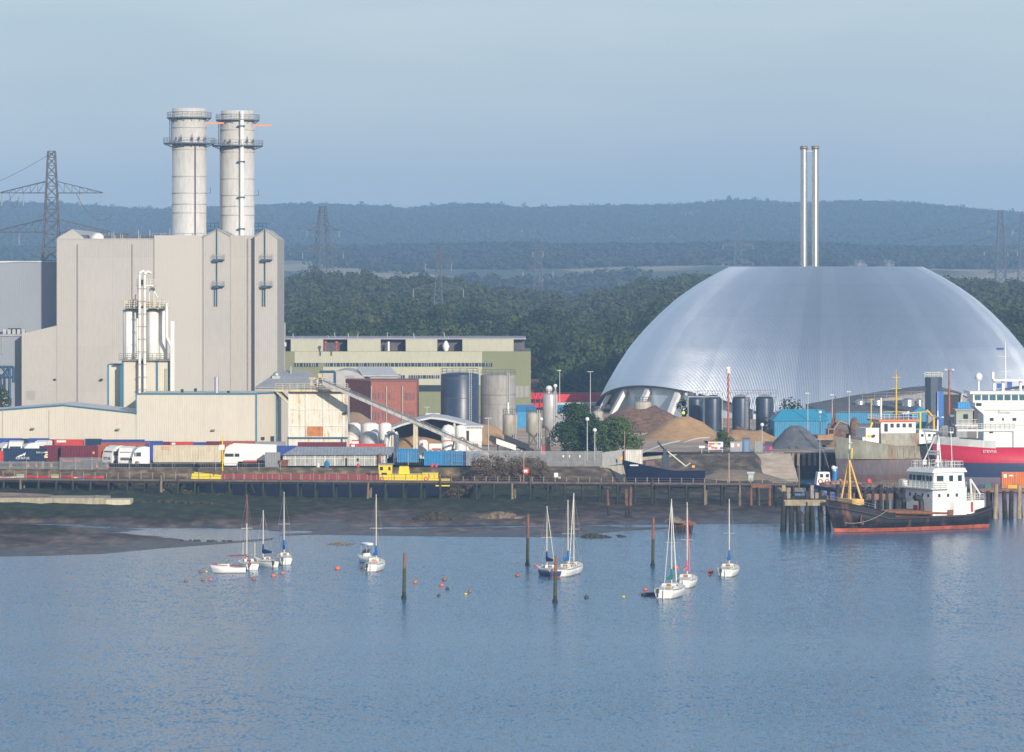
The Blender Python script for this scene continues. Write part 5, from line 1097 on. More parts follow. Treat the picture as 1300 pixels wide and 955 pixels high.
m = MB(); m.pbox(1236.5, 1254, 520, 538.8, Y_+1, 3); solo(m, 'ribbed_container', M('brown_ribs', (.11,.08,.09), .7, rib=(.4,1.0,'Z'), var=.1), 'dark brown ribbed container up on the quay deck', 'container', (X(1245,Y_),Y_+2,Z(539,Y_)))
m = MB(); Y_ = 822; m.pbox(1216, 1247, 511, 520.5, Y_, 2.5); m.box(X(1222,Y_),X(1224,Y_),Y_+.4,Y_+.8,5,Z(520,Y_)); m.box(X(1240,Y_),X(1242,Y_),Y_+.4,Y_+.8,5,Z(520,Y_)); solo(m, 'blue_tank_box', M('vivid_blue2', (.02,.25,.58), .5, var=.1, rib=(.5,.4)), 'bright blue box on posts above the pale green cabin', 'container', (X(1231,Y_),Y_,5))

# ------------------------------------------------ quay edge: sheet piles, revetment, retaining walls
SP = M('sheet_pile_rust', (.085, .055, .042), .9, var=.4, vs=1.2, grime=.3, band=((-.5,(.02,.018,.016)),(1.2,(.045,.035,.03))))
m = MB(); x = X(995,768); 
while x < 160: m.box(x, x+.62, 767.2, 767.98, -1, 4.7); m.box(x+.62, x+1.24, 767.6, 767.98, -1, 4.7); x += 1.24
m.box(X(995,768), 160, 766.9, 767.98, 4.55, 5.12)
solo(m, 'quay_wall', SP, 'rusty sheet piled quay wall along the ship basin', 'wall', (X(1060,768),767.5,0))
m = MB(); x = X(985,764)
while x < X(1052,764): m.box(x, x+.5, 766.3, 766.9, 2.6, 5.0); x += 1.05
solo(m, 'fender_posts', M('fender_wood', (.26,.19,.13), .9, var=.3, vs=2), 'row of short brown fender timbers on the quay wall left of the ships', 'fender', (X(1020,764),766,3))
m = MB(); x = X(693,712)
while x < X(760,712): m.box(x, x+.55, 708.6, 709.0, 2.6, 4.95); m.box(x+.55, x+1.1, 708.9, 709.1, 2.6, 4.95); x += 1.1
m.box(X(692,712), X(761,712), 708.3, 709.2, 4.9, 5.15); solo(m, 'retaining_wall', SP, 'dark brown sheet piled retaining wall under the palisade fence', 'wall', (X(726,712),709,2.5))
m = MB(); a, b_, c, d = (X(761,710),709), (X(795,716),716), (X(812,748),746), (X(858,764),760)
for p, q in ((a, b_), (b_, c), (c, d)): m.loft([[(p[0],p[1]-1.5,1.5),(q[0],q[1]-1.5,1.5),(q[0],q[1],5.1),(p[0],p[1],5.1)], [(p[0],p[1]+.6,1.5),(q[0],q[1]+.6,1.5),(q[0],q[1]+.6,5.1),(p[0],p[1]+.6,5.1)]])
solo(m, 'concrete_wall', M('stained_concrete', (.42,.38,.30), .9, var=.15, vs=.5, grime=.4), 'pale stained concrete wall at the corner behind the moored blue boat', 'wall', (X(790,716),714,3))
m = MB(); m.loft([[(X(858,764),752,1.2),(X(858,764),764,4.9)],[(X(1000,768),755,1.2),(X(1000,768),767.5,4.9)]], False, False, False); 
rv = M('dusty_revetment', (.55,.43,.32), .95, var=.25, vs=.35, bump=.6, bscale=1.2)
m = MB(); xs = np.linspace(X(855,764), X(1003,768), 60); rings = []
for x in xs:
    j = float(fbm(x*.3, 3, 3, 2)-.5); rings.append([(x, 745+j*3, .6), (x, 751+j*3, 2.0+j), (x, 757, 3.2+j*.4), (x, 763+j, 4.3), (x, 767.3, 5.03)])
m.loft(rings, True, False, False); struct(m, 'revetment', rv)
xs = np.linspace(X(868,740), X(1010,740), 50); m = MB(); rings = []
for x in xs:
    f_ = (x-xs[0])/(xs[-1]-xs[0]); hgt = 3.3*math.sin(PI*min(1,max(0,f_)))**1.0*(1-.35*f_); rings.append([(x, 718, .2), (x, 727, .7+hgt*.5), (x, 733, .8+hgt*.95), (x, 742, .3)])
m.loft(rings, True, False, False); struct(m, 'sand_bank', M('shore_sand', (.30,.225,.15), .95, var=.2, vs=.5))

# signs and cabins along the quay top
def board(p0, p1, yt, yb, Y_, name, label, cat, mat, legs=True):
    t = T(name, label, cat, (X((p0+p1)/2,Y_),Y_,5)); m = MB(); m.pbox(p0, p1, yt, yb, Y_, .12); part(m, 'panel', mat, t)
    if legs:
        m = MB()
        for p in (p0+1, p1-1): m.box(X(p,Y_)-.06, X(p,Y_)+.06, Y_+.13, Y_+.25, 4.95, Z(yb,Y_)+.3)
        part(m, 'post', STEEL, t)
    return t
Y_ = 770
t = board(899, 918, 561, 571, Y_, 'safety_board', 'white site safety board with coloured symbols left of the red mast', 'sign', WHITE)
for px, py, c in ((901.5, 563.5, 'symbol_red'), (905, 563.5, 'symbol_blue'), (909, 563.5, 'symbol_yellow'), (913, 563.5, 'symbol_blue'), (901.5, 566.5, 'symbol_red'), (905, 568.5, 'symbol_red'), (909, 569, 'symbol_red'), (916, 569, 'symbol_navy')):
    mt = {'symbol_red': (.6,.1,.1), 'symbol_blue': (.15,.2,.6), 'symbol_yellow': (.85,.6,.05), 'symbol_navy': (.05,.08,.35)}[c]
    m = MB(); w_ = .28 if 'yellow' not in c else .36; m.box(X(px,Y_)-w_, X(px,Y_)+w_, Y_-.03, Y_-.004, Z(py,Y_)-.18, Z(py,Y_)+(.18 if 'yellow' not in c else .35)); part(m, 'symbol', M(c, mt, .5), t)
t = board(927, 942, 561, 573, Y_, 'site_cabin', 'grey site cabin with white and orange notices right of the red mast', 'cabin', M('cabin_bluegrey', (.30,.33,.38), .6), False); m = MB(); m.pbox(927.2, 941.8, 561.2, 574, Y_+.13, 2.3); part(m, 'body', M('cabin_bluegrey'), t); m = MB(); m.pbox(928, 932, 563, 568, Y_-.03, .02); m.pbox(936, 939, 563.5, 567, Y_-.03, .02); part(m, 'notice', WHITE, t); m = MB(); m.pbox(933, 935, 563, 569, Y_-.03, .02); part(m, 'orange_notice', ORANGE, t)
t = T('toilet_cabin', 'blue portable toilet cabin beside the grey site cabin', 'toilet', (X(948,Y_),Y_,5)); m = MB(); m.pbox(943.5, 952, 557.5, 574, Y_, 1.3); part(m, 'body', M('toilet_blue', (.08,.16,.32), .5), t); m = MB(); m.pbox(943, 952.5, 556, 557.5, Y_-.05, 1.4); part(m, 'roof', M('toilet_roof', (.05,.08,.13), .5), t); m = MB(); m.pbox(945, 950.5, 559.5, 573.5, Y_-.05, .04); part(m, 'door', M('toilet_door', (.13,.25,.45), .5), t)
t = board(958, 968, 560, 574, Y_, 'grey_gate', 'grey slatted gate panel between blue toilet and purple board', 'gate', M('gate_slats', (.33,.35,.36), .6, rib=(.25,1.)))
t = board(971, 980.5, 560.5, 573, Y_, 'purple_board', 'dark purple and magenta board with a red spot', 'sign', M('purple', (.12,.035,.14), .5)); m = MB(); m.pbox(971.2, 980.3, 560.7, 565.5, Y_-.02, .015); part(m, 'dark_header', M('header_navy', (.03,.03,.07), .5), t); m = MB(); m.lathe([(0,0),(.3,0)],0,0,14); m.v = [(x+X(978.5,Y_), Y_-.04, y+Z(569.5,Y_)) for x, y, z in m.v]; part(m, 'red_spot', M('spot_red', (.8,.03,.05), .5), t)
t = board(887.5, 895, 566, 569, Y_-4, 'small_sign', 'small white sign on a thin leg on the quay edge', 'sign', WHITE, False); m = MB(); m.box(X(891,Y_-4)-.06,X(891,Y_-4)+.06,Y_-3.85,Y_-3.75,4.8,Z(568,Y_)); part(m, 'post', STEEL, t)
Y_ = 722
t = T('white_container', 'upright white ribbed tank box above the bow of the blue boat', 'container', (X(804,Y_),Y_,5)); m = MB(); m.pbox(794, 815.5, 571.5, 592, Y_, 3); part(m, 'body', M('white_ribs', (.68,.66,.60), .6, rib=(.35,.8), grime=.25), t)
m = MB()
for k in range(8): px = 794.5+k*2.9; m.box(X(px,Y_)-.05,X(px,Y_)+.05,Y_-.08,Y_-.005,Z(591,Y_),Z(572,Y_))
part(m, 'rib', WHITE_R, t)
t = T('orange_lifebuoy_box', 'small orange lifebuoy box near the white ribbed container', 'lifebuoy', (X(788.5,718),718,5)); m = MB(); m.bx(X(788.5,718),718,Z(582,718),.55,.3,.6); part(m, 'box', M('amber', (.85,.38,.04), .5), t); m = MB(); m.box(X(788.5,718)-.05,X(788.5,718)+.05,718,718.1,5,Z(583,718)); part(m, 'post', STEEL, t)
# water jets laying the dust
wj = M('water_spray', (.75,.78,.8), .3, var=0, alpha=.55)
for a, b_, c, d, Ya, Yb, lb in ((812, 577, 863, 560, 752, 775, 'left white jet of water spraying over the quay'), (868, 562, 903, 556, 775, 785, 'right white jet of water reaching the bush')):
    m = MB(); rings = []; 
    for k in range(13):
        f_ = k/12; px = a+(c-a)*f_; py = b_+(d-b_)*f_-2.2*math.sin(PI*f_); yy = Ya+(Yb-Ya)*f_; r = .05+.22*f_*(1-.4*f_); rings.append([(X(px,yy), yy+math.cos(q)*r, Z(py,yy)+math.sin(q)*r) for q in [2*PI*j/6 for j in range(6)]])
    m.loft(rings, True); solo(m, 'water_jet', wj, lb, 'water jet', (X(a,Ya),Ya,5))

# excavator and screener near the blue container
EXC = M('excavator_orange', (.50,.24,.07), .6, var=.2, grime=.2)
def excavator(loc, rz, label, col, s=1.0):
    t = T('excavator', label, 'excavator', loc, rz)
    for y in (-1.1, 1.1):
        m = MB(); m.loft([[(x*s, (y-.3)*s, z*s), (x*s, (y+.3)*s, z*s)] for x, z in ((-1.7,.1),(1.7,.1),(2.0,.45),(1.7,.85),(-1.7,.85),(-2.0,.45),(-1.7,.1))], False, False, False)
        m.prism_y([(x*s,z*s) for x, z in ((-1.7,.1),(1.7,.1),(2.0,.45),(1.7,.85),(-1.7,.85),(-2.0,.45))], (y-.3)*s, (y+.3)*s); part(m, 'track', M('track_dark', (.05,.045,.04), .9), t)
    m = MB(); m.box(-1.9*s, 1.2*s, -1.2*s, 1.2*s, .95*s, 1.9*s); part(m, 'body', col, t); m = MB(); m.box(.1*s, 1.3*s, -1.2*s, -.2*s, 1.9*s, 2.95*s); c = part(m, 'cab', col, t); m = MB(); m.box(.25*s,1.15*s,-1.24*s,-1.21*s,2.05*s,2.8*s); m.box(1.31*s,1.34*s,-1.1*s,-.3*s,2.05*s,2.8*s); part(m, 'window', GLASS, c)
    m = MB(); m.tube((1.1*s,.3*s,1.5*s),(2.9*s,.3*s,4.2*s),.25*s,.22*s,4); m.tube((2.9*s,.3*s,4.2*s),(4.6*s,.3*s,3.6*s),.22*s,.2*s,4); part(m, 'boom', col, t); m = MB(); m.tube((4.6*s,.3*s,3.6*s),(5.0*s,.3*s,1.9*s),.17*s,.14*s,4); m.bx(4.8*s,.3*s,1.6*s,.8*s,.9*s,.7*s); part(m, 'bucket_arm', M('track_dark'), t)
    return t
excavator((X(607,742),742,5), R(175), 'orange digger by the left end of the black screener', EXC, .95)
excavator((X(1047,803),803,5), R(20), 'tan digger with raised arm behind the grey rusty ship', M('excavator_tan', (.33,.20,.11), .7, var=.2), 1.15)
t = T('crane_grab', 'tall rusty crawler crane with an upright jib left of the scrap pile', 'crane', (X(1060,806),806,5)); m = MB(); m.box(X(1055,806),X(1063,806),805,808,5.2,8.2); part(m, 'body', RUSTM, t); m = MB(); m.tube((X(1056,806),806,8),(X(1059,806),806,Z(524,806)),.3,.2,5); m.tube((X(1061,806),806,8),(X(1060,806),806,Z(524,806)),.3,.2,5)
for k in range(8): zk = 8+k*.9; m.tube((X(1056,806)+.1*k,806,zk),(X(1061,806),806,zk+.5),.08,.08,4)
part(m, 'jib', RUSTM, t)
heap('scrap_pile', 'tall tangled brown scrap pile beside the crane behind the rusty ship', [1076, 1080, 1084, 1088, 1092, 1096], [570, 538, 534, 535, 541, 572], 805, 3.5, M('scrap_brown', (.20,.12,.075), .9, var=.6, vs=2.5, bump=1, bscale=4), seed=15, amp=1.6)
Y_ = 738
t = T('screener', 'black mobile screener with a sloping conveyor and white side panels', 'screening machine', (X(650,Y_),Y_,5)); BLK = M('black_steel', (.018,.02,.025), .6, var=.2)
m = MB(); bar(m, (X(622,Y_),Y_,Z(554,Y_)), (X(678,Y_),Y_,Z(572,Y_)), .8, .22); bar(m, (X(640,Y_),Y_+1.4,Z(556,Y_)), (X(672,Y_),Y_+1.4,Z(569,Y_)), .6, .55); part(m, 'belt', BLK, t)
m = MB(); bar(m, (X(630,Y_),Y_-.9,Z(560,Y_)), (X(655,Y_),Y_-.9,Z(568.5,Y_)), .06, .5); part(m, 'white_panel', WHITE, t)
m = MB(); bar(m, (X(620,Y_),Y_-.7,Z(558,Y_)), (X(665,Y_),Y_-.7,Z(575,Y_)), .1, .1)
for k in range(9): f_ = k/8; m.tube((X(620+45*f_,Y_),Y_-.7,Z(558+17*f_,Y_)), (X(625+45*f_,Y_),Y_-.7,Z(554+16*f_,Y_)), .06, .06, 4)
for px in (632, 648, 665): m.tube((X(px,Y_),Y_-.3,5),(X(px,Y_),Y_-.3,Z(565,Y_)),.12,.12,5)
part(m, 'truss', BLK, t); m = MB(); m.pbox(655, 668, 568, 577, Y_, 1.5); part(m, 'engine_box', M('pale_machine', (.45,.47,.46), .6, grime=.3), t)
t = T('red_machine', 'small red machine with a black top below the slim grey silo', 'machine', (X(693,750),750,5)); m = MB(); m.pbox(688, 699, 566, 577, 750, 2); part(m, 'body', M('red_paint'), t); m = MB(); m.pbox(693, 698, 556, 577, 749.8, 1); part(m, 'black_chute', BLK, t)
# trees and bushes near by
make_tree('round_tree', 'dark green bushy tree left of its lighter neighbour before the dome', 9.8, 10.5, 200, .24, YARD1, 71, 44, low=.05, loc=(X(733,758),758,5))
make_tree('round_tree', 'lighter green bushy tree at the left foot of the tan heap', 7.4, 9.4, 200, .22, YARD2, 72, 36, low=.03, loc=(X(783,748),748,5))
make_tree('bush', 'dark green bush behind the white safety board', 3.9, 4.6, 60, .22, YARD1, 73, 18, low=.05, loc=(X(917,782),782,5))
make_tree('thin_tree', 'thin straggly tree standing against the dome above the blue shed', 7.0, 7.5, 16, .28, LEAF_D, 74, 20, low=.3, loc=(X(1004,866),866,5)).scale = (1,1,1.05)
make_tree('bush', 'dark bush beside the left-hand dark round tanks', 6.0, 3.6, 30, .25, LEAF_D, 75, 14, low=.2, loc=(X(866,895),895,6))
make_tree('small_tree', 'green treetop at the left edge in front of the blue pipe frame', 5.5, 5.0, 60, .22, YARD1, 76, 18, low=.1, loc=(X(-1,790),790,Z(523,790)-.5))
make_tree('round_tree', 'light green tree in front of the wood, left of the dome', 11.5, 12, 90, .36, YARD2, 77, 30, low=.1, loc=(X(752,1076),1076,5))
make_tree('round_tree', 'broad mid green tree beyond the red lorries beside the olive building', 11.0, 13, 90, .36, YARD1, 78, 30, low=.1, loc=(X(712,1078),1078,5))
def scrub(name, label, p0, p1, yt, yb, Y_, n_, h, mat, seed, per=26, size=.14, cat='scrub'):
    r = np.random.default_rng(seed); c = np.stack([r.uniform(X(p0,Y_), X(p1,Y_), n_), r.uniform(Y_-2.5, Y_+3, n_), np.zeros(n_)], -1)
    zb = np.array([float(mud_h(np.array([a]), np.array([b_]))[0]) if b_ < 709 else 5.0 for a, b_, _ in c]); hump = .45+.55*fbm(c[:,0]*.35, c[:,1]*.2, 3, seed)
    c[:,2] = zb+r.uniform(.1, 1, n_)*h*hump; V, Q = leaves(c, np.full(n_, .55), per, size, r); o = bpy.data.objects.new(name, np_mesh(name, V, Q, mat)); COL.objects.link(o); o['kind'] = 'stuff'; return o
scrub('scrub', '', 592, 694, 575, 600, 700, 420, 3.6, SCRUB, 1); scrub('scrub', '', 362, 600, 590, 600, 701, 700, 1.7, SCRUB, 2); scrub('scrub', '', -20, 245, 590, 604, 696, 500, .9, SCRUB, 3); scrub('weeds', '', 120, 300, 590, 604, 694, 300, .8, LEAF_Y, 4, 20, .12)
scrub('weeds', '', 380, 560, 590, 600, 698, 120, 1.0, LEAF_Y, 5, 20, .12)
# ------------------------------------------------ lorries and containers
def cont_mat(key, col): return M(key, col, .5, var=.08, vs=.8, grime=.2, rib=(.28, .9))
CN = {'navy': cont_mat('container_navy', (.012,.04,.10)), 'maroon': cont_mat('container_maroon', (.16,.022,.045)), 'red': cont_mat('container_red', (.62,.06,.05)), 'blue': cont_mat('container_blue', (.035,.08,.33)),
      'rust': cont_mat('container_rust', (.40,.11,.06)), 'cream': cont_mat('container_cream', (.68,.61,.46)), 'sky': cont_mat('container_skyblue', (.02,.24,.52)), 'grey': cont_mat('container_grey', (.30,.31,.33)), 'white': cont_mat('container_white', (.72,.72,.70)), 'orange': cont_mat('container_orange', (.72,.22,.07))}
CHAS = M('chassis_dark', (.035,.035,.04), .8); TYRE = M('tyre')
def container(name, label, p0, p1, yt, yb, Y_, c, grp=None, d=2.44, zb=None, trailer=False, cat='container', edge_=None):
    x0, x1 = X(p0,Y_), X(p1,Y_); z0_, z1_ = (Z(yb,Y_) if zb is None else zb), Z(yt,Y_)
    t = T(name, label, cat, ((x0+x1)/2, Y_, 5 if trailer else z0_), None, grp); m = MB(); m.box(x0+.06, x1-.06, Y_+.04, Y_+d, z0_+.08, z1_-.08); part(m, 'body', CN[c], t)
    m = MB()
    for x in (x0+.06, x1-.06): m.box(x-.08, x+.08, Y_-.03, Y_+.09, z0_, z1_)
    m.box(x0, x1, Y_-.02, Y_+.08, z1_-.14, z1_+.02); m.box(x0, x1, Y_-.02, Y_+.08, z0_, z0_+.16); part(m, 'frame', M(CN[c].name+'_frame', tuple(v*.8 for v in {'navy':(.012,.04,.10),'maroon':(.16,.022,.045),'red':(.62,.06,.05),'blue':(.035,.08,.33),'rust':(.40,.11,.06),'cream':(.68,.61,.46),'sky':(.02,.24,.52),'grey':(.3,.31,.33),'white':(.72,.72,.70),'orange':(.72,.22,.07)}[c]), .5), t)
    m = MB(); x = x0+.3                                       # corrugation ribs standing proud
    while x < x1-.2: m.box(x, x+.09, Y_+.0, Y_+.045, z0_+.17, z1_-.15); x += .28
    part(m, 'ribs', CN[c], t)
    if trailer:
        m = MB(); m.box(x0+.2, x1-.1, Y_+.3, Y_+2.2, z0_-.35, z0_-.02); part(m, 'chassis', CHAS, t)
        for f_ in (.70, .79, .88):
            m = MB(); m.tube((x0+(x1-x0)*f_, Y_+.05, 5.5), (x0+(x1-x0)*f_, Y_+2.4, 5.5), .5, .5, 14); part(m, 'wheel', TYRE, t)
        m = MB(); m.box(x0+(x1-x0)*.3, x0+(x1-x0)*.33, Y_+.4, Y_+.6, 5, z0_-.1); part(m, 'landing_leg', CHAS, t)
    return t
t = container('container_trailer', 'dark navy container on a trailer with a white mountain logo', 4.5, 57, 569.5, 586.5, 713, 'navy', None, trailer=True)
TW = M('lettering_white', (.8,.8,.8), .5); Y_ = 713
text('REMATUS', 'lettering', .56, TW, t, (X(20,Y_)-t.location.x, -.04, Z(583.2,Y_)-5), (PI/2,0,0)); text('REM U 402', 'lettering', .4, TW, t, (X(46,Y_)-t.location.x, -.04, Z(575.5,Y_)-5), (PI/2,0,0))
m = MB(); pts = [(21,580.5),(25,578),(27.5,577.5),(29,576.5),(33,574.5),(31.5,578.5),(30,579.7),(31,577.3),(28,578.8),(26.5,580.5),(27,578.8),(23.5,580.6)]
m.prism_y([(X(a,Y_),Z(c,Y_)) for a, c in pts], Y_-.05, Y_-.035); part(m, 'logo', TW, t)
m = MB(); m.pbox(56, 58.5, 578, 581.5, Y_-.07, .02); part(m, 'yellow_label', M('amber'), t); m = MB()
for k in range(3): m.pbox(57.5+0*k, 60.5, 573.5+k*3, 575.3+k*3, Y_-.075, .02)
part(m, 'white_label', WHITE, t)
t = container('container_trailer', 'left-hand of the two maroon containers, its end just behind the navy one', 56, 77.5, 565.5, 585.5, 716.5, 'maroon', 'maroon containers on trailers', trailer=True)
t = container('container_trailer', 'long maroon container on a trailer with a small yellow mark', 77.5, 123.5, 566, 582, 715, 'maroon', 'maroon containers on trailers', trailer=True); m = MB(); m.pbox(117.6, 120, 573.5, 576.5, 715-.07, .02); part(m, 'yellow_mark', M('amber'), t)
container('container_trailer', 'short rust red container end right of the long maroon one', 124, 136.5, 565, 584, 718, 'rust', trailer=True)
container('red_container', 'red container stub at the left picture edge beside the navy one', -14, 4, 572.5, 586.5, 713, 'red', trailer=True)
t = container('container_trailer', 'cream ribbed container on a trailer behind a white cab, red lettering near its front', 194.5, 280.5, 565.5, 587, 713, 'cream', trailer=True)
text('OOCL', 'lettering', .85, M('lettering_red', (.75,.13,.09), .5), t, (X(204.6,713)-t.location.x, -.04, Z(571.3,713)-5), (PI/2,0,0), wide=.62)
def cab(label, px, yt, Y_, rz, high=True, mirror=False, bonnet=False):
    """a tractor unit, nose towards local -X"""
    h = Z(yt,Y_)-5; t = T('lorry_cab', label, 'lorry', (X(px,Y_),Y_,5), rz, 'white lorry cabs')
    m = MB(); pr = [(-2.1,.45),(1.0,.45),(1.0,h-.1),(.1,h),(-1.1,h-.25),(-1.75,h-.9),(-2.0,1.9),(-2.15,1.5)]; m.prism_y(pr, -1.22, 1.22); part(m, 'body', WHITE, t)
    m = MB(); m.add([(-1.79,-1.0,h-.97),(-1.79,1.0,h-.97),(-2.02,1.0,h-1.78),(-2.02,-1.0,h-1.78)], [(0,1,2,3)]); m.add([(-1.78,-1.0,h-.97),(-1.78,1.0,h-.97),(-2.0,1.0,h-1.78),(-2.0,-1.0,h-1.78)], [(3,2,1,0)]); part(m, 'windscreen', GLASS, t)
    for s in (-1, 1):
        m = MB(); m.box(-1.45, -.55, s*1.225-.012, s*1.225+.012, h-1.75, h-1.0); part(m, 'side_window', GLASS, t)
        m = MB(); m.box(-1.75, -1.6, s*1.42-.08, s*1.42+.08, h-1.7, h-1.0); part(m, 'mirror', CHAS, t)
        for x in (-1.25, 2.6):
            m = MB(); m.tube((x,s*1.22,.5),(x,s*.85,.5),.5,.5,14); part(m, 'wheel', TYRE, t)
        m = MB(); m.box(-2.2,-2.1,s*.85-.2,s*.85+.2,.6,.8); part(m, 'headlight', M('headlight', (.6,.6,.58), .2), t)
    m = MB(); m.box(-2.18,-2.1,-.8,.8,1.0,1.5); m.box(-2.2,-2.12,-1.1,1.1,.4,.52); part(m, 'grille', M('grille_dark', (.10,.10,.11), .6), t); m = MB(); m.box(.9, 3.6, -.5, .5, .55, .95); part(m, 'chassis', CHAS, t)
    return t
cab('leftmost of the three white cabs in the middle, right after the red container', 146.5, 565.5, 718, R(50)); cab('white cab facing the water with a big dark windscreen', 162, 566.5, 716, R(82))
t = cab('white tractor unit hitched to the cream ribbed container', 181, 566.8, 713.8, R(18))
for px, yt, Y_, a, lb in ((21, 559.5, 728, 90, 'white cab peeping over the left end of the navy container'), (41, 562, 727, 20, 'low white cab roof over the middle of the navy container'), (55.5, 559, 729, 70, 'white cab between navy and maroon containers'), (9, 561.5, 729, 40, 'grey white cab at the far left behind the navy container')): cab(lb, px, yt, Y_, R(a))
# white articulated lorry with its cab
Y_ = 714
t = T('articulated_lorry', 'bright white articulated lorry with a round topped cab right of the yellow mast', 'lorry', (X(315,Y_),Y_,5)); m = MB(); m.prism_y([(X(293,Y_),Z(565,Y_)),(X(296,Y_),Z(563.4,Y_)),(X(350.5,Y_),Z(565,Y_)),(X(350.5,Y_),Z(586,Y_)),(X(293,Y_),Z(586,Y_))][::-1], Y_+.3, Y_+2.8); part(m, 'trailer_box', M('bright_white', (.84,.82,.77), .35, var=.02), t)
m = MB(); m.prism_y([(X(285,Y_),Z(591,Y_)),(X(300,Y_),Z(591,Y_)),(X(304,Y_),Z(584,Y_)),(X(304,Y_),Z(566,Y_)),(X(292,Y_),Z(564.5,Y_)),(X(287,Y_),Z(568,Y_)),(X(284.5,Y_),Z(577,Y_)),(X(284,Y_),Z(588,Y_))], Y_-.4, Y_+2.1); c = part(m, 'cab', WHITE, t)
m = MB(); m.pbox(285.2, 296.5, 576, 580, Y_-.43, .02); m.pbox(298, 304.0, 576, 580, Y_-.43, .02); part(m, 'window', GLASS, c); m = MB(); m.pbox(309, 335, 584.5, 587, Y_+.24, .05); part(m, 'red_skirt', M('red_paint'), t)
for px in (292, 311, 332, 338, 344):
    m = MB(); m.tube((X(px,Y_),Y_-.38 if px < 300 else Y_+.25,5.5),(X(px,Y_),Y_+2.3,5.5),.5,.5,14); part(m, 'wheel', TYRE, t)
# second and third rows glimpsed above
rows = [(-14, 27, 556.5, 568, 'blue', 'blue container at the far left behind the lorry cabs'), (27, 36, 557, 568, 'navy', 'narrow navy container behind the leftmost cabs'), (36.5, 61, 556.5, 568, 'blue', 'blue container behind the middle of the navy one'), (61.5, 69, 558, 566, 'maroon', 'maroon stub between blue and red containers'),
        (69.5, 106, 558, 566.5, 'red', 'bright red container with white patch over the long maroon one'), (108, 128, 557.2, 562.5, 'navy', 'dark blue container top right of the red one'), (128, 183, 558.2, 563, 'blue', 'long blue container top above the white cabs'), (128, 190, 562, 574, 'rust', 'long rust container behind the white cabs'),
        (184, 206, 560, 566, 'blue', 'short blue container top over the white tractor unit'), (207, 216, 561, 566, 'maroon', 'short maroon container end over the cream container'), (216, 245, 561, 566, 'red', 'bright red container over the cream one with a white label'), (245.5, 262, 561.5, 566, 'blue', 'blue container over the right half of the cream one'),
        (262, 279, 560.5, 566, 'maroon', 'maroon container top just left of the yellow mast'), (279, 324, 560, 568, 'rust', 'orange-red container top over the white articulated lorry'), (324, 362, 560.8, 566, 'grey', 'grey blue container top at the right end of the cream warehouse'), (378, 440, 561.5, 567, 'maroon', 'dull red container below the rusty hopper'), (443.5, 490, 563.5, 568, 'red', 'bright red container below the white tanks')]
for a, b_, c, d, col, lb in rows:
    Y_ = 730 if d > 570 or col != 'rust' else 733
    t = container('stacked_container', lb, a, b_, c, d, Y_ if not (a == 128 and col == 'blue') else 734, col, 'containers behind the lorry row', zb=5.02 if col != 'x' else None)
    if a in (69.5, 216, 443.5):
        m = MB(); p = {69.5: 72, 216: 218, 443.5: 446}[a]; m.pbox(p, p+(12 if a == 69.5 else 4.5), c+1.2, c+3.8, Y_-.07, .02); part(m, 'white_patch', WHITE, t)
container('blue_box_trailer', 'plain deep blue box container left of the metal shed', 350.8, 377, 566, 590, 719, 'blue', zb=5.9, trailer=True)
container('blue_container', 'long sky blue ribbed container on the yard edge', 538.5, 609, 573, 590.5, 716, 'sky', zb=5.0)
container('blue_container', 'smaller sky blue container left of the long one', 504, 531, 570, 583, 728, 'sky', zb=5.0)
container('pale_box', 'pale grey upright box beside the metal shed', 336.5, 355.5, 574.5, 596, 710.5, 'grey', zb=5.0)
t = T('rust_skip', 'small rust red skip before the left end of the metal shed', 'skip', (X(360,710),710,5)); m = MB(); m.loft([[(X(356,710),710,5.1),(X(364,710),710,5.1),(X(364,710),711.5,5.1),(X(356,710),711.5,5.1)],[(X(354.5,710),709.7,6.2),(X(366,710),709.7,6.2),(X(366,710),711.8,6.2),(X(354.5,710),711.8,6.2)]]); part(m, 'body', RUSTM, t)
# metal shed
Y_ = 714.5
t = T('metal_shed', 'long low grey metal shed with a hipped light sheet roof and translucent wall', 'shed', (X(427,Y_),Y_,5)); m = MB(); m.box(X(359,Y_), X(490,Y_), Y_, Y_+7, 4.95, Z(577.5,Y_)); part(m, 'wall', M('corrugated_pale', (.46,.48,.45), .6, var=.22, vs=.9, grime=.3, rib=(.3,1.0), streak=((.25,.18,.12), 1.4, .5, .58)), t)
m = MB(); m.loft([[(X(358,Y_),Y_-.5,Z(578,Y_)),(X(497,Y_),Y_-.5,Z(577.5,Y_)),(X(497,Y_),Y_+7.4,Z(578,Y_)),(X(358,Y_),Y_+7.4,Z(578,Y_))],[(X(375,Y_),Y_+2.8,Z(568.5,Y_)),(X(500,Y_),Y_+2.8,Z(568.5,Y_)),(X(500,Y_),Y_+4,Z(568.5,Y_)),(X(375,Y_),Y_+4,Z(568.5,Y_))]]); part(m, 'roof', M('sheet_roof_grey', (.36,.39,.41), .5, .3, var=.15, vs=.8, rib=(.6,.6), grime=.2), t)
m = MB()
for k in range(11): px = 362+k*12.6; m.box(X(px,Y_)-.07, X(px,Y_)+.07, Y_-.1, Y_-.005, 5, Z(578,Y_))
m.box(X(359,Y_),X(490,Y_),Y_-.09,Y_-.01,Z(582.6,Y_),Z(582,Y_)); part(m, 'frame_rib', WHITE_R, t)
m = MB(); m.pbox(438, 441, 582, 593, Y_-.12, .1); m.pbox(453, 455.5, 582, 586, Y_-.12, .1); part(m, 'opening', DARK, t); m = MB(); m.pbox(480.5, 483.5, 576, 590, Y_-.9, .3); part(m, 'post', RUSTM, t)
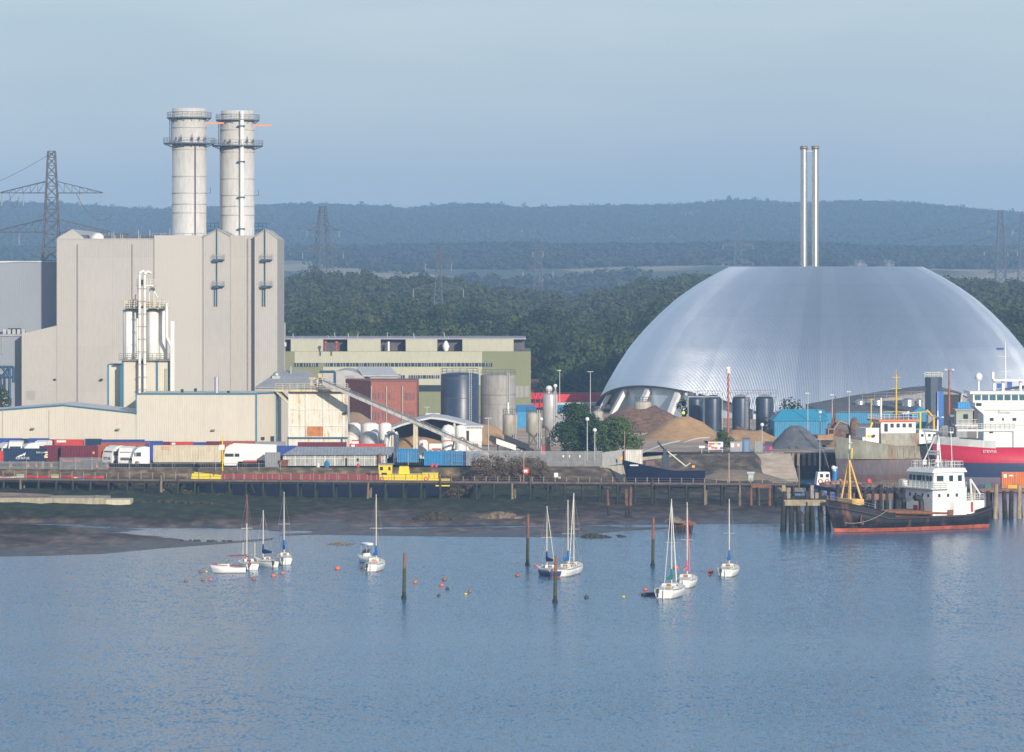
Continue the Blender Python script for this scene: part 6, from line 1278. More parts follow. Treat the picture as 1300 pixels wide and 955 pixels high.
for px, nm, c, lb, s in ((414, 'blue_drum', (.02,.15,.42), 'blue tarp heap in front of the metal shed', .9), (454, 'red_drum', (.55,.05,.08), 'red drum in front of the metal shed', .5), (403, 'white_drum', (.7,.68,.62), 'white sack in front of the metal shed', .6), (548, 'red_drum', (.5,.04,.05), 'red drum in front of the long sky blue container', .55), (553.5, 'red_drum', (.5,.04,.05), 'second red drum against the sky blue container', .5)):
    m = MB(); zb = 5.0; x = X(px,707); m.lathe([(s*.5,zb),(s*.55,zb+s*.6),(s*.35,zb+s*1.2),(0,zb+s*1.35)], x, 709.5, 9, False); solo(m, nm, M(nm+'_p', c, .6), lb, 'drum', (x,709.5,zb))
# fences
def fence(name, label, pts, h, mat, pale=.16, w=.035, postw=.06, step=2.8, rails=(.3,.85)):
    x0, y0 = pts[0][:2]; t = T(name, label, 'fence', (x0, y0, 5)); m = MB(); mp_ = MB()
    for (xa, ya, za), (xb, yb, zb_) in zip([(p[0],p[1],p[2] if len(p) > 2 else 5) for p in pts][:-1], [(p[0],p[1],p[2] if len(p) > 2 else 5) for p in pts][1:]):
        L_ = math.hypot(xb-xa, yb-ya); n_ = int(L_/pale)
        for k in range(n_): f_ = k/n_; x = xa+(xb-xa)*f_; y = ya+(yb-ya)*f_; z = za+(zb_-za)*f_; m.box(x-w, x+w, y-.01, y+.01, z, z+h)
        for r_ in rails: m.tube((xa,ya+.03,za+h*r_),(xb,yb+.03,zb_+h*r_),.03,.03,4)
        n_ = max(1, int(L_/step))
        for k in range(n_+1): f_ = k/n_; x = xa+(xb-xa)*f_; y = ya+(yb-ya)*f_; z = za+(zb_-za)*f_; mp_.box(x-postw, x+postw, y+.05, y+.15, z-.2, z+h+.05)
    part(m, 'pales', mat, t); part(mp_, 'posts', mat, t); return t
FG = M('fence_grey', (.33,.335,.34), .6, .3, var=.2, vs=1.0)
fence('palisade_fence', 'low grey fence in front of the navy container', [(X(-30,706.5),706.5,4.75),(X(76,706.5),706.5,4.75)], 1.4, FG, .15, .03)
fence('palisade_fence', 'taller grey fence in front of the maroon containers', [(X(76,706),706,4.75),(X(137,706),706,4.75)], 2.1, FG, .15, .035)
fence('mesh_fence', 'thin mesh fence along the lorry park in front of the white cabs', [(X(137,706),706,4.75),(X(356,706),706,4.75)], 1.2, FG, .3, .012, .035, 3.4)
fence('palisade_fence', 'tall grey palisade fence above the brown retaining wall', [(X(592,715),715),(X(700,711),711),(X(764,711),711)], 2.75, FG, .15, .045)
fence('palisade_fence', 'grey palisade fence running back past the green trees', [(X(764,711),711),(X(792,724),724)], 2.5, FG, .15, .04)
fence('mesh_fence', 'mesh fence behind the brown scrub near the screener', [(X(500,718),718),(X(592,715),715)], 2.4, FG, .35, .012, .05, 2.5)
t = T('wall_signs', 'small white notices on the tall palisade fence', 'sign', (X(717,711),711,6)); 
for px in (715, 723, 736):
    m = MB(); m.pbox(px-.9, px+.9, 578, 581, 710.85, .04); part(m, 'notice', WHITE, t)
# yellow davit mast
t = T('yellow_mast', 'thin yellow mast with a lamp standing on the red deck of the long barge', 'mast', (X(282.5,694),694,3.2)); x = X(282.5,694); m = MB(); m.tube((x,694,3.2),(x,694,Z(556,694)),.12,.09,8); part(m, 'pole', YEL, t); m = MB(); m.tube((x,694,3.0),(x,694,Z(598,694)),.28,.22,8); part(m, 'foot', M('barge_red', (.26,.035,.04), .6, var=.2, vs=.6, grime=.3), t); m = MB(); m.bx(x-.1,693.9,Z(568,694),.9,.3,.9); part(m, 'lamp_panel', WHITE, t); m = MB(); m.tube((x,694,Z(556,694)),(x,694,Z(554,694)),.1,.04,6); part(m, 'tip', M('amber'), t)

# ------------------------------------------------ jetty
WOOD = M('wet_timber', (.075,.052,.04), .9, var=.4, vs=1.3, band=((2.6,(.035,.038,.026)),(1.5,(.022,.03,.018)))); WOODL = M('weathered_timber', (.22,.175,.12), .9, var=.3, vs=1.5, grime=.4); WOODD = M('tarred_timber', (.02,.016,.018), .85, var=.4, vs=1)
def jY(px): return 682-18*px/1000.
je = T('jetty', 'long dark timber jetty on piles across the mudflat', 'jetty', (X(500,673),673,1.5)); N_ = 26; m = MB(); rings = []
for k in range(N_+1):
    px = -30+1060*k/N_; y = jY(px); x = X(px,y); rings.append([(x,y-.2,3.75),(x,y+3.2,3.75),(x,y+3.2,4.35),(x,y-.2,4.35)])
m.loft(rings); part(m, 'deck', WOODD, je)
m = MB(); m.loft([[(x_,y_-.14,z_) for (x_,y_,z_) in ((r[0][0],r[0][1],4.1),(r[0][0],r[0][1]+.1,4.1),(r[0][0],r[0][1]+.1,4.45),(r[0][0],r[0][1],4.45))] for r in rings]); part(m, 'edge_beam', M('edge_timber', (.13,.10,.09), .9, var=.3, vs=.8), je)
rj = random.Random(11); px = 5
k = 0
while px < 1020:
    y = jY(px); x = X(px,y); zb = float(mud_h(np.array([x]), np.array([y]))[0])-.6; m = MB(); tall = rj.random() < .12; lean = rj.uniform(-.12,.12)
    m.tube((x+lean,y-.45,zb),(x,y-.45,4.2+(.9 if tall else -.1)),rj.uniform(.2,.28),.18,8)
    if rj.random() < .6: m.tube((x+rj.uniform(.3,.6),y+1.6,zb),(x+.4,y+1.6,3.8),.2,.17,6)
    m.tube((x+.1,y+3,zb),(x,y+3,3.9),.2,.17,6)
    part(m, 'pile', WOODL if rj.random() < .18 else WOOD, je); px += 22.2+rj.uniform(-1.5,1.5); k += 1
for k in range(70):
    m = MB(); px = 4+k*14.6; y = jY(px); x = X(px,y); h = 1.25 if px < 560 else .9; m.box(x-.07,x+.07,y-.1,y+.04,4.3,4.35+h*rj.uniform(.85,1.1)); part(m, 'rail_post', M('pale_post', (.24,.20,.15), .8, var=.3, vs=2), je)
m = MB()
for k in range(69):
    px = 4+k*14.6; y = jY(px); y2 = jY(px+14.6); h = 1.1 if px < 560 else .8; m.tube((X(px,y),y-.05,4.35+h),(X(px+14.6,y2),y2-.05,4.35+h),.03,.03,4); m.tube((X(px,y),y-.05,4.35+h*.5),(X(px+14.6,y2),y2-.05,4.35+h*.5),.03,.03,4)
part(m, 'rails', M('rail_wire', (.17,.15,.13), .7), je)
for px, dx_ in ((690, 9), (705, -8), (318, 5)):
    y = jY(px); m = MB(); m.tube((X(px,y),y,3.9),(X(px+dx_,y),y,2.2),.14,.14,6); part(m, 'brace', WOOD, je)
m = MB(); m.box(X(-40,687),X(150,687),686.6,687.2,.5,4.0); solo(m, 'dark_backing', WOODD, 'dark sheet added for the darkness under the left end of the jetty', 'wall', (X(60,687),687,1))  # added dark sheet, stands in for the darkness under the jetty
# little hut things on the jetty
y = jY(706); t = T('jetty_box', 'small white control box on the jetty near the brown wall', 'box', (X(706,y),y+1,4.35)); m = MB(); m.pbox(703.5, 708.5, 600.5, 606.5, y+.8, .7); part(m, 'body', WHITE, t); m = MB(); m.pbox(709, 712, 605.5, 607.5, y+.8, .6); part(m, 'base', WHITE_R, t)
y = jY(953); t = T('jetty_kiosk', 'small pale green kiosk on the right part of the jetty', 'kiosk', (X(953,y),y+1,4.35)); m = MB(); m.pbox(950, 956.5, 601.5, 611.5, y+.9, 1.2); part(m, 'body', M('kiosk_green', (.45,.52,.48), .6, grime=.3), t); m = MB(); m.pbox(948.5, 958, 599.5, 601.5, y+.6, 1.7); part(m, 'roof', M('kiosk_roof', (.5,.54,.53), .6), t)
m = MB(); y = jY(953)-.5; m.box(X(953,y),X(979,y),y-.3,y+.1,3.7,4.2); 
for px in (953.5, 963, 977): m.tube((X(px,y),y,0),(X(px,y),y,4.1),.26,.2,8)
solo(m, 'rusty_fender', RUSTM, 'rusty red fender frame on the jetty below the pale kiosk', 'fender', (X(966,y),y,1))
for px, yt, Y_, lb in ((1014.5, 583, 640, 'tall pale pole rising from the timber dolphin'), (925.5, 575, 668, 'thin reddish pole standing on the right part of the jetty')):
    m = MB(); zb = 4.6 if px > 1000 else 4.0; m.tube((X(px,Y_),Y_,zb),(X(px,Y_),Y_,Z(yt,Y_)),.1,.08,6); solo(m, 'pole', M('pole_pink') if px < 1000 else WOODL, lb, 'pole', (X(px,Y_),Y_,zb))
# ruined dolphin on the mud
t = T('ruined_pile_frame', 'rotten reddish pile frame standing on the mud below the jetty', 'pile frame', (X(786,640),640,.8)); rw = M('rotten_red_timber', (.15,.07,.045), .9, var=.5, vs=2, band=((1.3,(.03,.022,.018)),)); 
for a, b_, y1, y2, r in ((774, 771, 668, 622, .26), (796, 795, 668, 622, .3), (800, 801, 668, 618, .26)):
    m = MB(); m.tube((X(a,640),640,Z(y1,640)),(X(b_,640),641,Z(y2,640)),r*1.25,r*.8,8); part(m, 'pile', rw, t)
m = MB(); m.box(X(771,640),X(803,640),639.5,640.6,Z(667,640),Z(658,640)); part(m, 'bottom_beam', M('black_timber', (.02,.017,.016), .9, var=.4, vs=2), t)
# navigation posts
for px, yt, yb, lb in ((513.7, 702, 760, 'upright weedy post standing in the water in the middle'), (670.5, 653, 718, 'tall thin post left of the navy hulled yacht'), (705.5, 706, 765, 'nearest post, overlapping the bow of the navy hulled yacht'), (829.5, 657, 719, 'tall thin post left of the pink masted yacht')):
    Y_ = YG(yb); t = T('mooring_post', lb, 'post', (X(px,Y_),Y_,0), None, 'posts standing in the water'); m = MB(); m.tube((X(px,Y_)-.1,Y_,-1),(X(px,Y_),Y_,Z(yt,Y_)),.24,.17,10); part(m, 'pole', M('post_rust_weed', (.23,.10,.065), .85, var=.3, vs=2, band=((3.6,(.05,.06,.025)),(.8,(.03,.03,.018)))), t)
    m = MB(); m.tube((X(px,Y_)-.1,Y_,-.3),(X(px,Y_)-.09,Y_,.35),.36,.3,10); part(m, 'weed_collar', M('weed_dark', (.018,.02,.012), .9), t)
# concrete slipway and mud debris
t = T('slipway', 'pale concrete slipway wall at the left on the mud', 'slipway', (X(80,650),650,0)); 
m = MB(); Y_ = 650; m.box(X(-30,Y_), X(134,Y_), Y_, Y_+8, -.5, Z(632.5,Y_)); part(m, 'wall', M('old_concrete', (.40,.35,.26), .9, var=.2, vs=.4, grime=.45, band=((1.75,(.16,.15,.09)),(1.5,(.06,.075,.02)))), t); m = MB(); m.box(X(134,Y_), X(165.5,Y_), Y_-.1, Y_+5, -.5, Z(634.5,Y_)); part(m, 'end_block', M('new_concrete', (.56,.50,.36), .85, var=.1, vs=.4, grime=.2, band=((1.65,(.14,.15,.04)),)), t)
m = MB(); m.loft([[(X(-30,Y_),Y_+3,Z(632,Y_)),(X(60,Y_),Y_+3,Z(632,Y_)),(X(60,Y_),Y_+9,Z(632,Y_)),(X(-30,Y_),Y_+9,Z(632,Y_))],[(X(-30,Y_),Y_+5,Z(627,Y_)),(X(40,Y_),Y_+5,Z(629.5,Y_)),(X(40,Y_),Y_+7,Z(629.5,Y_)),(X(-30,Y_),Y_+7,Z(627,Y_))]]); part(m, 'rubble_bank', M('pinkish_gravel', (.26,.19,.15), .95, var=.3, vs=1.5, bump=.8), t)
m = MB(); m.pbox(121, 124.5, 629, 634, 652, .5); m.pbox(116.5,121,630.5,634,653,.6); part(m, 'stump', WOODL, t)
def rubble(name, label, p0, p1, Y_, n_, s, mat, seed, cat='rocks', z0_=None, hmax=1.0):
    r = random.Random(seed); m = MB(); x0, x1 = X(p0,Y_), X(p1,Y_)
    for k in range(n_):
        x = r.uniform(x0,x1); y = Y_+r.uniform(-1.5,1.5); z = float(mud_h(np.array([x]), np.array([y]))[0]) if z0_ is None else z0_; a = r.uniform(.4,1)*s; e = math.sin(PI*(x-x0)/(x1-x0))
        vs = [(x+math.cos(2*PI*j/7)*a*r.uniform(.7,1.3)*q, y+math.sin(2*PI*j/7)*a*q, z+zz_+(r.uniform(-.06,.06)*s)) for q, zz_ in ((1.1,-.15),(1,hmax*a*.4*e+.1),(.5,hmax*a*.8*e+.12)) for j in range(7)]
        m.add(vs, [(i*7+j, i*7+(j+1)%7, (i+1)*7+(j+1)%7, (i+1)*7+j) for i in (0,1) for j in range(7)]+[tuple(range(14,21))])
    return solo(m, name, mat, label, cat, ((x0+x1)/2, Y_, 0))
RK = M('weedy_rock', (.045,.04,.022), .9, var=.5, vs=2, bump=.6); RKT = M('tan_rock', (.19,.14,.09), .9, var=.5, vs=2, bump=.6)
rubble('rock_ledge', 'dark weedy rock ledge on the mud left of centre', 528, 584, 630, 60, 1.3, RK, 1); rubble('rock_ledge', 'tan rock ledge on the mud right of the dark one', 610, 660, 632, 45, 1.1, RKT, 2); rubble('rock_bar', 'low weedy rock bar breaking the water behind the two white yachts', 736, 775, 594, 40, .6, RK, 3, z0_=-.05); rubble('rock_bar', 'tiny weedy rock in the water right of the rock bar', 785, 791, 596, 5, .5, RK, 4, z0_=-.05); rubble('rock_bar', 'small brown rock bar in the water above the middle yacht', 417, 449, 578, 26, .5, RKT, 5, z0_=-.1, hmax=.7)
rubble('rock_ledge', 'scattered dark weedy stones below the left part of the jetty', 155, 285, 655, 60, .5, RK, 6); rubble('stone_scatter', 'dark stones on the shingle at the end of the left mud tongue', 230, 300, 585, 24, .35, RK, 7)
t = T('wreck', 'low rusty wreck of a barge lying at the water edge right of centre', 'wreck', (X(862,610),610,0)); m = MB(); Y_ = 606
m.loft([[(X(a,Y_),Y_+dy,Z(p,Y_)) for a, p in ((a0,675.5),(a1,675.5),(a1+1,q1),(a0-1,q0))] for dy, a0, a1, q0, q1 in ((0,849,879,667,668),(3.5,850,878,663,666))]); part(m, 'hull', M('wreck_rust', (.11,.05,.032), .95, var=.6, vs=1.6, bump=1., band=((.9,(.028,.02,.016)),)), t)
rubble('wreck_cargo', 'pale heap of stones lying on top of the rusty wreck', 850, 864, 607.5, 12, .9, RKT, 9, z0_=1.5); rubble('wreck_cargo', 'red brown lump on the right end of the rusty wreck', 869, 878, 607.5, 8, .7, RUSTM, 10, z0_=1.2)
# red small boats drawn up on the left bank
def skiff(label, px, Y_, L_, rz, zb, col):
    t = T('red_skiff', label, 'rowing boat', (X(px,Y_),Y_,zb), rz, 'red boats and gear on the left bank'); m = MB(); rings = []
    for k in range(9):
        u = k/8; x = (u-.5)*L_; w_ = .75*math.sin(PI*(.12+.80*u))**.7*(1 if u < .9 else .5); sh = .62+.25*abs(u-.5)**2*4
        rings.append([(x,-w_,sh),(x,-w_*.75,.2),(x,0,.0),(x,w_*.75,.2),(x,w_,sh),(x,w_*.85,sh),(x,0,.18),(x,-w_*.85,sh)])
    m.loft(rings); part(m, 'hull', col, t); m = MB(); m.box(-.2,.1,-.62,.62,.45,.5); m.box(.9,1.2,-.55,.55,.45,.5); part(m, 'thwart', WOODL, t); return t
RS = M('skiff_red', (.60,.03,.05), .5); RS2 = M('skiff_darkred', (.38,.025,.04), .5)
for px, Y_, L_, a, c, lb in ((8, 690, 4.4, 3, WHITE, 'white hull upturned at the far left of the bank'), (16, 693, 6.5, 2, RS2, 'long dull red boat behind the white hull'), (38, 692, 3.2, -6, RS, 'bright red boat left of its longer neighbour'), (51, 691.5, 4.6, 4, RS, 'bright red boat in the middle of the left bank'), (70, 694, 6.0, 0, RS2, 'long dark red boat behind the pale crate'), (86, 691, 2.6, 8, RS2, 'short dark red boat with white patches'), (115, 691, 4.6, -4, RS, 'bright red boat at the right end of the row')):
    skiff(lb, px, Y_, L_, R(a), 3.55, c)
for px, Y_, c, lb in ((70, 689, (.38,.36,.19), 'olive crate among the red boats'), (96, 688.5, (.85,.42,.04), 'small orange float on the left bank'), (101, 688.5, (.05,.2,.5), 'small blue float on the left bank'), (26, 690, (.4,.38,.33), 'pale crate left of the red boats')):
    m = MB(); s = 1.0 if 'crate' in lb else .45; m.bx(X(px,Y_),Y_,4.0+s*.3,s*1.3,s,s*.8); solo(m, 'crate' if 'crate' in lb else 'float', M('c%d' % px, c, .6, var=.2), lb, 'crate' if 'crate' in lb else 'float', (X(px,Y_),Y_,4.0))
for px, py in ((36, 593), (46, 592), (54, 593), (65, 592.5), (123, 591), (14, 594), (137, 592)):
    Y_ = 707.5; t = T('orange_cone', 'orange traffic cone along the fence at the left', 'traffic cone', (X(px,Y_),Y_,5), None, 'orange cones by the fence'); x = X(px,Y_); m = MB(); m.lathe([(.26,5.05),(.06,5.8),(0,5.82)], x, Y_, 10); part(m, 'cone', ORANGE, t); m = MB(); m.bx(x,Y_,5.03,.6,.6,.05); part(m, 'foot', M('tyre'), t)
# ------------------------------------------------ hull builder (bow towards +X)
def hull_rings(L_, B, sheer, draft=1.0, stern=.75, flare=.0, n_=22, fine=2.2, midw=.97, bow_rake=.10, wl=.82):
    rings = []
    for k in range(n_+1):
        u = k/n_; x = (u-.5)*L_
        if u < .35: w_ = stern+(1-stern)*math.sin(u/.35*PI/2)
        elif u < .62: w_ = 1
        else: w_ = max(.015, 1-((u-.62)/.38)**fine)
        hb = B/2*w_; s = sheer(u); wlf = wl*(1-.45*max(0,(u-.6)/.4)) if flare else wl
        xr = bow_rake*L_*max(0,(u-.72)/.28)**1.5                # raked stem: lower points sit further aft
        P = [(x, hb, s), (x-xr*.35, hb*(1-(1-wlf)*.35), s*.55), (x-xr*.75, hb*wlf, 0.12), (x-xr, hb*wlf*.7, -draft*.7), (x-xr, 0, -draft)]
        rings.append(P+[(a, -b_, c) for a, b_, c in P[:-1][::-1]])
    return rings
def deck_mb(rings, drop=.0, inset=.96):
    m = MB(); vs = []
    for r in rings: (x, y, z) = r[0]; vs += [(x, y*inset, z-drop), (x, -y*inset, z-drop)]
    m.add(vs, [(2*i, 2*i+1, 2*i+3, 2*i+2) for i in range(len(rings)-1)]); return m
def rect(m, x0, x1, y, z0_, z1_, t=.03): return m.box(x0, x1, y-t, y+t, z0_, z1_)
# ------------------------------------------------ black dredger
bd = T('black_dredger', 'black hulled dredger with white wheelhouse moored at the timber pier', 'ship', (59.6, 612.0, 0), R(180+30))
BK = M('hull_black', (.012,.013,.018), .6, spec=.3, var=.4, vs=.7, streak=((.20,.09,.05), .9, .7, .55), band=((.62,(.50,.13,.07)),(.05,(.04,.05,.02))), grime=.1)
sh = lambda u: 2.15+2.0*max(0,(u-.70)/.30)**.8*(1 if u > .7 else 0)+.9*max(0,(.16-u)/.16)
rg = hull_rings(28.4, 8.2, sh, 1.2, .8, 1, 26, 2.4, bow_rake=.07); m = MB(); m.loft(rg, True, True, True); 
m.f = m.f; part(m, 'hull', BK, bd)
RD_ = M('deck_rust', (.17,.075,.045), .9, var=.45, vs=1.2, bump=.5)
m = deck_mb(rg, -.03); part(m, 'deck', RD_, bd)
m = MB(); 
for s in (1, -1):
    pts = [(r[0][0], r[0][1]*s, r[0][2]) for r in rg[17:]]
    for a, b_ in zip(pts[:-1], pts[1:]): m.add([a, b_, (b_[0],b_[1],b_[2]+.75), (a[0],a[1],a[2]+.75)], [(0,1,2,3)]); m.tube((a[0],a[1],a[2]+.75),(b_[0],b_[1],b_[2]+.75),.07,.07,4)
    pts = [(r[0][0], r[0][1]*s, r[0][2]) for r in rg[:4]]
    for a, b_ in zip(pts[:-1], pts[1:]): m.add([a, b_, (b_[0],b_[1],b_[2]+.5), (a[0],a[1],a[2]+.5)], [(0,1,2,3)])
    part(m, 'bulwark', BK, bd); m = MB()
m = MB()
for s in (1, -1):
    pts = [(r[0][0], r[0][1]*s+.06*s, r[0][2]-.12) for r in rg]
    for a, b_ in zip(pts[:-1], pts[1:]): m.tube(a, b_, .11, .11, 5)
part(m, 'rubbing_strake', M('strake_dark', (.05,.045,.045), .7), bd)
# rust stains and draught patches on the side facing us (starboard = -Y local -> faces camera after the turn? both sides given)
m = MB(); m.loft([[(-4,-2.6,2.2),(-4,2.6,2.2),(-4,2.6,2.9),(-4,-2.6,2.9)],[(5.8,-2.6,2.2),(5.8,2.6,2.2),(5.8,2.6,2.9),(5.8,-2.6,2.9)]]); part(m, 'hopper_coaming', RD_, bd)
m = MB(); m.box(-3.2, 5.0, -2.65, 2.65, 2.92, 3.0); part(m, 'hopper_edge', M('rust_bright', (.30,.13,.07), .9, var=.4, vs=2), bd)
m = MB(); m.tube((-6, 3.3, 2.5), (6, 3.3, 3.0), .28, .28, 8); m.bx(-6.2,3.3,2.6,1,.8,.9); part(m, 'suction_pipe', RUSTM, bd)
m = MB(); m.box(-3, .5, 3.62, 3.68, 1.55, 2.05); part(m, 'green_panel', M('dull_green', (.03,.16,.08), .6, var=.3), bd)
# house
WH2 = M('ship_white', (.80,.79,.755), .4, var=.03, grime=.10, streak=((.5,.36,.22), 1.2, .45, .60))
m = MB(); m.box(-11.6, -5.4, -3.5, 3.5, 2.2, 6.3); hs = part(m, 'deckhouse', WH2, bd)
m = MB(); m.loft([[(-11.6,-3.2,6.3),(-5.7,-3.2,6.3),(-5.7,3.2,6.3),(-11.6,3.2,6.3)],[(-11.4,-3.1,8.7),(-5.9,-3.1,8.7),(-5.9,3.1,8.7),(-11.4,3.1,8.7)]]); wh_ = part(m, 'wheelhouse', WH2, bd)
m = MB(); m.loft([[(-11.8,-3.4,8.72),(-5.4,-3.4,8.72),(-5.4,3.4,8.72),(-11.8,3.4,8.72)],[(-11.5,-3.2,9.35),(-5.9,-3.2,9.35),(-5.9,3.2,9.35),(-11.5,3.2,9.35)]]); part(m, 'wheelhouse_roof', WH2, bd)
for y0, w_ in ((-2.7,.5), (-1.8,.5), (-.5,1.1), (.7,.5), (1.7,.5), (2.55,.5)):
    m = MB(); m.box(-5.8+.02, -5.72+.04, y0-w_/2, y0+w_/2, 7.35, 8.25); part(m, 'window', GLASS, wh_)
for x0, w_ in ((-7.0, 1.2), (-9.0, .7), (-10.6, .7)):
    for s in (1, -1):
        m = MB(); m.box(x0-w_/2, x0+w_/2, s*3.17-.03, s*3.17+.03, 7.35, 8.25); part(m, 'window', GLASS, wh_)
for y0 in (-2.4, -.9, .9, 2.4):
    m = MB(); m.box(-5.42, -5.37, y0-.2, y0+.2, 5.0, 5.5); part(m, 'porthole', GLASS, hs)
for x0 in (-6.6, -8.2, -9.8):
    for s in (1, -1):
        m = MB(); m.box(x0-.2, x0+.2, s*3.5-.03, s*3.5+.03, 5.0, 5.5); part(m, 'porthole', GLASS, hs)
m = MB(); m.box(-9.3,-8.5,3.48,3.54,2.4,4.3); part(m, 'door', M('door_ship', (.55,.55,.52), .5), hs)
m = MB(); m.box(-8.0,-4.6,-4.3,4.3,6.25,6.4); part(m, 'bridge_wing', WH2, bd); m = MB(); m.rail([(-4.7,-4.2,6.4),(-4.7,4.2,6.4)],1.05,1,.04,(.33,.66)); m.rail([(-8,4.2,6.4),(-4.7,4.2,6.4)],1.05,1,.04,(.33,.66)); m.rail([(-8,-4.2,6.4),(-4.7,-4.2,6.4)],1.05,1,.04,(.33,.66)); m.box(-5.6,-4.65,-4.3,-3.3,6.5,7.3); part(m, 'wing_railing', WHITE_R, bd)
m = MB(); m.rail([(-11.3,3.0,9.35),(-6.1,3.0,9.35),(-6.1,-3.0,9.35),(-11.3,-3.0,9.35),(-11.3,3.0,9.35)],1.0,.8,.04,(.5,)); part(m, 'roof_railing', WHITE_R, bd)
m = MB(); m.box(-15.0,-11.6,-3.3,3.3,2.3,4.3); part(m, 'after_house', WH2, bd); m = MB(); m.box(-12.9,-12.5,3.32,3.36,2.6,4.1); part(m, 'red_stripe', M('red_paint'), bd)
m = MB(); m.rail([(-15,3.2,4.3),(-11.6,3.2,4.3)],1.0,.8,.04,(.33,.66)); m.rail([(-15,-3.2,4.3),(-15,3.2,4.3)],1.0,.8,.04); part(m, 'after_railing', WHITE_R, bd)
m = MB(); m.box(-13.2,-11.7,-1.3,1.3,4.3,7.0); part(m, 'funnel', WH2, bd); m = MB(); m.box(-12.8,-12.1,1.3,1.34,5.3,6.4); part(m, 'funnel_door', DARK, bd)
m = MB(); m.tube((-13.2,2.6,4.3),(-12.6,3.0,7.6),.2,.14,6); m.tube((-12.6,3.0,7.6),(-14.4,3.1,5.2),.18,.14,6); part(m, 'davit', WH2, bd)
for y0 in (-2.3, 2.3):
    m = MB(); pts = [(-4.2,y0,2.2),(-4.2,y0,4.0),(-4.15,y0,4.5),(-3.9,y0+.0,4.85),(-3.4,y0,5.0),(-3.0,y0,4.9)]
    for i, (a, b_) in enumerate(zip(pts[:-1], pts[1:])): m.tube(a, b_, .42 if i < 3 else .45, .42 if i < 2 else .48, 10)
    part(m, 'vent_cowl', M('vent_black', (.03,.03,.035), .5, var=.3), bd)
m = MB(); m.box(-5.0,-4.6,-.4,.5,2.5,3.7); part(m, 'red_locker', M('red_paint'), bd)
m = MB(); z = 9.4; mx_ = -8.8
m.tube((mx_,0,z),(mx_,0,z+8.6),.2,.1,8); m.tube((mx_,0,z+8.6),(mx_,0,z+11.6),.05,.03,5); part(m, 'mast', WH2, bd)
m = MB(); m.box(mx_-.3,mx_+.3,-3.6,3.6,z+5.3,z+5.55); m.box(mx_-.2,mx_+.2,-1.3,1.3,z+7.6,z+7.75); m.rail([(mx_-.3,-3.6,z+5.55),(mx_-.3,3.6,z+5.55)],.6,.8,.03); part(m, 'crosstree', WH2, bd)
m = MB()
for s in (1,-1): m.tube((mx_,s*.15,z+5.3),(mx_+1.2,s*2.6,z),.11,.11,6); m.tube((mx_,s*3.4,z+5.3),(mx_-.6,s*2.9,z),.07,.07,5)
m.bx(mx_+.7,0,z+2.0,.2,2.6,.25); part(m, 'mast_stay', WH2, bd)
m = MB(); m.bx(mx_+.6,0,z+2.4,.3,2.2,.3); m.sphere(mx_+1.2,1.6,z+1.0,.4); m.bx(mx_+1.5,-1.5,z+.7,.6,.6,.8); part(m, 'radar', WHITE, bd)
for ch in bd.children:
    if ch.name.split('.')[0] in ('deckhouse','wheelhouse','wheelhouse_roof','bridge_wing','wing_railing','roof_railing','after_house','red_stripe','after_railing','funnel','funnel_door','davit','vent_cowl','red_locker','mast','crosstree','mast_stay','radar'):
        ch.location.x = 2.6; ch.scale.x = 1.03
# bow: A-frame derrick, anchor, rails
YB = M('buff_yellow', (.72,.44,.12), .55, var=.15, vs=1.2, streak=((.35,.15,.05), 1.5, .7, .55))
m = MB(); m.box(8.0, 10.2, -1.9, 1.9, 4.1, 5.0); part(m, 'derrick_base', YB, bd)
m = MB(); pk_ = (9.4, 0, 11.0)
for x, y in ((8.3,-1.6),(8.3,1.6),(10.0,-1.2),(10.0,1.2)): m.tube((x,y,5.0),pk_,.17,.14,6)
m.tube((9.4,0,5),(9.4,0,11),.2,.16,6)
for k in range(10): m.tube((9.15,.25,5.4+.55*k),(9.65,.25,5.4+.55*k),.05,.05,4)
part(m, 'derrick', YB, bd)
m = MB(); m.tube(pk_, (9.3,0,14.6), .20, .13, 8); m.box(9.1,9.6,-.35,.35,12.2,12.4); m.box(9.1,9.6,-.35,.35,13.4,13.5); part(m, 'topmast', WHITE_R, bd)
m = MB(); m.bx(9.5,.8,11.9,.2,.2,1.6); part(m, 'yellow_buoy', YEL, bd)
m = MB(); m.rail([(r[0][0]*.99, r[0][1]*.95, r[0][2]+.7) for r in rg[20:]],.7,1.2,.03); part(m, 'bow_railing', STEEL, bd)
for ch in bd.children:
    if ch.name.split('.')[0] in ('derrick_base','derrick','topmast','yellow_buoy'): ch.location.x = .6
for s in (1, -1):
    m = MB(); r = rg[22]; x, y, z = r[0]; m.tube((x,s*(y*.92+.25),2.8),(x+.1,s*(y*.92+.3),1.5),.1,.1,6); m.tube((x-.4,s*(y*.90+.35),1.3),(x+.5,s*(y*.86+.35),1.5),.16,.1,6); m.tube((x-.4,s*(y*.9+.3),1.3),(x-.3,s*(y*.9+.3),2.0),.1,.04,5); part(m, 'anchor', RUSTM, bd)
m = MB(); m.box(rg[21][0][0]-.1, rg[21][0][0]+1.3, rg[21][0][1]*.9+.06, rg[21][0][1]*.9+.12, 3.75, 3.98); 
# mooring rope
def rope(label, p, q, sag, r=.05, mat=None, name='mooring_rope'):
    m = MB(); p = Vector(p); q = Vector(q); pts = []
    for k in range(13): f_ = k/12; v = p+(q-p)*f_; v.z -= 4*sag*f_*(1-f_); pts.append(tuple(v))
    m.path(pts, r, 5); return solo(m, name, mat or M('rope_tan', (.32,.27,.16), .9), label, 'rope' if 'rope' in name else 'cable', tuple(p))
rope('mooring rope from the black bow down to the mud at the left', (49.0, 606.2, 3.6), (X(955,628), 628, .5), 1.6)
rope('short rope looping along the black bow', (50.0, 603.0, 1.6), (56.5, 604.4, 3.4), .7, .05)

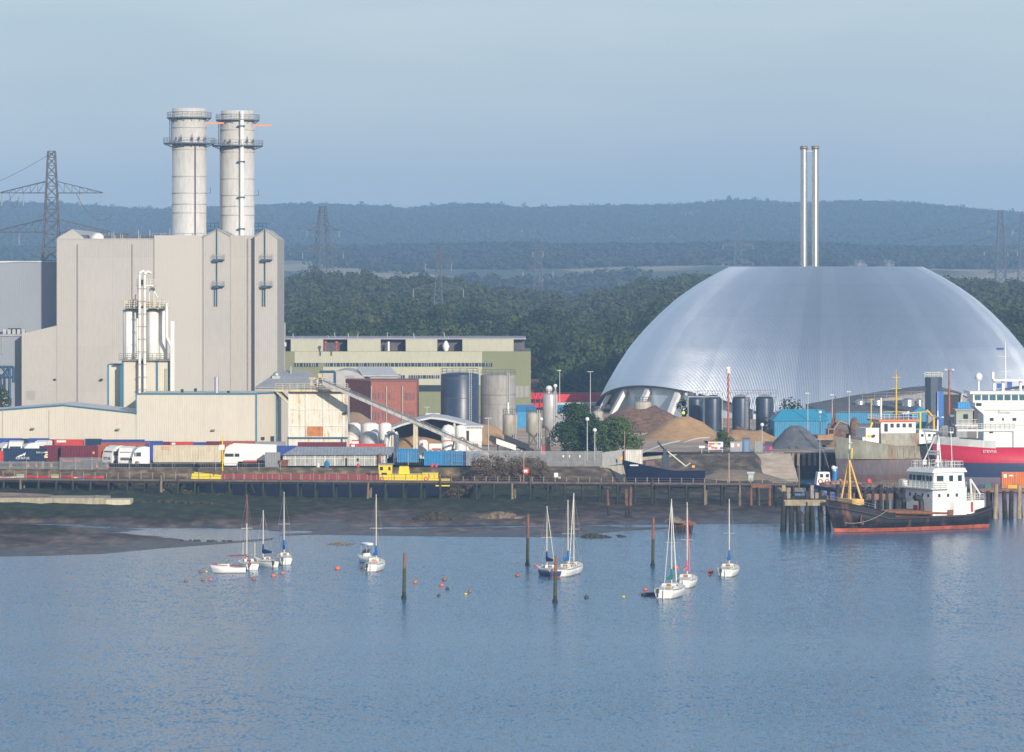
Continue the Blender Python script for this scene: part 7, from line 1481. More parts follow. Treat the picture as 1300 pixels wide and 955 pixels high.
# ------------------------------------------------ rusty grey-green ship
rs = T('rusty_ship', 'rust stained grey-green ship with an orange topped wheelhouse', 'ship', (X(1126,756)+1.9, 757.5, 0), R(180+14))
RSH = M('hull_greygreen', (.27,.265,.205), .7, var=.15, vs=.5, streak=((.22,.11,.06), .7, .8, .54), band=((4.55,(.15,.125,.135)),(1.6,(.14,.09,.08))), grime=.3)
sh2 = lambda u: 6.9+1.9*max(0,(u-.55)/.45)
rg2 = hull_rings(25, 8.5, sh2, 1.5, .9, 1, 22, 2.6, bow_rake=.05, wl=.9); m = MB(); m.loft(rg2, True); part(m, 'hull', RSH, rs); m = deck_mb(rg2, -.02); part(m, 'deck', RD_, rs)
m = MB()
for s in (1, -1):
    for k in range(3, 13): a = rg2[k][0]; m.box(a[0]-.08, a[0]+.08, s*(a[1]+.02)-.05, s*(a[1]+.02)+.05, 4.7, a[2])
    pts = [(r[0][0], (r[0][1]+.05)*s, 4.6) for r in rg2[:20]]
    for a, b_ in zip(pts[:-1], pts[1:]): m.tube(a, b_, .12, .12, 4)
part(m, 'rubbing_bar', M('bar_ochre', (.35,.27,.15), .8, var=.4, vs=1.5), rs)
m = MB(); m.box(-5.5, 2.0, -3.4, 3.4, 6.9, 9.3); part(m, 'lower_house', M('house_grey', (.36,.345,.28), .7, var=.25, vs=.8, streak=((.25,.12,.06),1.0,.8,.5), grime=.3), rs)
m = MB(); m.box(-5.0, 1.9, -3.0, 3.0, 9.3, 11.5); w2 = part(m, 'wheelhouse', WH2, rs); m = MB(); m.box(-5.6, 2.4, -3.5, 3.5, 11.5, 11.85); part(m, 'orange_roof', M('roof_orange', (.72,.17,.06), .5), rs)
for x0, w_, h_ in ((.9,.7,1.5), (-.3,.65,.75), (-1.5,.65,.75), (-2.7,.65,.75), (-3.9,.65,.75)):
    for s in (1, -1):
        m = MB(); m.box(x0-w_/2, x0+w_/2, s*3.02-.03, s*3.02+.03, 11.1-h_, 11.1); part(m, 'window', GLASS, w2)
for y0 in (-2, -.7, .7, 2):
    m = MB(); m.box(1.9, 1.95, y0-.4, y0+.4, 10.3, 11.1); part(m, 'window', GLASS, w2)
m = MB(); m.box(-9.3, -5.6, -3.3, 3.3, 7.2, 9.9); part(m, 'after_house', WH2, rs); m = MB(); m.box(2.2, 4.8, -2.8, 2.8, 6.9, 10.3); m.box(4.78,5.4,-2.6,2.6,6.9,8.6); part(m, 'fore_house', WH2, rs)
m = MB()
for x0 in (-6.2, -7.6, -8.6, 3.4):
    for s in (1, -1): m.box(x0-.25, x0+.25, s*3.3-.04, s*3.3+.04, 8.6, 9.1)
part(m, 'porthole', GLASS, rs)
m = MB(); m.rail([(-5.3,3.3,11.85),(2.2,3.3,11.85)],1.0,.9,.045,(.5,)); m.rail([(2.2,-3.3,11.85),(2.2,3.3,11.85)],1.0,.9,.045); m.tube((1.2,1,11.85),(1.2,1,15.9),.22,.18,8); m.bx(-3.8,2,12.6,.4,.4,1.5); m.box(-4.8,-2.6,-1,2.4,12.9,13.1); part(m, 'roof_gear', WHITE_R, rs)
m = MB(); m.tube((-2.2,0,11.85),(-2.2,0,20.2),.2,.13,8)
for z, w_ in ((17.6,1.0),(15.6,1.0),(13.2,2.6),(19.7,.9)): m.tube((-2.2-w_,0,z),(-2.2+w_,0,z),.08,.08,5)
m.tube((-2.2,0,20.2),(-2.2,0,21.4),.05,.04,4); part(m, 'yellow_mast', M('mast_yellow', (.62,.45,.08), .6), rs)
m = MB(); m.tube((-5.9,3,8.5),(-5.9,3,13.2),.2,.2,6); m.tube((-7.8,3,13.3),(-4,3,13.1),.09,.09,5); part(m, 'yellow_post', YEL, rs); m = MB(); m.path([(-8.6,3,9.9),(-8.6,3,12.1),(-7.2,3,13.6)],.22,6); part(m, 'yellow_davit', M('davit_amber', (.8,.45,.02), .5), rs)
m = MB(); m.bx(-3.3,2.6,12.5,.9,.9,.9); m.bx(-2,2.6,12.3,.7,.8,.6); part(m, 'blue_locker', M('vivid_blue'), rs)
m = MB(); m.sphere(6.4,2.2,8.8,.8,.8,.5); m.path([(6.0,1.6,8.8),(5.6,1.6,10.6),(5.3,1.6,11.3)],.2,7); part(m, 'yellow_winch', YEL, rs)
m = MB(); m.path([(5.0,0,8.3),(5.0,0,12.5),(5.0,0,15.6)],.13,6); m.tube((4.3,0,15.6),(5.7,0,15.6),.07,.07,4); part(m, 'fore_mast', M('mast_yellow'), rs)

# ------------------------------------------------ red cargo ship
rc = T('red_cargo_ship', 'red and navy cargo ship with a tall white superstructure and green hatches', 'ship', (X(1326,750), 750, 0), R(180))
RCM = M('hull_red', (.56,.02,.055), .45, var=.06, vs=.5, grime=.12, band=((4.1,(.045,.06,.12)),(1.4,(.22,.19,.24))))
sh3 = lambda u: 6.9+.7*max(0,(u-.72)/.28)
rg3 = hull_rings(42, 10, sh3, 1.5, .9, 1, 26, 3.0, bow_rake=.05, wl=.95); m = MB(); m.loft(rg3, True); part(m, 'hull', RCM, rc); m = deck_mb(rg3, -.02); part(m, 'deck', M('deck_green', (.03,.12,.08), .7, var=.2), rc)
m = MB()
for s in (1, -1):
    pts = [(r[0][0], r[0][1]*s, r[0][2]) for r in rg3[19:]]
    for a, b_ in zip(pts[:-1], pts[1:]): m.add([(a[0],a[1],a[2]-.1), (b_[0],b_[1],b_[2]-.1), (b_[0],b_[1],b_[2]+1.25), (a[0],a[1],a[2]+1.25)], [(0,1,2,3)])
part(m, 'white_bulwark', M('bulwark_grey', (.60,.62,.58), .5, grime=.15), rc)
for x0, x1 in ((-8.5,-2.5), (-2.3, 4.6)):
    m = MB(); m.box(x0, x1, -3.8, 3.8, 6.9, 8.1); part(m, 'hatch_cover', M('hatch_green', (.035,.15,.10), .6, var=.15, rib=(.6,.5)), rc)
m = MB(); m.box(-17, 3.4, -4.9, -4.1, 8.3, 8.7); 
text('STEVNS', 'lettering', .75, WHITE, rc, (3.6, 4.99, 6.0), (PI/2, 0, PI), .03)
# superstructure (its forward face looks along the ship, its side looks at us)
xs_ = 3.4     # forward face in ship frame
sb = T('x', None, None); bpy.data.objects.remove(sb)
m = MB(); m.prism_y([(xs_,7.0),(xs_,13.1),(xs_+1.6,14.5),(xs_+1.6,15.3),(-9,15.3),(-9,7.0)], -4.6, 4.6); s1 = part(m, 'superstructure', WH2, rc)
m = MB(); m.box(-9, xs_+2.0, -4.7, 4.7, 15.3, 16.9); br_ = part(m, 'bridge', WH2, rc); m = MB(); m.box(-9, xs_+2.6, -5.0, 5.0, 16.9, 17.4); part(m, 'bridge_roof', WH2, rc)
for k in range(8):
    x0 = xs_+1.1-k*1.38; m = MB(); m.box(x0-.56, x0+.56, 4.7, 4.76, 15.75, 16.75); part(m, 'window', M('bridge_glass', (.05,.14,.17), .1, spec=.8), br_); m = MB(); m.box(x0-.56, x0+.56, -4.76, -4.7, 15.75, 16.75); part(m, 'window', M('bridge_glass'), br_)
for k in range(6):
    m = MB(); y0 = -3.6+k*1.44; m.box(xs_+2.0, xs_+2.05, y0-.5, y0+.5, 15.75, 16.75); part(m, 'window', M('bridge_glass'), br_)
for x0, z, w_ in ((xs_+.9, 14.95, 1.0), (xs_-1.5,12.2,.7),(xs_-3.6,12.2,.3),(xs_-5.7,12.2,.7),(xs_-1.4,9.9,.7),(xs_-5.7,9.9,.7),(xs_-8,12.2,.6),(xs_-8,9.9,.6)):
    m = MB(); m.box(x0-w_/2, x0+w_/2, 4.6, 4.65, z-.27, z+.27); part(m, 'window', GLASS, s1)
m = MB(); m.box(-9, xs_-.1, 4.6, 4.75, 13.9, 14.0); m.box(-9,xs_,4.6,4.72,11.0,11.08); part(m, 'deck_line', M('line_tan', (.5,.45,.38), .6), rc)
text('Boreas', 'lettering', .85, M('lettering_grey', (.28,.27,.27), .5), rc, (.8, 4.63, 13.25), (PI/2, 0, PI), .02)
m = MB(); m.box(-2.6, xs_+4.9, 4.0, 5.0, 10.0, 10.35); m.rail([(xs_+4.8,4.9,10.35),(-2.4,4.9,10.35)],1.05,.9,.045,(.33,.66)); m.tube((-2.3,4.6,7),(-2.3,4.6,10),.35,.35,8); part(m, 'side_gallery', WH2, rc)
m = MB(); m.tube((xs_+.5,1,17.4),(xs_+.5,1,19.3),.18,.18,6); part(m, 'dome_pole', WH2, rc); m = MB(); m.sphere(xs_+.5,1,20.0,.72,.72,.8,12,8); part(m, 'radar_dome', WHITE, rc)
m = MB(); m.box(-4.6, xs_-2.2, -1.5, 1.5, 19.2, 19.6); m.box(-1.0,-.5,-.5,.5,17.4,19.2); m.box(.7,1.1,-.5,.5,17.4,19.2); m.box(-4.2,-3.8,-.5,.5,17.4,19.2); m.box(.9,1.3,-.4,.4,19.6,20.9); part(m, 'mast_platform', WH2, rc); m = MB(); m.tube((-1.2,0,19.6),(-1.2,0,26.5),.17,.09,8); m.tube((-2.2,0,21.0),(-.2,0,21.0),.06,.06,4); m.tube((-2.0,0,23.8),(0.2,0,23.8),.06,.06,4); part(m, 'mast', WH2, rc)
m = MB(); m.bx(0.0,.6,18.3,.8,.3,.9); m.bx(-1.9,.6,18.5,.9,.3,1.1); part(m, 'blue_emblem', M('emblem_blue', (.02,.08,.35), .5), rc); m = MB(); m.bx(-.2,0,25.2,1.4,.1,.35); part(m, 'flag', M('flag_navy', (.03,.07,.25), .7), rc)

for ch in rc.children:
    if ch.name.split('.')[0] not in ('hull', 'deck', 'white_bulwark'): ch.location.x += 8.5
for ch in rs.children:
    if ch.name.split('.')[0] not in ('hull', 'deck', 'rubbing_bar', 'yellow_winch', 'fore_mast'): ch.location.x += 2.2
# ------------------------------------------------ small tug beside the ships
tg = T('tug', 'small blue and white tug lying in front of the rusty ship bow', 'tug', (X(1051,688),688,0), R(180+8)); sh4 = lambda u: 2.6+.9*max(0,(u-.6)/.4)
rg4 = hull_rings(7.2, 3.0, sh4, 1, .85, 1, 16, 2.2); m = MB(); m.loft(rg4, True); part(m, 'hull', M('tug_blue', (.02,.06,.22), .5, var=.2, band=((.6,(.2,.05,.04)),)), tg); m = deck_mb(rg4, -.02); part(m, 'deck', M('tug_deck', (.1,.1,.12), .8), tg)
m = MB(); m.loft([[(-.3,-1.0,2.7),(2.2,-1.0,2.9),(2.2,1.0,2.9),(-.3,1.0,2.7)],[(-.1,-.9,5.2),(1.9,-.9,5.2),(1.9,.9,5.2),(-.1,.9,5.2)]]); c = part(m, 'wheelhouse', WHITE, tg)
m = MB()
for x0 in (.3, 1.3): m.box(x0-.28,x0+.28,.98,1.01,4.3,4.9)
part(m, 'window', GLASS, c)
for x0 in (.35, 1.5):
    m = MB(); m.lathe([(.26,0),(.34,.08),(.42,0),(.34,-.08),(.26,0)],0,0,14); m.v = [(x+x0, 1.12+z, y+3.65) for x, y, z in m.v]; part(m, 'lifebuoy', M('ring_orange', (.75,.18,.08), .5), tg)
m = MB(); m.tube((-1.1,0,2.6),(-1.3,0,5.8),.5,.42,10); part(m, 'funnel', M('funnel_blue', (.02,.16,.42), .5), tg); m = MB(); m.tube((-1.25,0,5.3),(-1.3,0,6.1),.44,.40,10); part(m, 'funnel_top', M('funnel_pale', (.5,.62,.65), .5), tg); m = MB(); m.sphere(-.9,.4,5.9,.4); part(m, 'white_drum', WHITE, tg); m = MB(); m.path([(-1.6,.9,3.4),(-1.9,.9,3.9),(-2.3,.9,3.6)],.14,6); part(m, 'yellow_hose', M('amber'), tg)
m = MB(); m.tube((1.4,0,5.2),(1.4,0,10.9),.08,.05,6); m.tube((1.4,0,10.6),(-.2,0,5.8),.03,.03,4); m.tube((.6,0,10.8),(2.2,0,10.8),.05,.05,4); part(m, 'mast', STEEL, tg)
# ------------------------------------------------ navy boat aground behind the jetty
nb = T('navy_boat', 'dark navy old boat with a high bow lying behind the jetty', 'boat', (X(842,706),706,1.9), R(180+4)); sh5 = lambda u: 2.7+1.9*max(0,(u-.35)/.65)**1.3
rg5 = hull_rings(14.5, 4.0, sh5, .8, .7, 1, 20, 2.3, bow_rake=.09); m = MB(); m.loft(rg5, True); part(m, 'hull', M('hull_navy', (.006,.010,.035), .85, var=.3, vs=.8, spec=.2), nb); m = deck_mb(rg5, -.02); part(m, 'deck', M('old_deck', (.14,.10,.09), .9, var=.3), nb)
m = MB(); m.box(rg5[16][0][0], rg5[16][0][0]+1.7, rg5[17][0][1]+.10, rg5[17][0][1]+.16, 3.55, 3.8); part(m, 'name_board', M('name_pale', (.55,.58,.66), .5), nb)
m = MB(); m.box(-1,.2,-.5,.5,3.2,5.4); m.box(-.6,.0,-.3,.3,5.4,6.4); part(m, 'winch_tower', NAVY, nb); m = MB(); m.tube((-.3,0,6.2),(1.0,0,7.7),.16,.12,6); part(m, 'dark_arm', WOODD, nb); m = MB(); m.tube((-.8,0,6.0),(-4.0,0,3.4),.14,.12,6); m.tube((-4.0,0,3.4),(-4.8,0,4.0),.1,.1,5); part(m, 'pale_boom', M('pale_pole', (.65,.62,.5), .6), nb)
m = MB(); m.box(1.6,3.2,-.8,.8,3.6,4.4); part(m, 'hatch', M('old_hatch', (.18,.1,.12), .8), nb); m = MB(); m.bx(-5.2,.9,3.4,.5,.4,.4); part(m, 'yellow_float', M('amber'), nb)
# ------------------------------------------------ long barge behind the jetty
bg_ = T('long_barge', 'long low barge with yellow bow and wheelhouse and red deck side behind the jetty', 'barge', (X(408,695),696,.9), 0)
s = 696/F; L0 = (245-408)*s; L1 = (572-408)*s; zd = Z(612,696)-.9
def bxp(m, a, b_, yt, yb, y0=-2.8, y1=2.8): return m.box((a-408)*s, (b_-408)*s, y0, y1, Z(yb,696)-.9, Z(yt,696)-.9)
m = MB(); rings = []
for a, w_, z0_ in ((245,.9,.9), (250,1.6,.2), (262,2.6,-.2), (290,3.0,-.4), (540,3.0,-.4), (560,2.6,.2), (571,2.0,1.0)): x = (a-408)*s; rings.append([(x,-w_,zd),(x,-w_*.92,z0_),(x,w_*.92,z0_),(x,w_,zd)])
m.loft(rings); part(m, 'hull', M('barge_navy', (.006,.010,.025), .85, var=.35, vs=.5, grime=.1, spec=.2), bg_)
m = MB(); m.prism_y([((246-408)*s,Z(611.5,696)-.9),((283-408)*s,Z(611.5,696)-.9),((283-408)*s,Z(604.5,696)-.9),((262-408)*s,Z(602.5,696)-.9),((245-408)*s,Z(600,696)-.9),((243.5-408)*s,Z(608,696)-.9)], -2.4, -2.2); m.prism_y([((246-408)*s,Z(611.5,696)-.9),((283-408)*s,Z(611.5,696)-.9),((283-408)*s,Z(604.5,696)-.9),((245-408)*s,Z(600,696)-.9)], 2.2, 2.4); part(m, 'yellow_bow', YEL, bg_)
m = MB(); bxp(m, 283, 482, 602.5, 611.8, -2.9, -2.7); bxp(m, 283, 482, 602.5, 611.8, 2.7, 2.9); bxp(m, 283, 482, 609, 612, -2.7, 2.7); part(m, 'red_side', M('barge_red'), bg_)
m = MB(); 
for k in range(17): bxp(m, 286+12*k, 287+12*k, 601.5, 611, -3.0, -2.92)
part(m, 'side_stanchions', M('stanchion_pale', (.40,.2,.18), .7), bg_)
m = MB(); m.prism_y([((482-408)*s,Z(611,696)-.9),((497-408)*s,Z(611,696)-.9),((498-408)*s,Z(589.5,696)-.9),((480.5-408)*s,Z(589.5,696)-.9)], -2.2, 1.6); c = part(m, 'wheelhouse', YEL, bg_)
for a, b_, y1, y2 in ((482.5, 486.5, 592, 596.5), (493.3, 496, 592, 596.5), (484.5, 491.3, 599.5, 602.3)):
    m = MB(); bxp(m, a, b_, y1, y2, -2.25, -2.2); part(m, 'window', GLASS, c)
m = MB(); bxp(m, 480, 498.5, 588.6, 589.5, -2.4, 1.8); part(m, 'roof', M('lilac_roof'), c)
m = MB(); bxp(m, 497.5, 536, 601.5, 611, -2.3, 1.8); part(m, 'yellow_trunk', YEL, bg_); m = MB(); bxp(m, 536, 556, 600.2, 611, -2.5, 2.2); part(m, 'yellow_after_house', M('yellow_paint'), bg_)
m = MB(); m.prism_y([((506-408)*s,Z(601.6,696)-.9),((520-408)*s,Z(601.6,696)-.9),((518.5-408)*s,Z(592,696)-.9),((507-408)*s,Z(592,696)-.9)], -1.2, 1.2); part(m, 'yellow_funnel', YEL, bg_)
m = MB(); bxp(m, 556, 571, 608.3, 611.2, -2.4, 2.2); bxp(m, 553, 571, 613, 616.5, -2.75, 2.4); part(m, 'stern_deck', YEL, bg_)
for px in (485.5, 541):
    m = MB(); m.lathe([(.2,0),(.28,.07),(.36,0),(.28,-.07),(.2,0)],0,0,12); y_ = -2.35 if px < 500 else -2.62; m.v = [(x+(px-408)*s, y_+z, y+Z(606.8,696)-.9) for x, y, z in m.v]; part(m, 'lifebuoy', M('ring_orange'), bg_)
for px in (523, 530, 545, 551):
    m = MB(); bxp(m, px, px+.9, 603.5, 604.6, -2.56 if px > 536 else -2.36, -2.5 if px > 536 else -2.3); part(m, 'porthole', DARK, bg_)

# ------------------------------------------------ timber pier at the right
PW = M('pier_timber', (.04,.03,.024), .9, var=.45, vs=1.2, band=((3.2,(.024,.026,.017)),(1.4,(.016,.02,.013)))); PT = M('pier_top_timber', (.34,.28,.18), .9, var=.3, vs=1.2, grime=.35)
dp = T('timber_dolphin', 'timber dolphin platform with dark piles left of the black dredger', 'pier', (X(1020,609),609,0)); Y_ = 607
m = MB(); m.box(X(995,Y_), X(1052,Y_), Y_-.3, Y_+.2, Z(642,Y_), Z(634.5,Y_)); part(m, 'waling', PT, dp); m = MB(); m.box(X(994,Y_), X(1052,Y_), Y_+.2, Y_+9, Z(636,Y_), Z(633.5,Y_)); part(m, 'deck', WOODD, dp)
for k, px in enumerate((996, 1005, 1013, 1024, 1031, 1041, 1050)):
    for dy in (0, 7):
        m = MB(); y = Y_+dy; m.tube((X(px,y)+random.uniform(-.4,.4),y,-1.5),(X(px,y),y,Z(624 if k in (0,3) and dy == 0 else 633,Y_)),.42,.3,8); part(m, 'pile', PW, dp)
m = MB()
for px, h in ((995,2.0),(1001,1.6),(1031,2.0),(1037,.9)): m.bx(X(px,Y_+1), Y_+1, Z(633.5,Y_)+h/2, .5, .5, h)
part(m, 'bollard', PT, dp)
pr2 = T('timber_pier', 'long timber pier on many dark piles behind the black dredger', 'pier', (X(1180,640),640,0)); m = MB(); Y_ = 640; zt = 4.6
m.box(X(1060,Y_), X(1345,Y_), Y_, Y_+6, zt-.5, zt); part(m, 'deck', WOODD, pr2); m = MB(); m.box(X(1240,Y_), X(1345,Y_), Y_-.35, Y_-.05, zt-.35, zt+.25); m.box(X(1096,Y_), X(1133,Y_), Y_-.4, Y_-.05, zt-1.6, zt-.6); part(m, 'edge_beam', M('edge_brown', (.20,.12,.09), .9, var=.4, vs=1), pr2)
px = 1064; k = 0
while px < 1340:
    for dy in (-.2, 4.8):
        y = Y_+dy; m = MB(); x = X(px,y)+random.uniform(-.2,.2); m.tube((x+random.uniform(-.3,.3),y,-1.5),(x,y,zt+(.9 if (k % 3 == 0 and dy < 0) else -.1)),.45,.33,8); part(m, 'pile', PT if (k % 3 == 0 and dy < 0 and k > 10) else PW, pr2)
    px += 9.6+random.uniform(-1.2,1.2); k += 1
m = MB()
for k in range(26): x = X(1100,Y_)+random.uniform(-5,9); m.tube((x,Y_+random.uniform(1,5),zt),(x+random.uniform(-.5,.5),Y_+2,zt+random.uniform(.5,1.6)),.09,.07,5)
m.rail([(X(1090,Y_),Y_+.4,zt),(X(1150,Y_),Y_+.4,zt)],1.1,1.1,.05,(.5,)); m.rail([(X(1125,Y_),Y_+5,zt),(X(1165,Y_),Y_+5,zt)],1.2,.9,.04,(.33,.66)); part(m, 'railing', M('rail_grey_rust', (.24,.19,.17), .8, var=.4, vs=3), pr2)
# link span from jetty to pier and its litter
m = MB(); m.prism_z([(X(1015,665),664),(X(1062,646),642),(X(1062,646),646),(X(1015,665),668)], 4.0, 4.5); 
for a, b_ in ((1025,661),(1040,655),(1052,650)): m.tube((X(a,b_),b_,-1.5),(X(a,b_),b_,4.1),.3,.25,7)
solo(m, 'link_span', WOODD, 'dark timber link between the jetty and the pier', 'footbridge', (X(1040,655),655,4))
m = MB(); m.box(X(1040,664), X(1160,664), 661, 664, 4.0, 4.5)
px = 1044
while px < 1160: m.tube((X(px,662),662,-1.5),(X(px,662),662,4.1),.3,.25,7); px += 10
solo(m, 'rear_walkway', M('brown_walk', (.14,.09,.08), .9, var=.5, vs=1.2), 'brown walkway between the timber pier and the rusty ship', 'walkway', (X(1100,663),663,4))
rubble('timber_litter', 'heap of old timber and rope litter on the brown walkway', 1045, 1090, 662.5, 50, .5, M('litter', (.28,.18,.13), .9, var=.7, vs=3), 14, 'litter', z0_=4.55)
for px, c, lb in ((1103, (.75,.08,.05), 'red buoy lying on the brown walkway'), (1254, (.05,.15,.12), 'dark green crate on the pier beside the orange container'), (1262, (.15,.05,.05), 'dark red winch on the pier')):
    y = 662 if px < 1200 else 643; m = MB()
    if px == 1103: m.sphere(X(px,y),y,4.9,.42)
    else: m.box(X(px,y)-.5,X(px,y)+.5,y-.4,y+.4,4.62,5.3); m.box(X(px,y)-.3,X(px,y)+.3,y-.2,y+.2,5.3,5.6)
    solo(m, 'buoy' if px == 1103 else 'deck_box', M('db%d' % px, c, .6), lb, 'buoy' if px == 1103 else 'crate', (X(px,y),y,4.6))
CN['orange'] = cont_mat('container_orange', (.66,.2,.07))
t = container('orange_container', 'left orange container on the timber pier', 1272, 1289, 599.5, 617, 645.5, 'orange', 'orange containers on the pier', zb=4.62); m = MB(); m.pbox(1274, 1278, 602, 606.5, 645.5-.07, .02); m.pbox(1281, 1286, 603, 605, 645.5-.07, .02); part(m, 'white_notice', WHITE, t)
t = container('orange_container', 'right orange container on the pier at the picture edge', 1289.5, 1312, 599.5, 617, 645.5, 'orange', 'orange containers on the pier', zb=4.62)
m = MB(); m.bx(X(1286,643),643,4.95,1.8,.8,.6); solo(m, 'yellow_sack', M('amber'), 'yellow sack at the foot of the orange containers', 'sack', (X(1286,643),643,4.62))
# ------------------------------------------------ yachts (bow towards local +X, waterline z=0)
GEL = M('gelcoat', (.82,.80,.75), .25, var=.02, grime=.05, band=((.10,(.30,.27,.2)),)); GELD = M('deck_gelcoat', (.76,.74,.69), .45, var=.05)
ALU = M('mast_alloy', (.68,.63,.52), .35, .3, var=.05); WIRE = M('wire', (.34,.34,.35), .4, .6)
CAN_B = M('canvas_blue', (.015,.13,.42), .8, var=.15); CAN_N = M('canvas_navy', (.015,.03,.12), .8); CAN_G = M('canvas_green', (.01,.20,.14), .8); CAN_P = M('canvas_pink', (.68,.16,.18), .8); CAN_R = M('canvas_maroon', (.30,.04,.06), .8); TAN_S = M('canvas_brown', (.22,.07,.05), .8)
def yacht(label, px, py, rz, L_=7.6, B=2.6, fb=.85, mast_y=None, hullm=None, sail=CAN_B, jib=None, jibw=.07, hatch=None, name='sailing_yacht', wheel=None, ensign=None, boomdrop=0, mast_top=None, backstay_thick=0, spreader=True):
    Y_ = YG(py); t = T(name, label, 'yacht', (X(px,Y_),Y_,0), R(rz), 'yachts at their moorings')
    sh = lambda u: fb+.12+.38*max(0,(u-.4)/.6)**1.5
    rg = hull_rings(L_, B, sh, .4, .72, 0, 20, 1.75, bow_rake=.08, wl=.80); m = MB(); m.loft(rg, True); part(m, 'hull', hullm or GEL, t)
    m = deck_mb(rg, -.015, .985); part(m, 'deck', GELD, t)
    m = MB()
    for s in (1,-1):
        for a, b_ in zip(rg[:-1], rg[1:]): m.tube((a[0][0],a[0][1]*s,a[0][2]),(b_[0][0],b_[0][1]*s,b_[0][2]),.035,.035,4)
    part(m, 'rubbing_strake', M('strake_brown', (.25,.17,.1), .7), t)
    z = fb+.15; cx0, cx1 = -L_*.12, L_*.24; cw = B*.30
    m = MB(); m.loft([[(cx0,-cw,z),(cx0,cw,z),(cx0,cw*.86,z+.52),(cx0,-cw*.86,z+.52)],[(0,-cw,z),(0,cw,z),(0,cw*.84,z+.50),(0,-cw*.84,z+.50)],[(cx1,-cw*.62,z),(cx1,cw*.62,z),(cx1-.5,cw*.5,z+.30),(cx1-.5,-cw*.5,z+.30)]]); cb = part(m, 'cabin', GEL if hullm is None or hullm is not GEL else GEL, t)
    m = MB(); m.box(cx0-.03,cx0-.005,-.28,.28,z-.1,z+.48); part(m, 'companionway', hatch or M('teak', (.28,.12,.05), .6), cb)
    for s in (1,-1):
        m = MB(); m.box(cx0+.3, 0, s*(cw*.93)-.03, s*(cw*.93)+.03, z+.17, z+.36); part(m, 'window', GLASS, cb)
    m = MB(); m.loft([[(-L_*.47,-B*.27,z-.02),(-L_*.47,B*.27,z-.02),(-L_*.47,B*.24,z-.0),(-L_*.47,-B*.24,z-.0)],[(cx0-.05,-B*.33,z+.0),(cx0-.05,B*.33,z+.0),(cx0-.05,B*.3,z+.22),(cx0-.05,-B*.3,z+.22)]]); part(m, 'cockpit_coaming', GELD, t)
    m = MB(); m.box(-L_*.40, cx0-.2, -.36, .36, z+.02, z+.06); part(m, 'cockpit_well', M('well_shadow', (.16,.12,.09), .8), t)
    hm_ = (Z(mast_y,Y_) if mast_y else 9); mx0 = L_*.10
    m = MB(); m.tube((mx0,0,z+.4),(mx0-.04,0,hm_),.085,.06,8); part(m, 'mast', ALU, t)
    if mast_top: 
        m = MB(); m.tube((mx0-.04,0,hm_*.62),(mx0-.04,0,hm_+.1),.11,.10,8); part(m, 'wrapped_masthead', mast_top, t)
    if spreader:
        m = MB(); m.tube((mx0,-.75,hm_*.55),(mx0,.75,hm_*.55),.028,.028,5); part(m, 'spreader', ALU, t)
    m = MB()
    for s in (1,-1): m.path([(mx0,s*B*.44,z),(mx0,s*.75,hm_*.55),(mx0,0,hm_*.97)],.011,4); m.tube((mx0-.5,s*B*.44,z),(mx0,0,hm_*.55),.011,.011,4)
    m.tube((L_*.48,0,z+.35),(mx0,0,hm_*.97),.012,.012,4); m.tube((-L_*.49,0,z),(mx0,0,hm_),.012,.012,4); part(m, 'rigging', WIRE, t)
    if jib:
        m = MB(); m.tube((L_*.475,0,z+.5),(mx0+.12,0,hm_*.94),jibw,jibw*.55,7); part(m, 'furled_jib', jib, t)
    if backstay_thick:
        m = MB(); m.tube((-L_*.49,0,z),(mx0,0,hm_),backstay_thick,backstay_thick,6); part(m, 'backstay', ALU, t)
    m = MB(); zb = z+1.05; m.tube((mx0-.1,0,zb),(-L_*.36,0,zb+.1-boomdrop),.05,.045,6); part(m, 'boom', ALU, t)
    if sail:
        m = MB(); m.loft([[(x, math.cos(q)*.14*s_, zb+.16+math.sin(q)*.26*s_-(boomdrop*(mx0-x)/(mx0+L_*.36))) for q in [2*PI*j/8 for j in range(8)]] for x, s_ in ((mx0+.14,.75),(mx0-.1,1.35),(mx0-.6,1.05),(-L_*.15,.85),(-L_*.35,.45))], True); m.tube((mx0+.02,0,zb+.2),(mx0,0,zb+1.15),.16,.10,7); part(m, 'sail_cover', sail, t)
    m = MB(); px_ = [(L_*.46,0,z+.3),(L_*.36,B*.2,z+.25)]; m.rail([(L_*.30,B*.28,z+.15),(L_*.485,0,z+.3),(L_*.30,-B*.28,z+.15)],.5,.8,.016,()); m.rail([(-L_*.36,B*.40,z),(-L_*.48,B*.33,z),(-L_*.48,-B*.33,z),(-L_*.36,-B*.40,z)],.52,.7,.018,(.5,)); m.tube((-L_*.36,B*.4,z+.5),(L_*.3,B*.3,z+.6),.01,.01,4); m.tube((-L_*.36,-B*.4,z+.5),(L_*.3,-B*.3,z+.6),.01,.01,4); part(m, 'guard_rail', STEEL, t)
    m = MB(); m.bx(-L_*.515,B*.22,z-.15,.3,.28,.5); m.bx(-L_*.52,B*.22,z-.6,.14,.12,.6); part(m, 'outboard_motor', M('motor_dark', (.05,.05,.06), .5), t)
    m = MB(); m.box(-L_*.53,-L_*.50,-.04,.04,-.1,z-.1); m.tube((-L_*.52,0,z),(-L_*.40,0,z+.25),.03,.03,5); part(m, 'rudder', GELD, t)
    for s, c in (((-1, 'fender_yellow'),) if ensign else ()):
        m = MB(); m.lathe([(.13,0),(.26,.08),(.13,.16)],0,0,10); m.v = [(x-L_*.5, s*B*.30+z_*.0+y*.0+z_, z+.35+y) for x, y, z_ in m.v]; part(m, 'horseshoe_buoy', M('buoy_amber', (.9,.5,.05), .5), t)
    return t
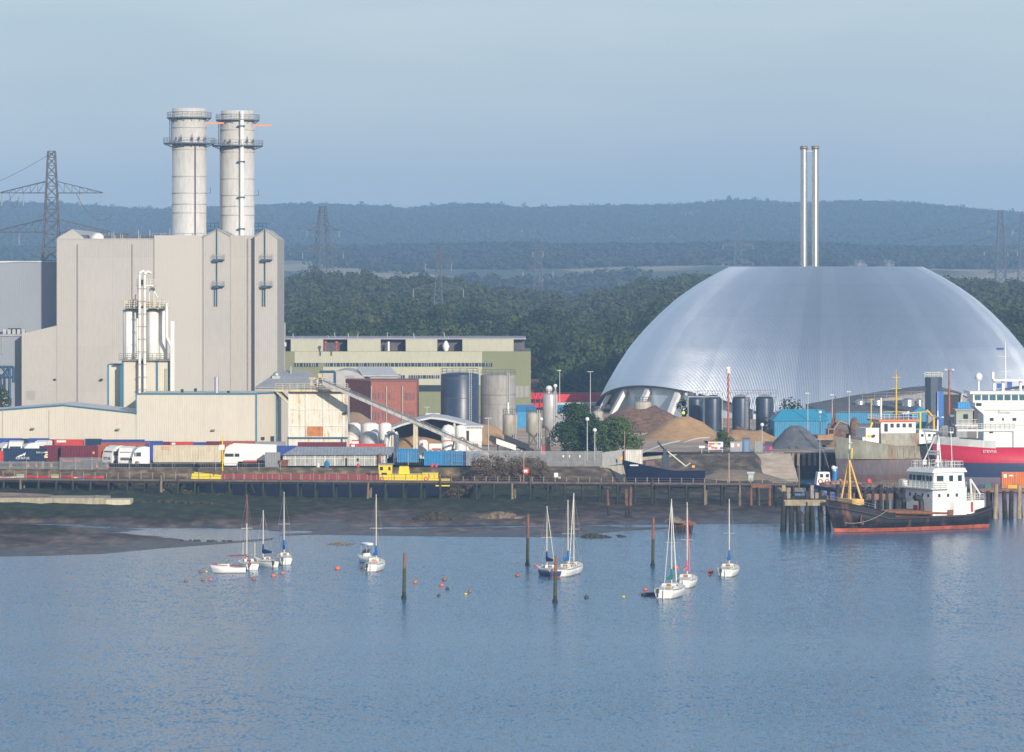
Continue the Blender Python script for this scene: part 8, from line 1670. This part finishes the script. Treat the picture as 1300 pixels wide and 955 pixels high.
HB = M('hull_navy_white', (.80,.79,.76), .3, band=((.78,(.012,.02,.13)),(.12,(.42,.05,.06))))
HBL = M('hull_lightblue', (.50,.66,.68), .35, band=((.62,(.78,.76,.66)),))
YS = 1.0
yacht('small white yacht between motorboat and pale blue boat, mast wrapped brown at the top', 314.5, 722.5, 106, 6.0, 2.3, .7, 629, sail=None, mast_top=TAN_S, hatch=M('dark_hatch', (.05,.03,.03), .6), ensign=True)
yacht('little pale blue and white yacht with a short mast', 336.5, 719, 128, 4.6, 1.75, .6, 648, hullm=HBL, sail=CAN_N, spreader=False)
yacht('white yacht with royal blue furled sails, right of the pale blue boat', 361, 715.5, 97, 6.4, 2.15, .8, 625, sail=CAN_B, jib=CAN_B, ensign=False)
yacht('white yacht with round stern and an orange hatch near the middle', 476.5, 724, 82, 6.6, 2.35, .85, 628, sail=CAN_B, hatch=ORANGE)
yacht('navy and white hulled yacht with red waterline', 696, 731, 108, 5.8, 2.3, .75, 643, hullm=HB, sail=CAN_N, backstay_thick=.05, ensign=False)
yacht('white yacht with a bright blue sail cover beside the nearest post', 719.5, 730.5, 74, 6.2, 2.4, .8, 635, sail=CAN_B, ensign=True)
yacht('tall masted white yacht moored tight behind the blue covered one', 727.5, 728, 80, 6.4, 2.4, .85, 626.5, sail=None, backstay_thick=.07)
yacht('nearest white yacht with a green sail cover and square stern', 851, 757.5, 76, 7.6, 3.2, .95, 634, sail=CAN_G, jib=M('jib_white', (.75,.74,.72), .7), jibw=.09, backstay_thick=.05, ensign=True)
yacht('white yacht with pink furled sail behind the nearest one', 871.5, 744.5, 80, 6.4, 2.6, .85, 638, sail=CAN_P, jib=CAN_P, jibw=.09)
yacht('white yacht lying alone at the right with blue canvas and yellow horseshoe buoy', 925, 730.5, 80, 6.6, 2.7, .85, 634, sail=CAN_B, ensign=True)
def poleboat(px, y0, y1, Y_, lb):
    m = MB(); x = X(px,Y_); m.tube((x,Y_,Z(y1,Y_)),(x,Y_,Z(y0,Y_)),.055,.045,6); solo(m, 'dinghy_mast', ALU, lb, 'mast', (x,Y_,Z(y1,Y_)))
# two unstepped posts beside the small white yacht
for px, y0, lb in ((308.5, 689, 'short pale pole left of the brown topped mast'), (323.5, 689, 'short pale pole right of the brown topped mast')):
    Y_ = YG(718); m = MB(); x = X(px,Y_); m.tube((x,Y_,-1),(x,Y_,Z(y0,Y_)),.07,.06,6); solo(m, 'mooring_pole', ALU, lb, 'pole', (x,Y_,0))
def motorboat(label, px, py, rz, L_, B, canopy, fb=.9, hard=False):
    Y_ = YG(py); t = T('motorboat', label, 'motorboat', (X(px,Y_),Y_,0), R(rz)); sh = lambda u: fb+.35*max(0,(u-.3)/.7)
    rg = hull_rings(L_, B, sh, .3, .9, 1, 18, 2.0, bow_rake=.12, wl=.82); m = MB(); m.loft(rg, True); part(m, 'hull', GEL, t); m = deck_mb(rg, -.015); part(m, 'deck', GELD, t)
    m = MB(); m.loft([[(-.2,-B*.36,fb+.1),(-.2,B*.36,fb+.1),(-.2,B*.3,fb+.5),(-.2,-B*.3,fb+.5)],[(L_*.36,-B*.14,fb+.3),(L_*.36,B*.14,fb+.3),(L_*.30,B*.1,fb+.42),(L_*.30,-B*.1,fb+.42)]]); part(m, 'foredeck_cabin', GELD, t)
    m = MB(); m.loft([[(.3,-B*.34,fb+.45),(.3,B*.34,fb+.45),(.32,B*.34,fb+.47),(.32,-B*.34,fb+.47)],[(-.25,-B*.32,fb+1.0),(-.25,B*.32,fb+1.0),(-.23,B*.32,fb+1.0),(-.23,-B*.32,fb+1.0)]]); part(m, 'windscreen', GLASS, t)
    if hard:
        m = MB(); m.loft([[(x, math.cos(q)*B*.36*s_, fb+1.75+math.sin(q)*.22*s_) for q in [2*PI*j/10 for j in range(10)]] for x, s_ in ((-1.3,.7),(-1.1,1),(.6,1),(.9,.6))], True); part(m, 'hard_top', GEL, t)
        m = MB()
        for x in (-1.0, .6):
            for s in (1,-1): m.tube((x,s*B*.3,fb+.3),(x,s*B*.3,fb+1.7),.04,.04,5)
        part(m, 'top_post', STEEL, t)
    else:
        m = MB(); m.prism_y([(-.1,fb+1.42),(-2.3,fb+1.50),(-2.7,fb+1.15),(-2.7,fb+1.22),(-2.3,fb+1.60),(-.1,fb+1.52)][::-1], -B*.36, B*.36); m.prism_y([(-2.7,fb+.35),(-3.0,fb+.25),(-2.75,fb+1.2),(-2.65,fb+1.2)],-B*.34,B*.34); part(m, 'canopy', canopy, t)
        m = MB()
        for s in (1,-1): m.path([(-.3,s*B*.35,fb+.3),(-1.2,s*B*.35,fb+1.5),(-2.2,s*B*.35,fb+.3)],.025,4); m.tube((.2,s*B*.35,fb+.9),(-.1,s*B*.35,fb+1.45),.025,.025,4)
        part(m, 'canopy_frame', STEEL, t)
        m = MB(); m.tube((-L_*.4,-B*.40,fb+.12),(L_*.45,-B*.18,fb+.42),.04,.04,5); m.tube((-L_*.4,B*.40,fb+.12),(L_*.45,B*.18,fb+.42),.04,.04,5); part(m, 'gunwale_strip', CAN_R, t)
    m = MB(); m.rail([(L_*.1,B*.40,fb+.25),(L_*.47,0,fb+.4),(L_*.1,-B*.40,fb+.25)],.4,.8,.016,()); part(m, 'bow_rail', STEEL, t)
    return t
motorboat('white motorboat with a maroon canopy at the left of the yachts', 289.5, 727.5, 183, 4.6, 1.9, CAN_R, .72)
motorboat('small white motorboat with a round hard top behind the middle yacht', 465, 714.5, 120, 4.4, 1.6, CAN_R, .8, True)
# dinghy with oars beside the nearest yacht
Y_ = YG(756); t = T('dinghy', 'low dark dinghy with pale oars beside the nearest yacht', 'dinghy', (X(827,Y_),Y_,0), R(25)); m = MB(); rings = []
for k in range(8):
    u = k/7; x = (u-.5)*2.6; w_ = .5*math.sin(PI*(.15+.75*u))**.7; rings.append([(x,-w_,.32),(x,-w_*.7,-.05),(x,w_*.7,-.05),(x,w_,.32),(x,w_*.8,.32),(x,0,.1),(x,-w_*.8,.32)])
m.loft(rings); part(m, 'hull', M('dinghy_grey', (.09,.085,.11), .6), t); m = MB(); m.tube((-.9,-.5,.4),(.9,.45,.42),.03,.03,5); part(m, 'oar', M('pale_pole'), t)
# mooring buoys
BU = {'o': (.70,.16,.06), 'r': (.75,.13,.10), 'y': (.85,.55,.05), 'b': (.30,.12,.06), 'd': (.05,.05,.03)}
WORD = {'o': 'orange', 'r': 'pinkish red', 'y': 'yellow', 'b': 'rusty brown', 'd': 'dark weedy'}
BL = [(236, 738, 'b', 5, 'farthest left of all the buoys, below the mud spit'), (255, 726.5, 'b', 5, 'left of a yellow one beside the motorboat'), (262, 726.5, 'y', 3.5, 'just off the bow of the maroon topped motorboat'), (257.5, 737, 'b', 5, 'between two others under the motorboat bow'), (267, 737, 'r', 5, 'below the bow of the maroon topped motorboat'),
      (322, 736, 'b', 6, 'under the small white yacht with the brown topped mast'), (347, 732, 'o', 6, 'under the pale blue yacht'), (358.5, 728.5, 'o', 5, 'under the yacht with royal blue sails'), (428.5, 723, 'o', 7, 'left of the middle yacht, on its own'), (459, 722, 'y', 4.5, 'touching the bow of the middle yacht'),
      (527, 740, 'o', 5, 'just right of the middle post'), (564, 736.5, 'b', 6, 'topmost of the central cluster'), (560.5, 744, 'r', 5.5, 'in the central cluster under the topmost one'), (568, 748.5, 'd', 5, 'right one of the central cluster'), (557, 757, 'd', 4.5, 'lowest of the central cluster'), (591, 755, 'y', 4, 'right of the central cluster, next to a brown one'), (596.5, 752, 'b', 5, 'at the right end of the central cluster'),
      (657, 731.5, 'b', 6, 'left of the tall thin post and navy yacht'), (681, 719.5, 'r', 5, 'close above the bow of the navy yacht'), (744.5, 759.5, 'd', 6, 'alone right of the nearest post'), (791.5, 758.5, 'y', 4, 'alone between nearest post and nearest yacht'), (819, 749.5, 'r', 5.5, 'left of the dinghy by the nearest yacht'), (818.5, 757, 'b', 5, 'below the left end of the dinghy'),
      (858, 722, 'o', 7, 'long one above the nearest yacht'), (902.5, 727, 'o', 7, 'bright one left of the lone right-hand yacht'), (901, 731, 'r', 4, 'small one under the bright one by the lone yacht')]
for px, py, c, w_, lb in BL:
    Y_ = YG(py); s_ = Y_/F; r = w_*s_/2; t = T('mooring_buoy', WORD[c]+' mooring buoy '+lb, 'buoy', (X(px,Y_),Y_,0), 0, 'mooring buoys'); m = MB(); m.sphere(0,0,r*.35,r,r,r*.85,14,8); part(m, 'float', M('buoy_'+WORD[c].replace(' ','_'), BU[c], .5, var=.15, band=((.02,(.04,.035,.02)),)), t); m = MB(); m.lathe([(.05,r*1.1),(.09,r*1.2),(.05,r*1.3)],0,0,8); part(m, 'ring', M('ring_rust', (.15,.08,.05), .8), t)

# ------------------------------------------------ pylons and wires
PYL = M('pylon_steel', (.13,.14,.16), .7, .2, var=.1)
def pylon(label, px, yt, Y_, h, wb, wt, arms, th=1.0, bend=.62, panels=14, ins=True, rz=0, flat=False):
    zt = Z(yt, Y_); zb = zt-h; t = T('pylon', label, 'pylon', (X(px,Y_),Y_,zb), rz, 'electricity pylons'); r = .13*th
    def wid(f): return wb+(wt*1.7-wb)*(f/bend) if f < bend else wt*1.7+(wt-wt*1.7)*(f-bend)/(1-bend)
    m = MB()
    fs_ = [1-(1-k/panels)**1.25*1.0 for k in range(panels+1)]
    for k in range(panels):
        f0, f1 = fs_[k], fs_[k+1]; a, b_ = wid(f0)/2, wid(f1)/2; z0_, z1_ = f0*h, f1*h; c0 = [(-a,-a,z0_),(a,-a,z0_),(a,a,z0_),(-a,a,z0_)]; c1 = [(-b_,-b_,z1_),(b_,-b_,z1_),(b_,b_,z1_),(-b_,b_,z1_)]
        for j in range(4): m.tube(c0[j], c1[j], r*1.5, r*1.4, 4, False, False); m.tube(c0[j], c1[(j+1)%4], r*.75, r*.75, 4, False, False); m.tube(c0[(j+1)%4], c1[j], r*.75, r*.75, 4, False, False); m.tube(c1[j], c1[(j+1)%4], r*.7, r*.7, 4, False, False)
    part(m, 'tower', PYL, t)
    for f, hl in arms:
        z = f*h; w_ = wid(f)/2; rise = hl*.16
        for s in (1, -1):
            m = MB()
            for y in (-w_, w_): m.tube((s*w_,y,z),(s*hl,0,z),r,r,4,False,False); m.tube((s*w_,y,z+rise+.8),(s*hl,0,z+.1),r,r,4,False,False)
            n_ = 6
            for k in range(n_): a0 = w_+(hl-w_)*k/n_; a1 = w_+(hl-w_)*(k+1)/n_; zz0 = z+(rise+.8)*(1-k/n_); m.tube((s*a0,-w_*(1-k/n_),zz0),(s*a1,-w_*(1-(k+1)/n_),z),r*.6,r*.6,4,False,False); m.tube((s*a0,-w_*(1-k/n_),zz0),(s*a0,-w_*(1-k/n_),z),r*.6,r*.6,4,False,False)
            am = part(m, 'crossarm', PYL, t)
            if ins:
                for q in (hl*.97, hl*.55) if flat else (hl*.97,):
                    m = MB(); m.tube((s*q,0,z),(s*q,0,z-3.2),.16*th,.16*th,6); part(m, 'insulator', M('insulator', (.30,.30,.30), .4), am)
    return t
pylon('big nearby pylon with wide arms behind the power station at left', 65.5, 192, 985, 64, 7.5, 1.75, ((.84,12.6),(.69,14.5)), .8, .8, 20, True, 0, True)
pylon('dark lattice pylon standing on the wood edge right of the power station', 410, 262, 2080, 52, 11, 2.8, ((.76,9.5),(.54,12)), 1.4, .8, 12, True, R(28))
pylon('pylon with three pairs of arms in front of the wood, above the works building', 556.5, 315, 1560, 42, 6, 1.3, ((.86,5.2),(.62,10),(.40,8.5)), 1.0, .7, 14, True)
pylon('pale slim pylon right of the one with three arm pairs', 683, 303, 2350, 50, 6.5, 2.4, ((.62,9),(.85,3)), 1.6, .7, 13, True)
pylon('tall three-armed pylon beyond the right shoulder of the dome', 1270.5, 268, 2700, 62, 8.5, 2.6, ((.80,8.5),(.56,11.5),(.33,9)), 2.0, .7, 12, True)
pylon('pylon cut by the right picture edge', 1299, 272, 2900, 62, 8.5, 2.6, ((.80,8.5),(.56,11.5),(.33,9)), 1.8, .7, 12, True)
pylon('faint distant pylon left of the dome flues', 937, 290, 3600, 62, 8, 3.4, ((.75,14),(.5,14)), 2.0, .7, 9, True)
pylon('very faint small pylon above the left shoulder of the dome', 804, 320, 4200, 45, 7, 2, ((.8,8),(.5,10)), 1.8, .7, 8, False)
pylon('small faint pylon beyond the wood in the gap at centre left', 500, 318, 4000, 40, 6, 2, ((.8,7),(.5,9)), 1.6, .7, 8, False)
for i, (p, q, sag, lb) in enumerate((((X(20,985),985,Z(245,985)), (X(-60,900),900,Z(300,900)), 1.5, 'wire leaving the big pylon towards the left edge'), ((X(66,985),985,Z(194,985)), (X(-60,930),930,Z(252,930)), 1, 'earth wire sloping down left from the big pylon top'),
                            ((X(97,985),985,Z(246,985)), (X(143,985),985,Z(273,985)), 3.4, 'drooping jumper loop under the right arm of the big pylon'), ((X(60,985),985,Z(270,985)), (X(-50,930),930,Z(320,930)), 1, 'wire dropping left across the big pylon legs'), ((X(12,985),985,Z(246,985)), (X(24,985),985,Z(250,985)), 3.0, 'jumper loop under the left arm of the big pylon'),
                            ((X(430,2080),2080,Z(290,2080)), (X(683,2350),2350,Z(322,2350)), 6, 'long faint wire from the dark pylon to the slim one'), ((X(430,2080),2080,Z(318,2080)), (X(556,1560),1560,Z(340,1560)), 5, 'wire from the dark pylon down to the three arm pylon'), ((X(700,2350),2350,Z(322,2350)), (X(937,3600),3600,Z(303,3600)), 8, 'wire from the slim pylon to the faint one'), ((X(690,2350),2350,Z(332,2350)), (X(937,3600),3600,Z(320,3600)), 10, 'lower wire from the slim pylon to the faint one'),
                            ((X(950,3600),3600,Z(304,3600)), (X(1262,2700),2700,Z(280,2700)), 12, 'upper wire from the faint pylon to the right-hand one'), ((X(950,3600),3600,Z(320,3600)), (X(1262,2700),2700,Z(300,2700)), 12, 'lower wire from the faint pylon to the right-hand one'))):
    rope(lb, p, q, sag, (.05, .06, .09, .05, .09, .10, .07, .12, .12, .14, .14)[i], PYL, 'power_line')
t = T('lattice_mast', 'short reddish lattice mast rising from the wood left of centre', 'mast', (X(449,1420),1420,12)); m = MB(); z0_, z1_ = 12, Z(383,1420); x = X(449,1420)
for a, b_ in ((-.9,-.9),(.9,-.9),(.9,.9),(-.9,.9)): m.tube((x+a,1420+b_,z0_),(x+a*.8,1420+b_*.8,z1_),.16,.14,4)
for k in range(12): zz_ = z0_+(z1_-z0_)*k/12; m.tube((x-.9,1419.1,zz_),(x+.9,1419.1,zz_+(z1_-z0_)/12),.09,.09,4); m.tube((x+.9,1419.1,zz_),(x-.9,1419.1,zz_+(z1_-z0_)/12),.09,.09,4)
part(m, 'tower', M('mast_plum', (.15,.08,.09), .8), t)
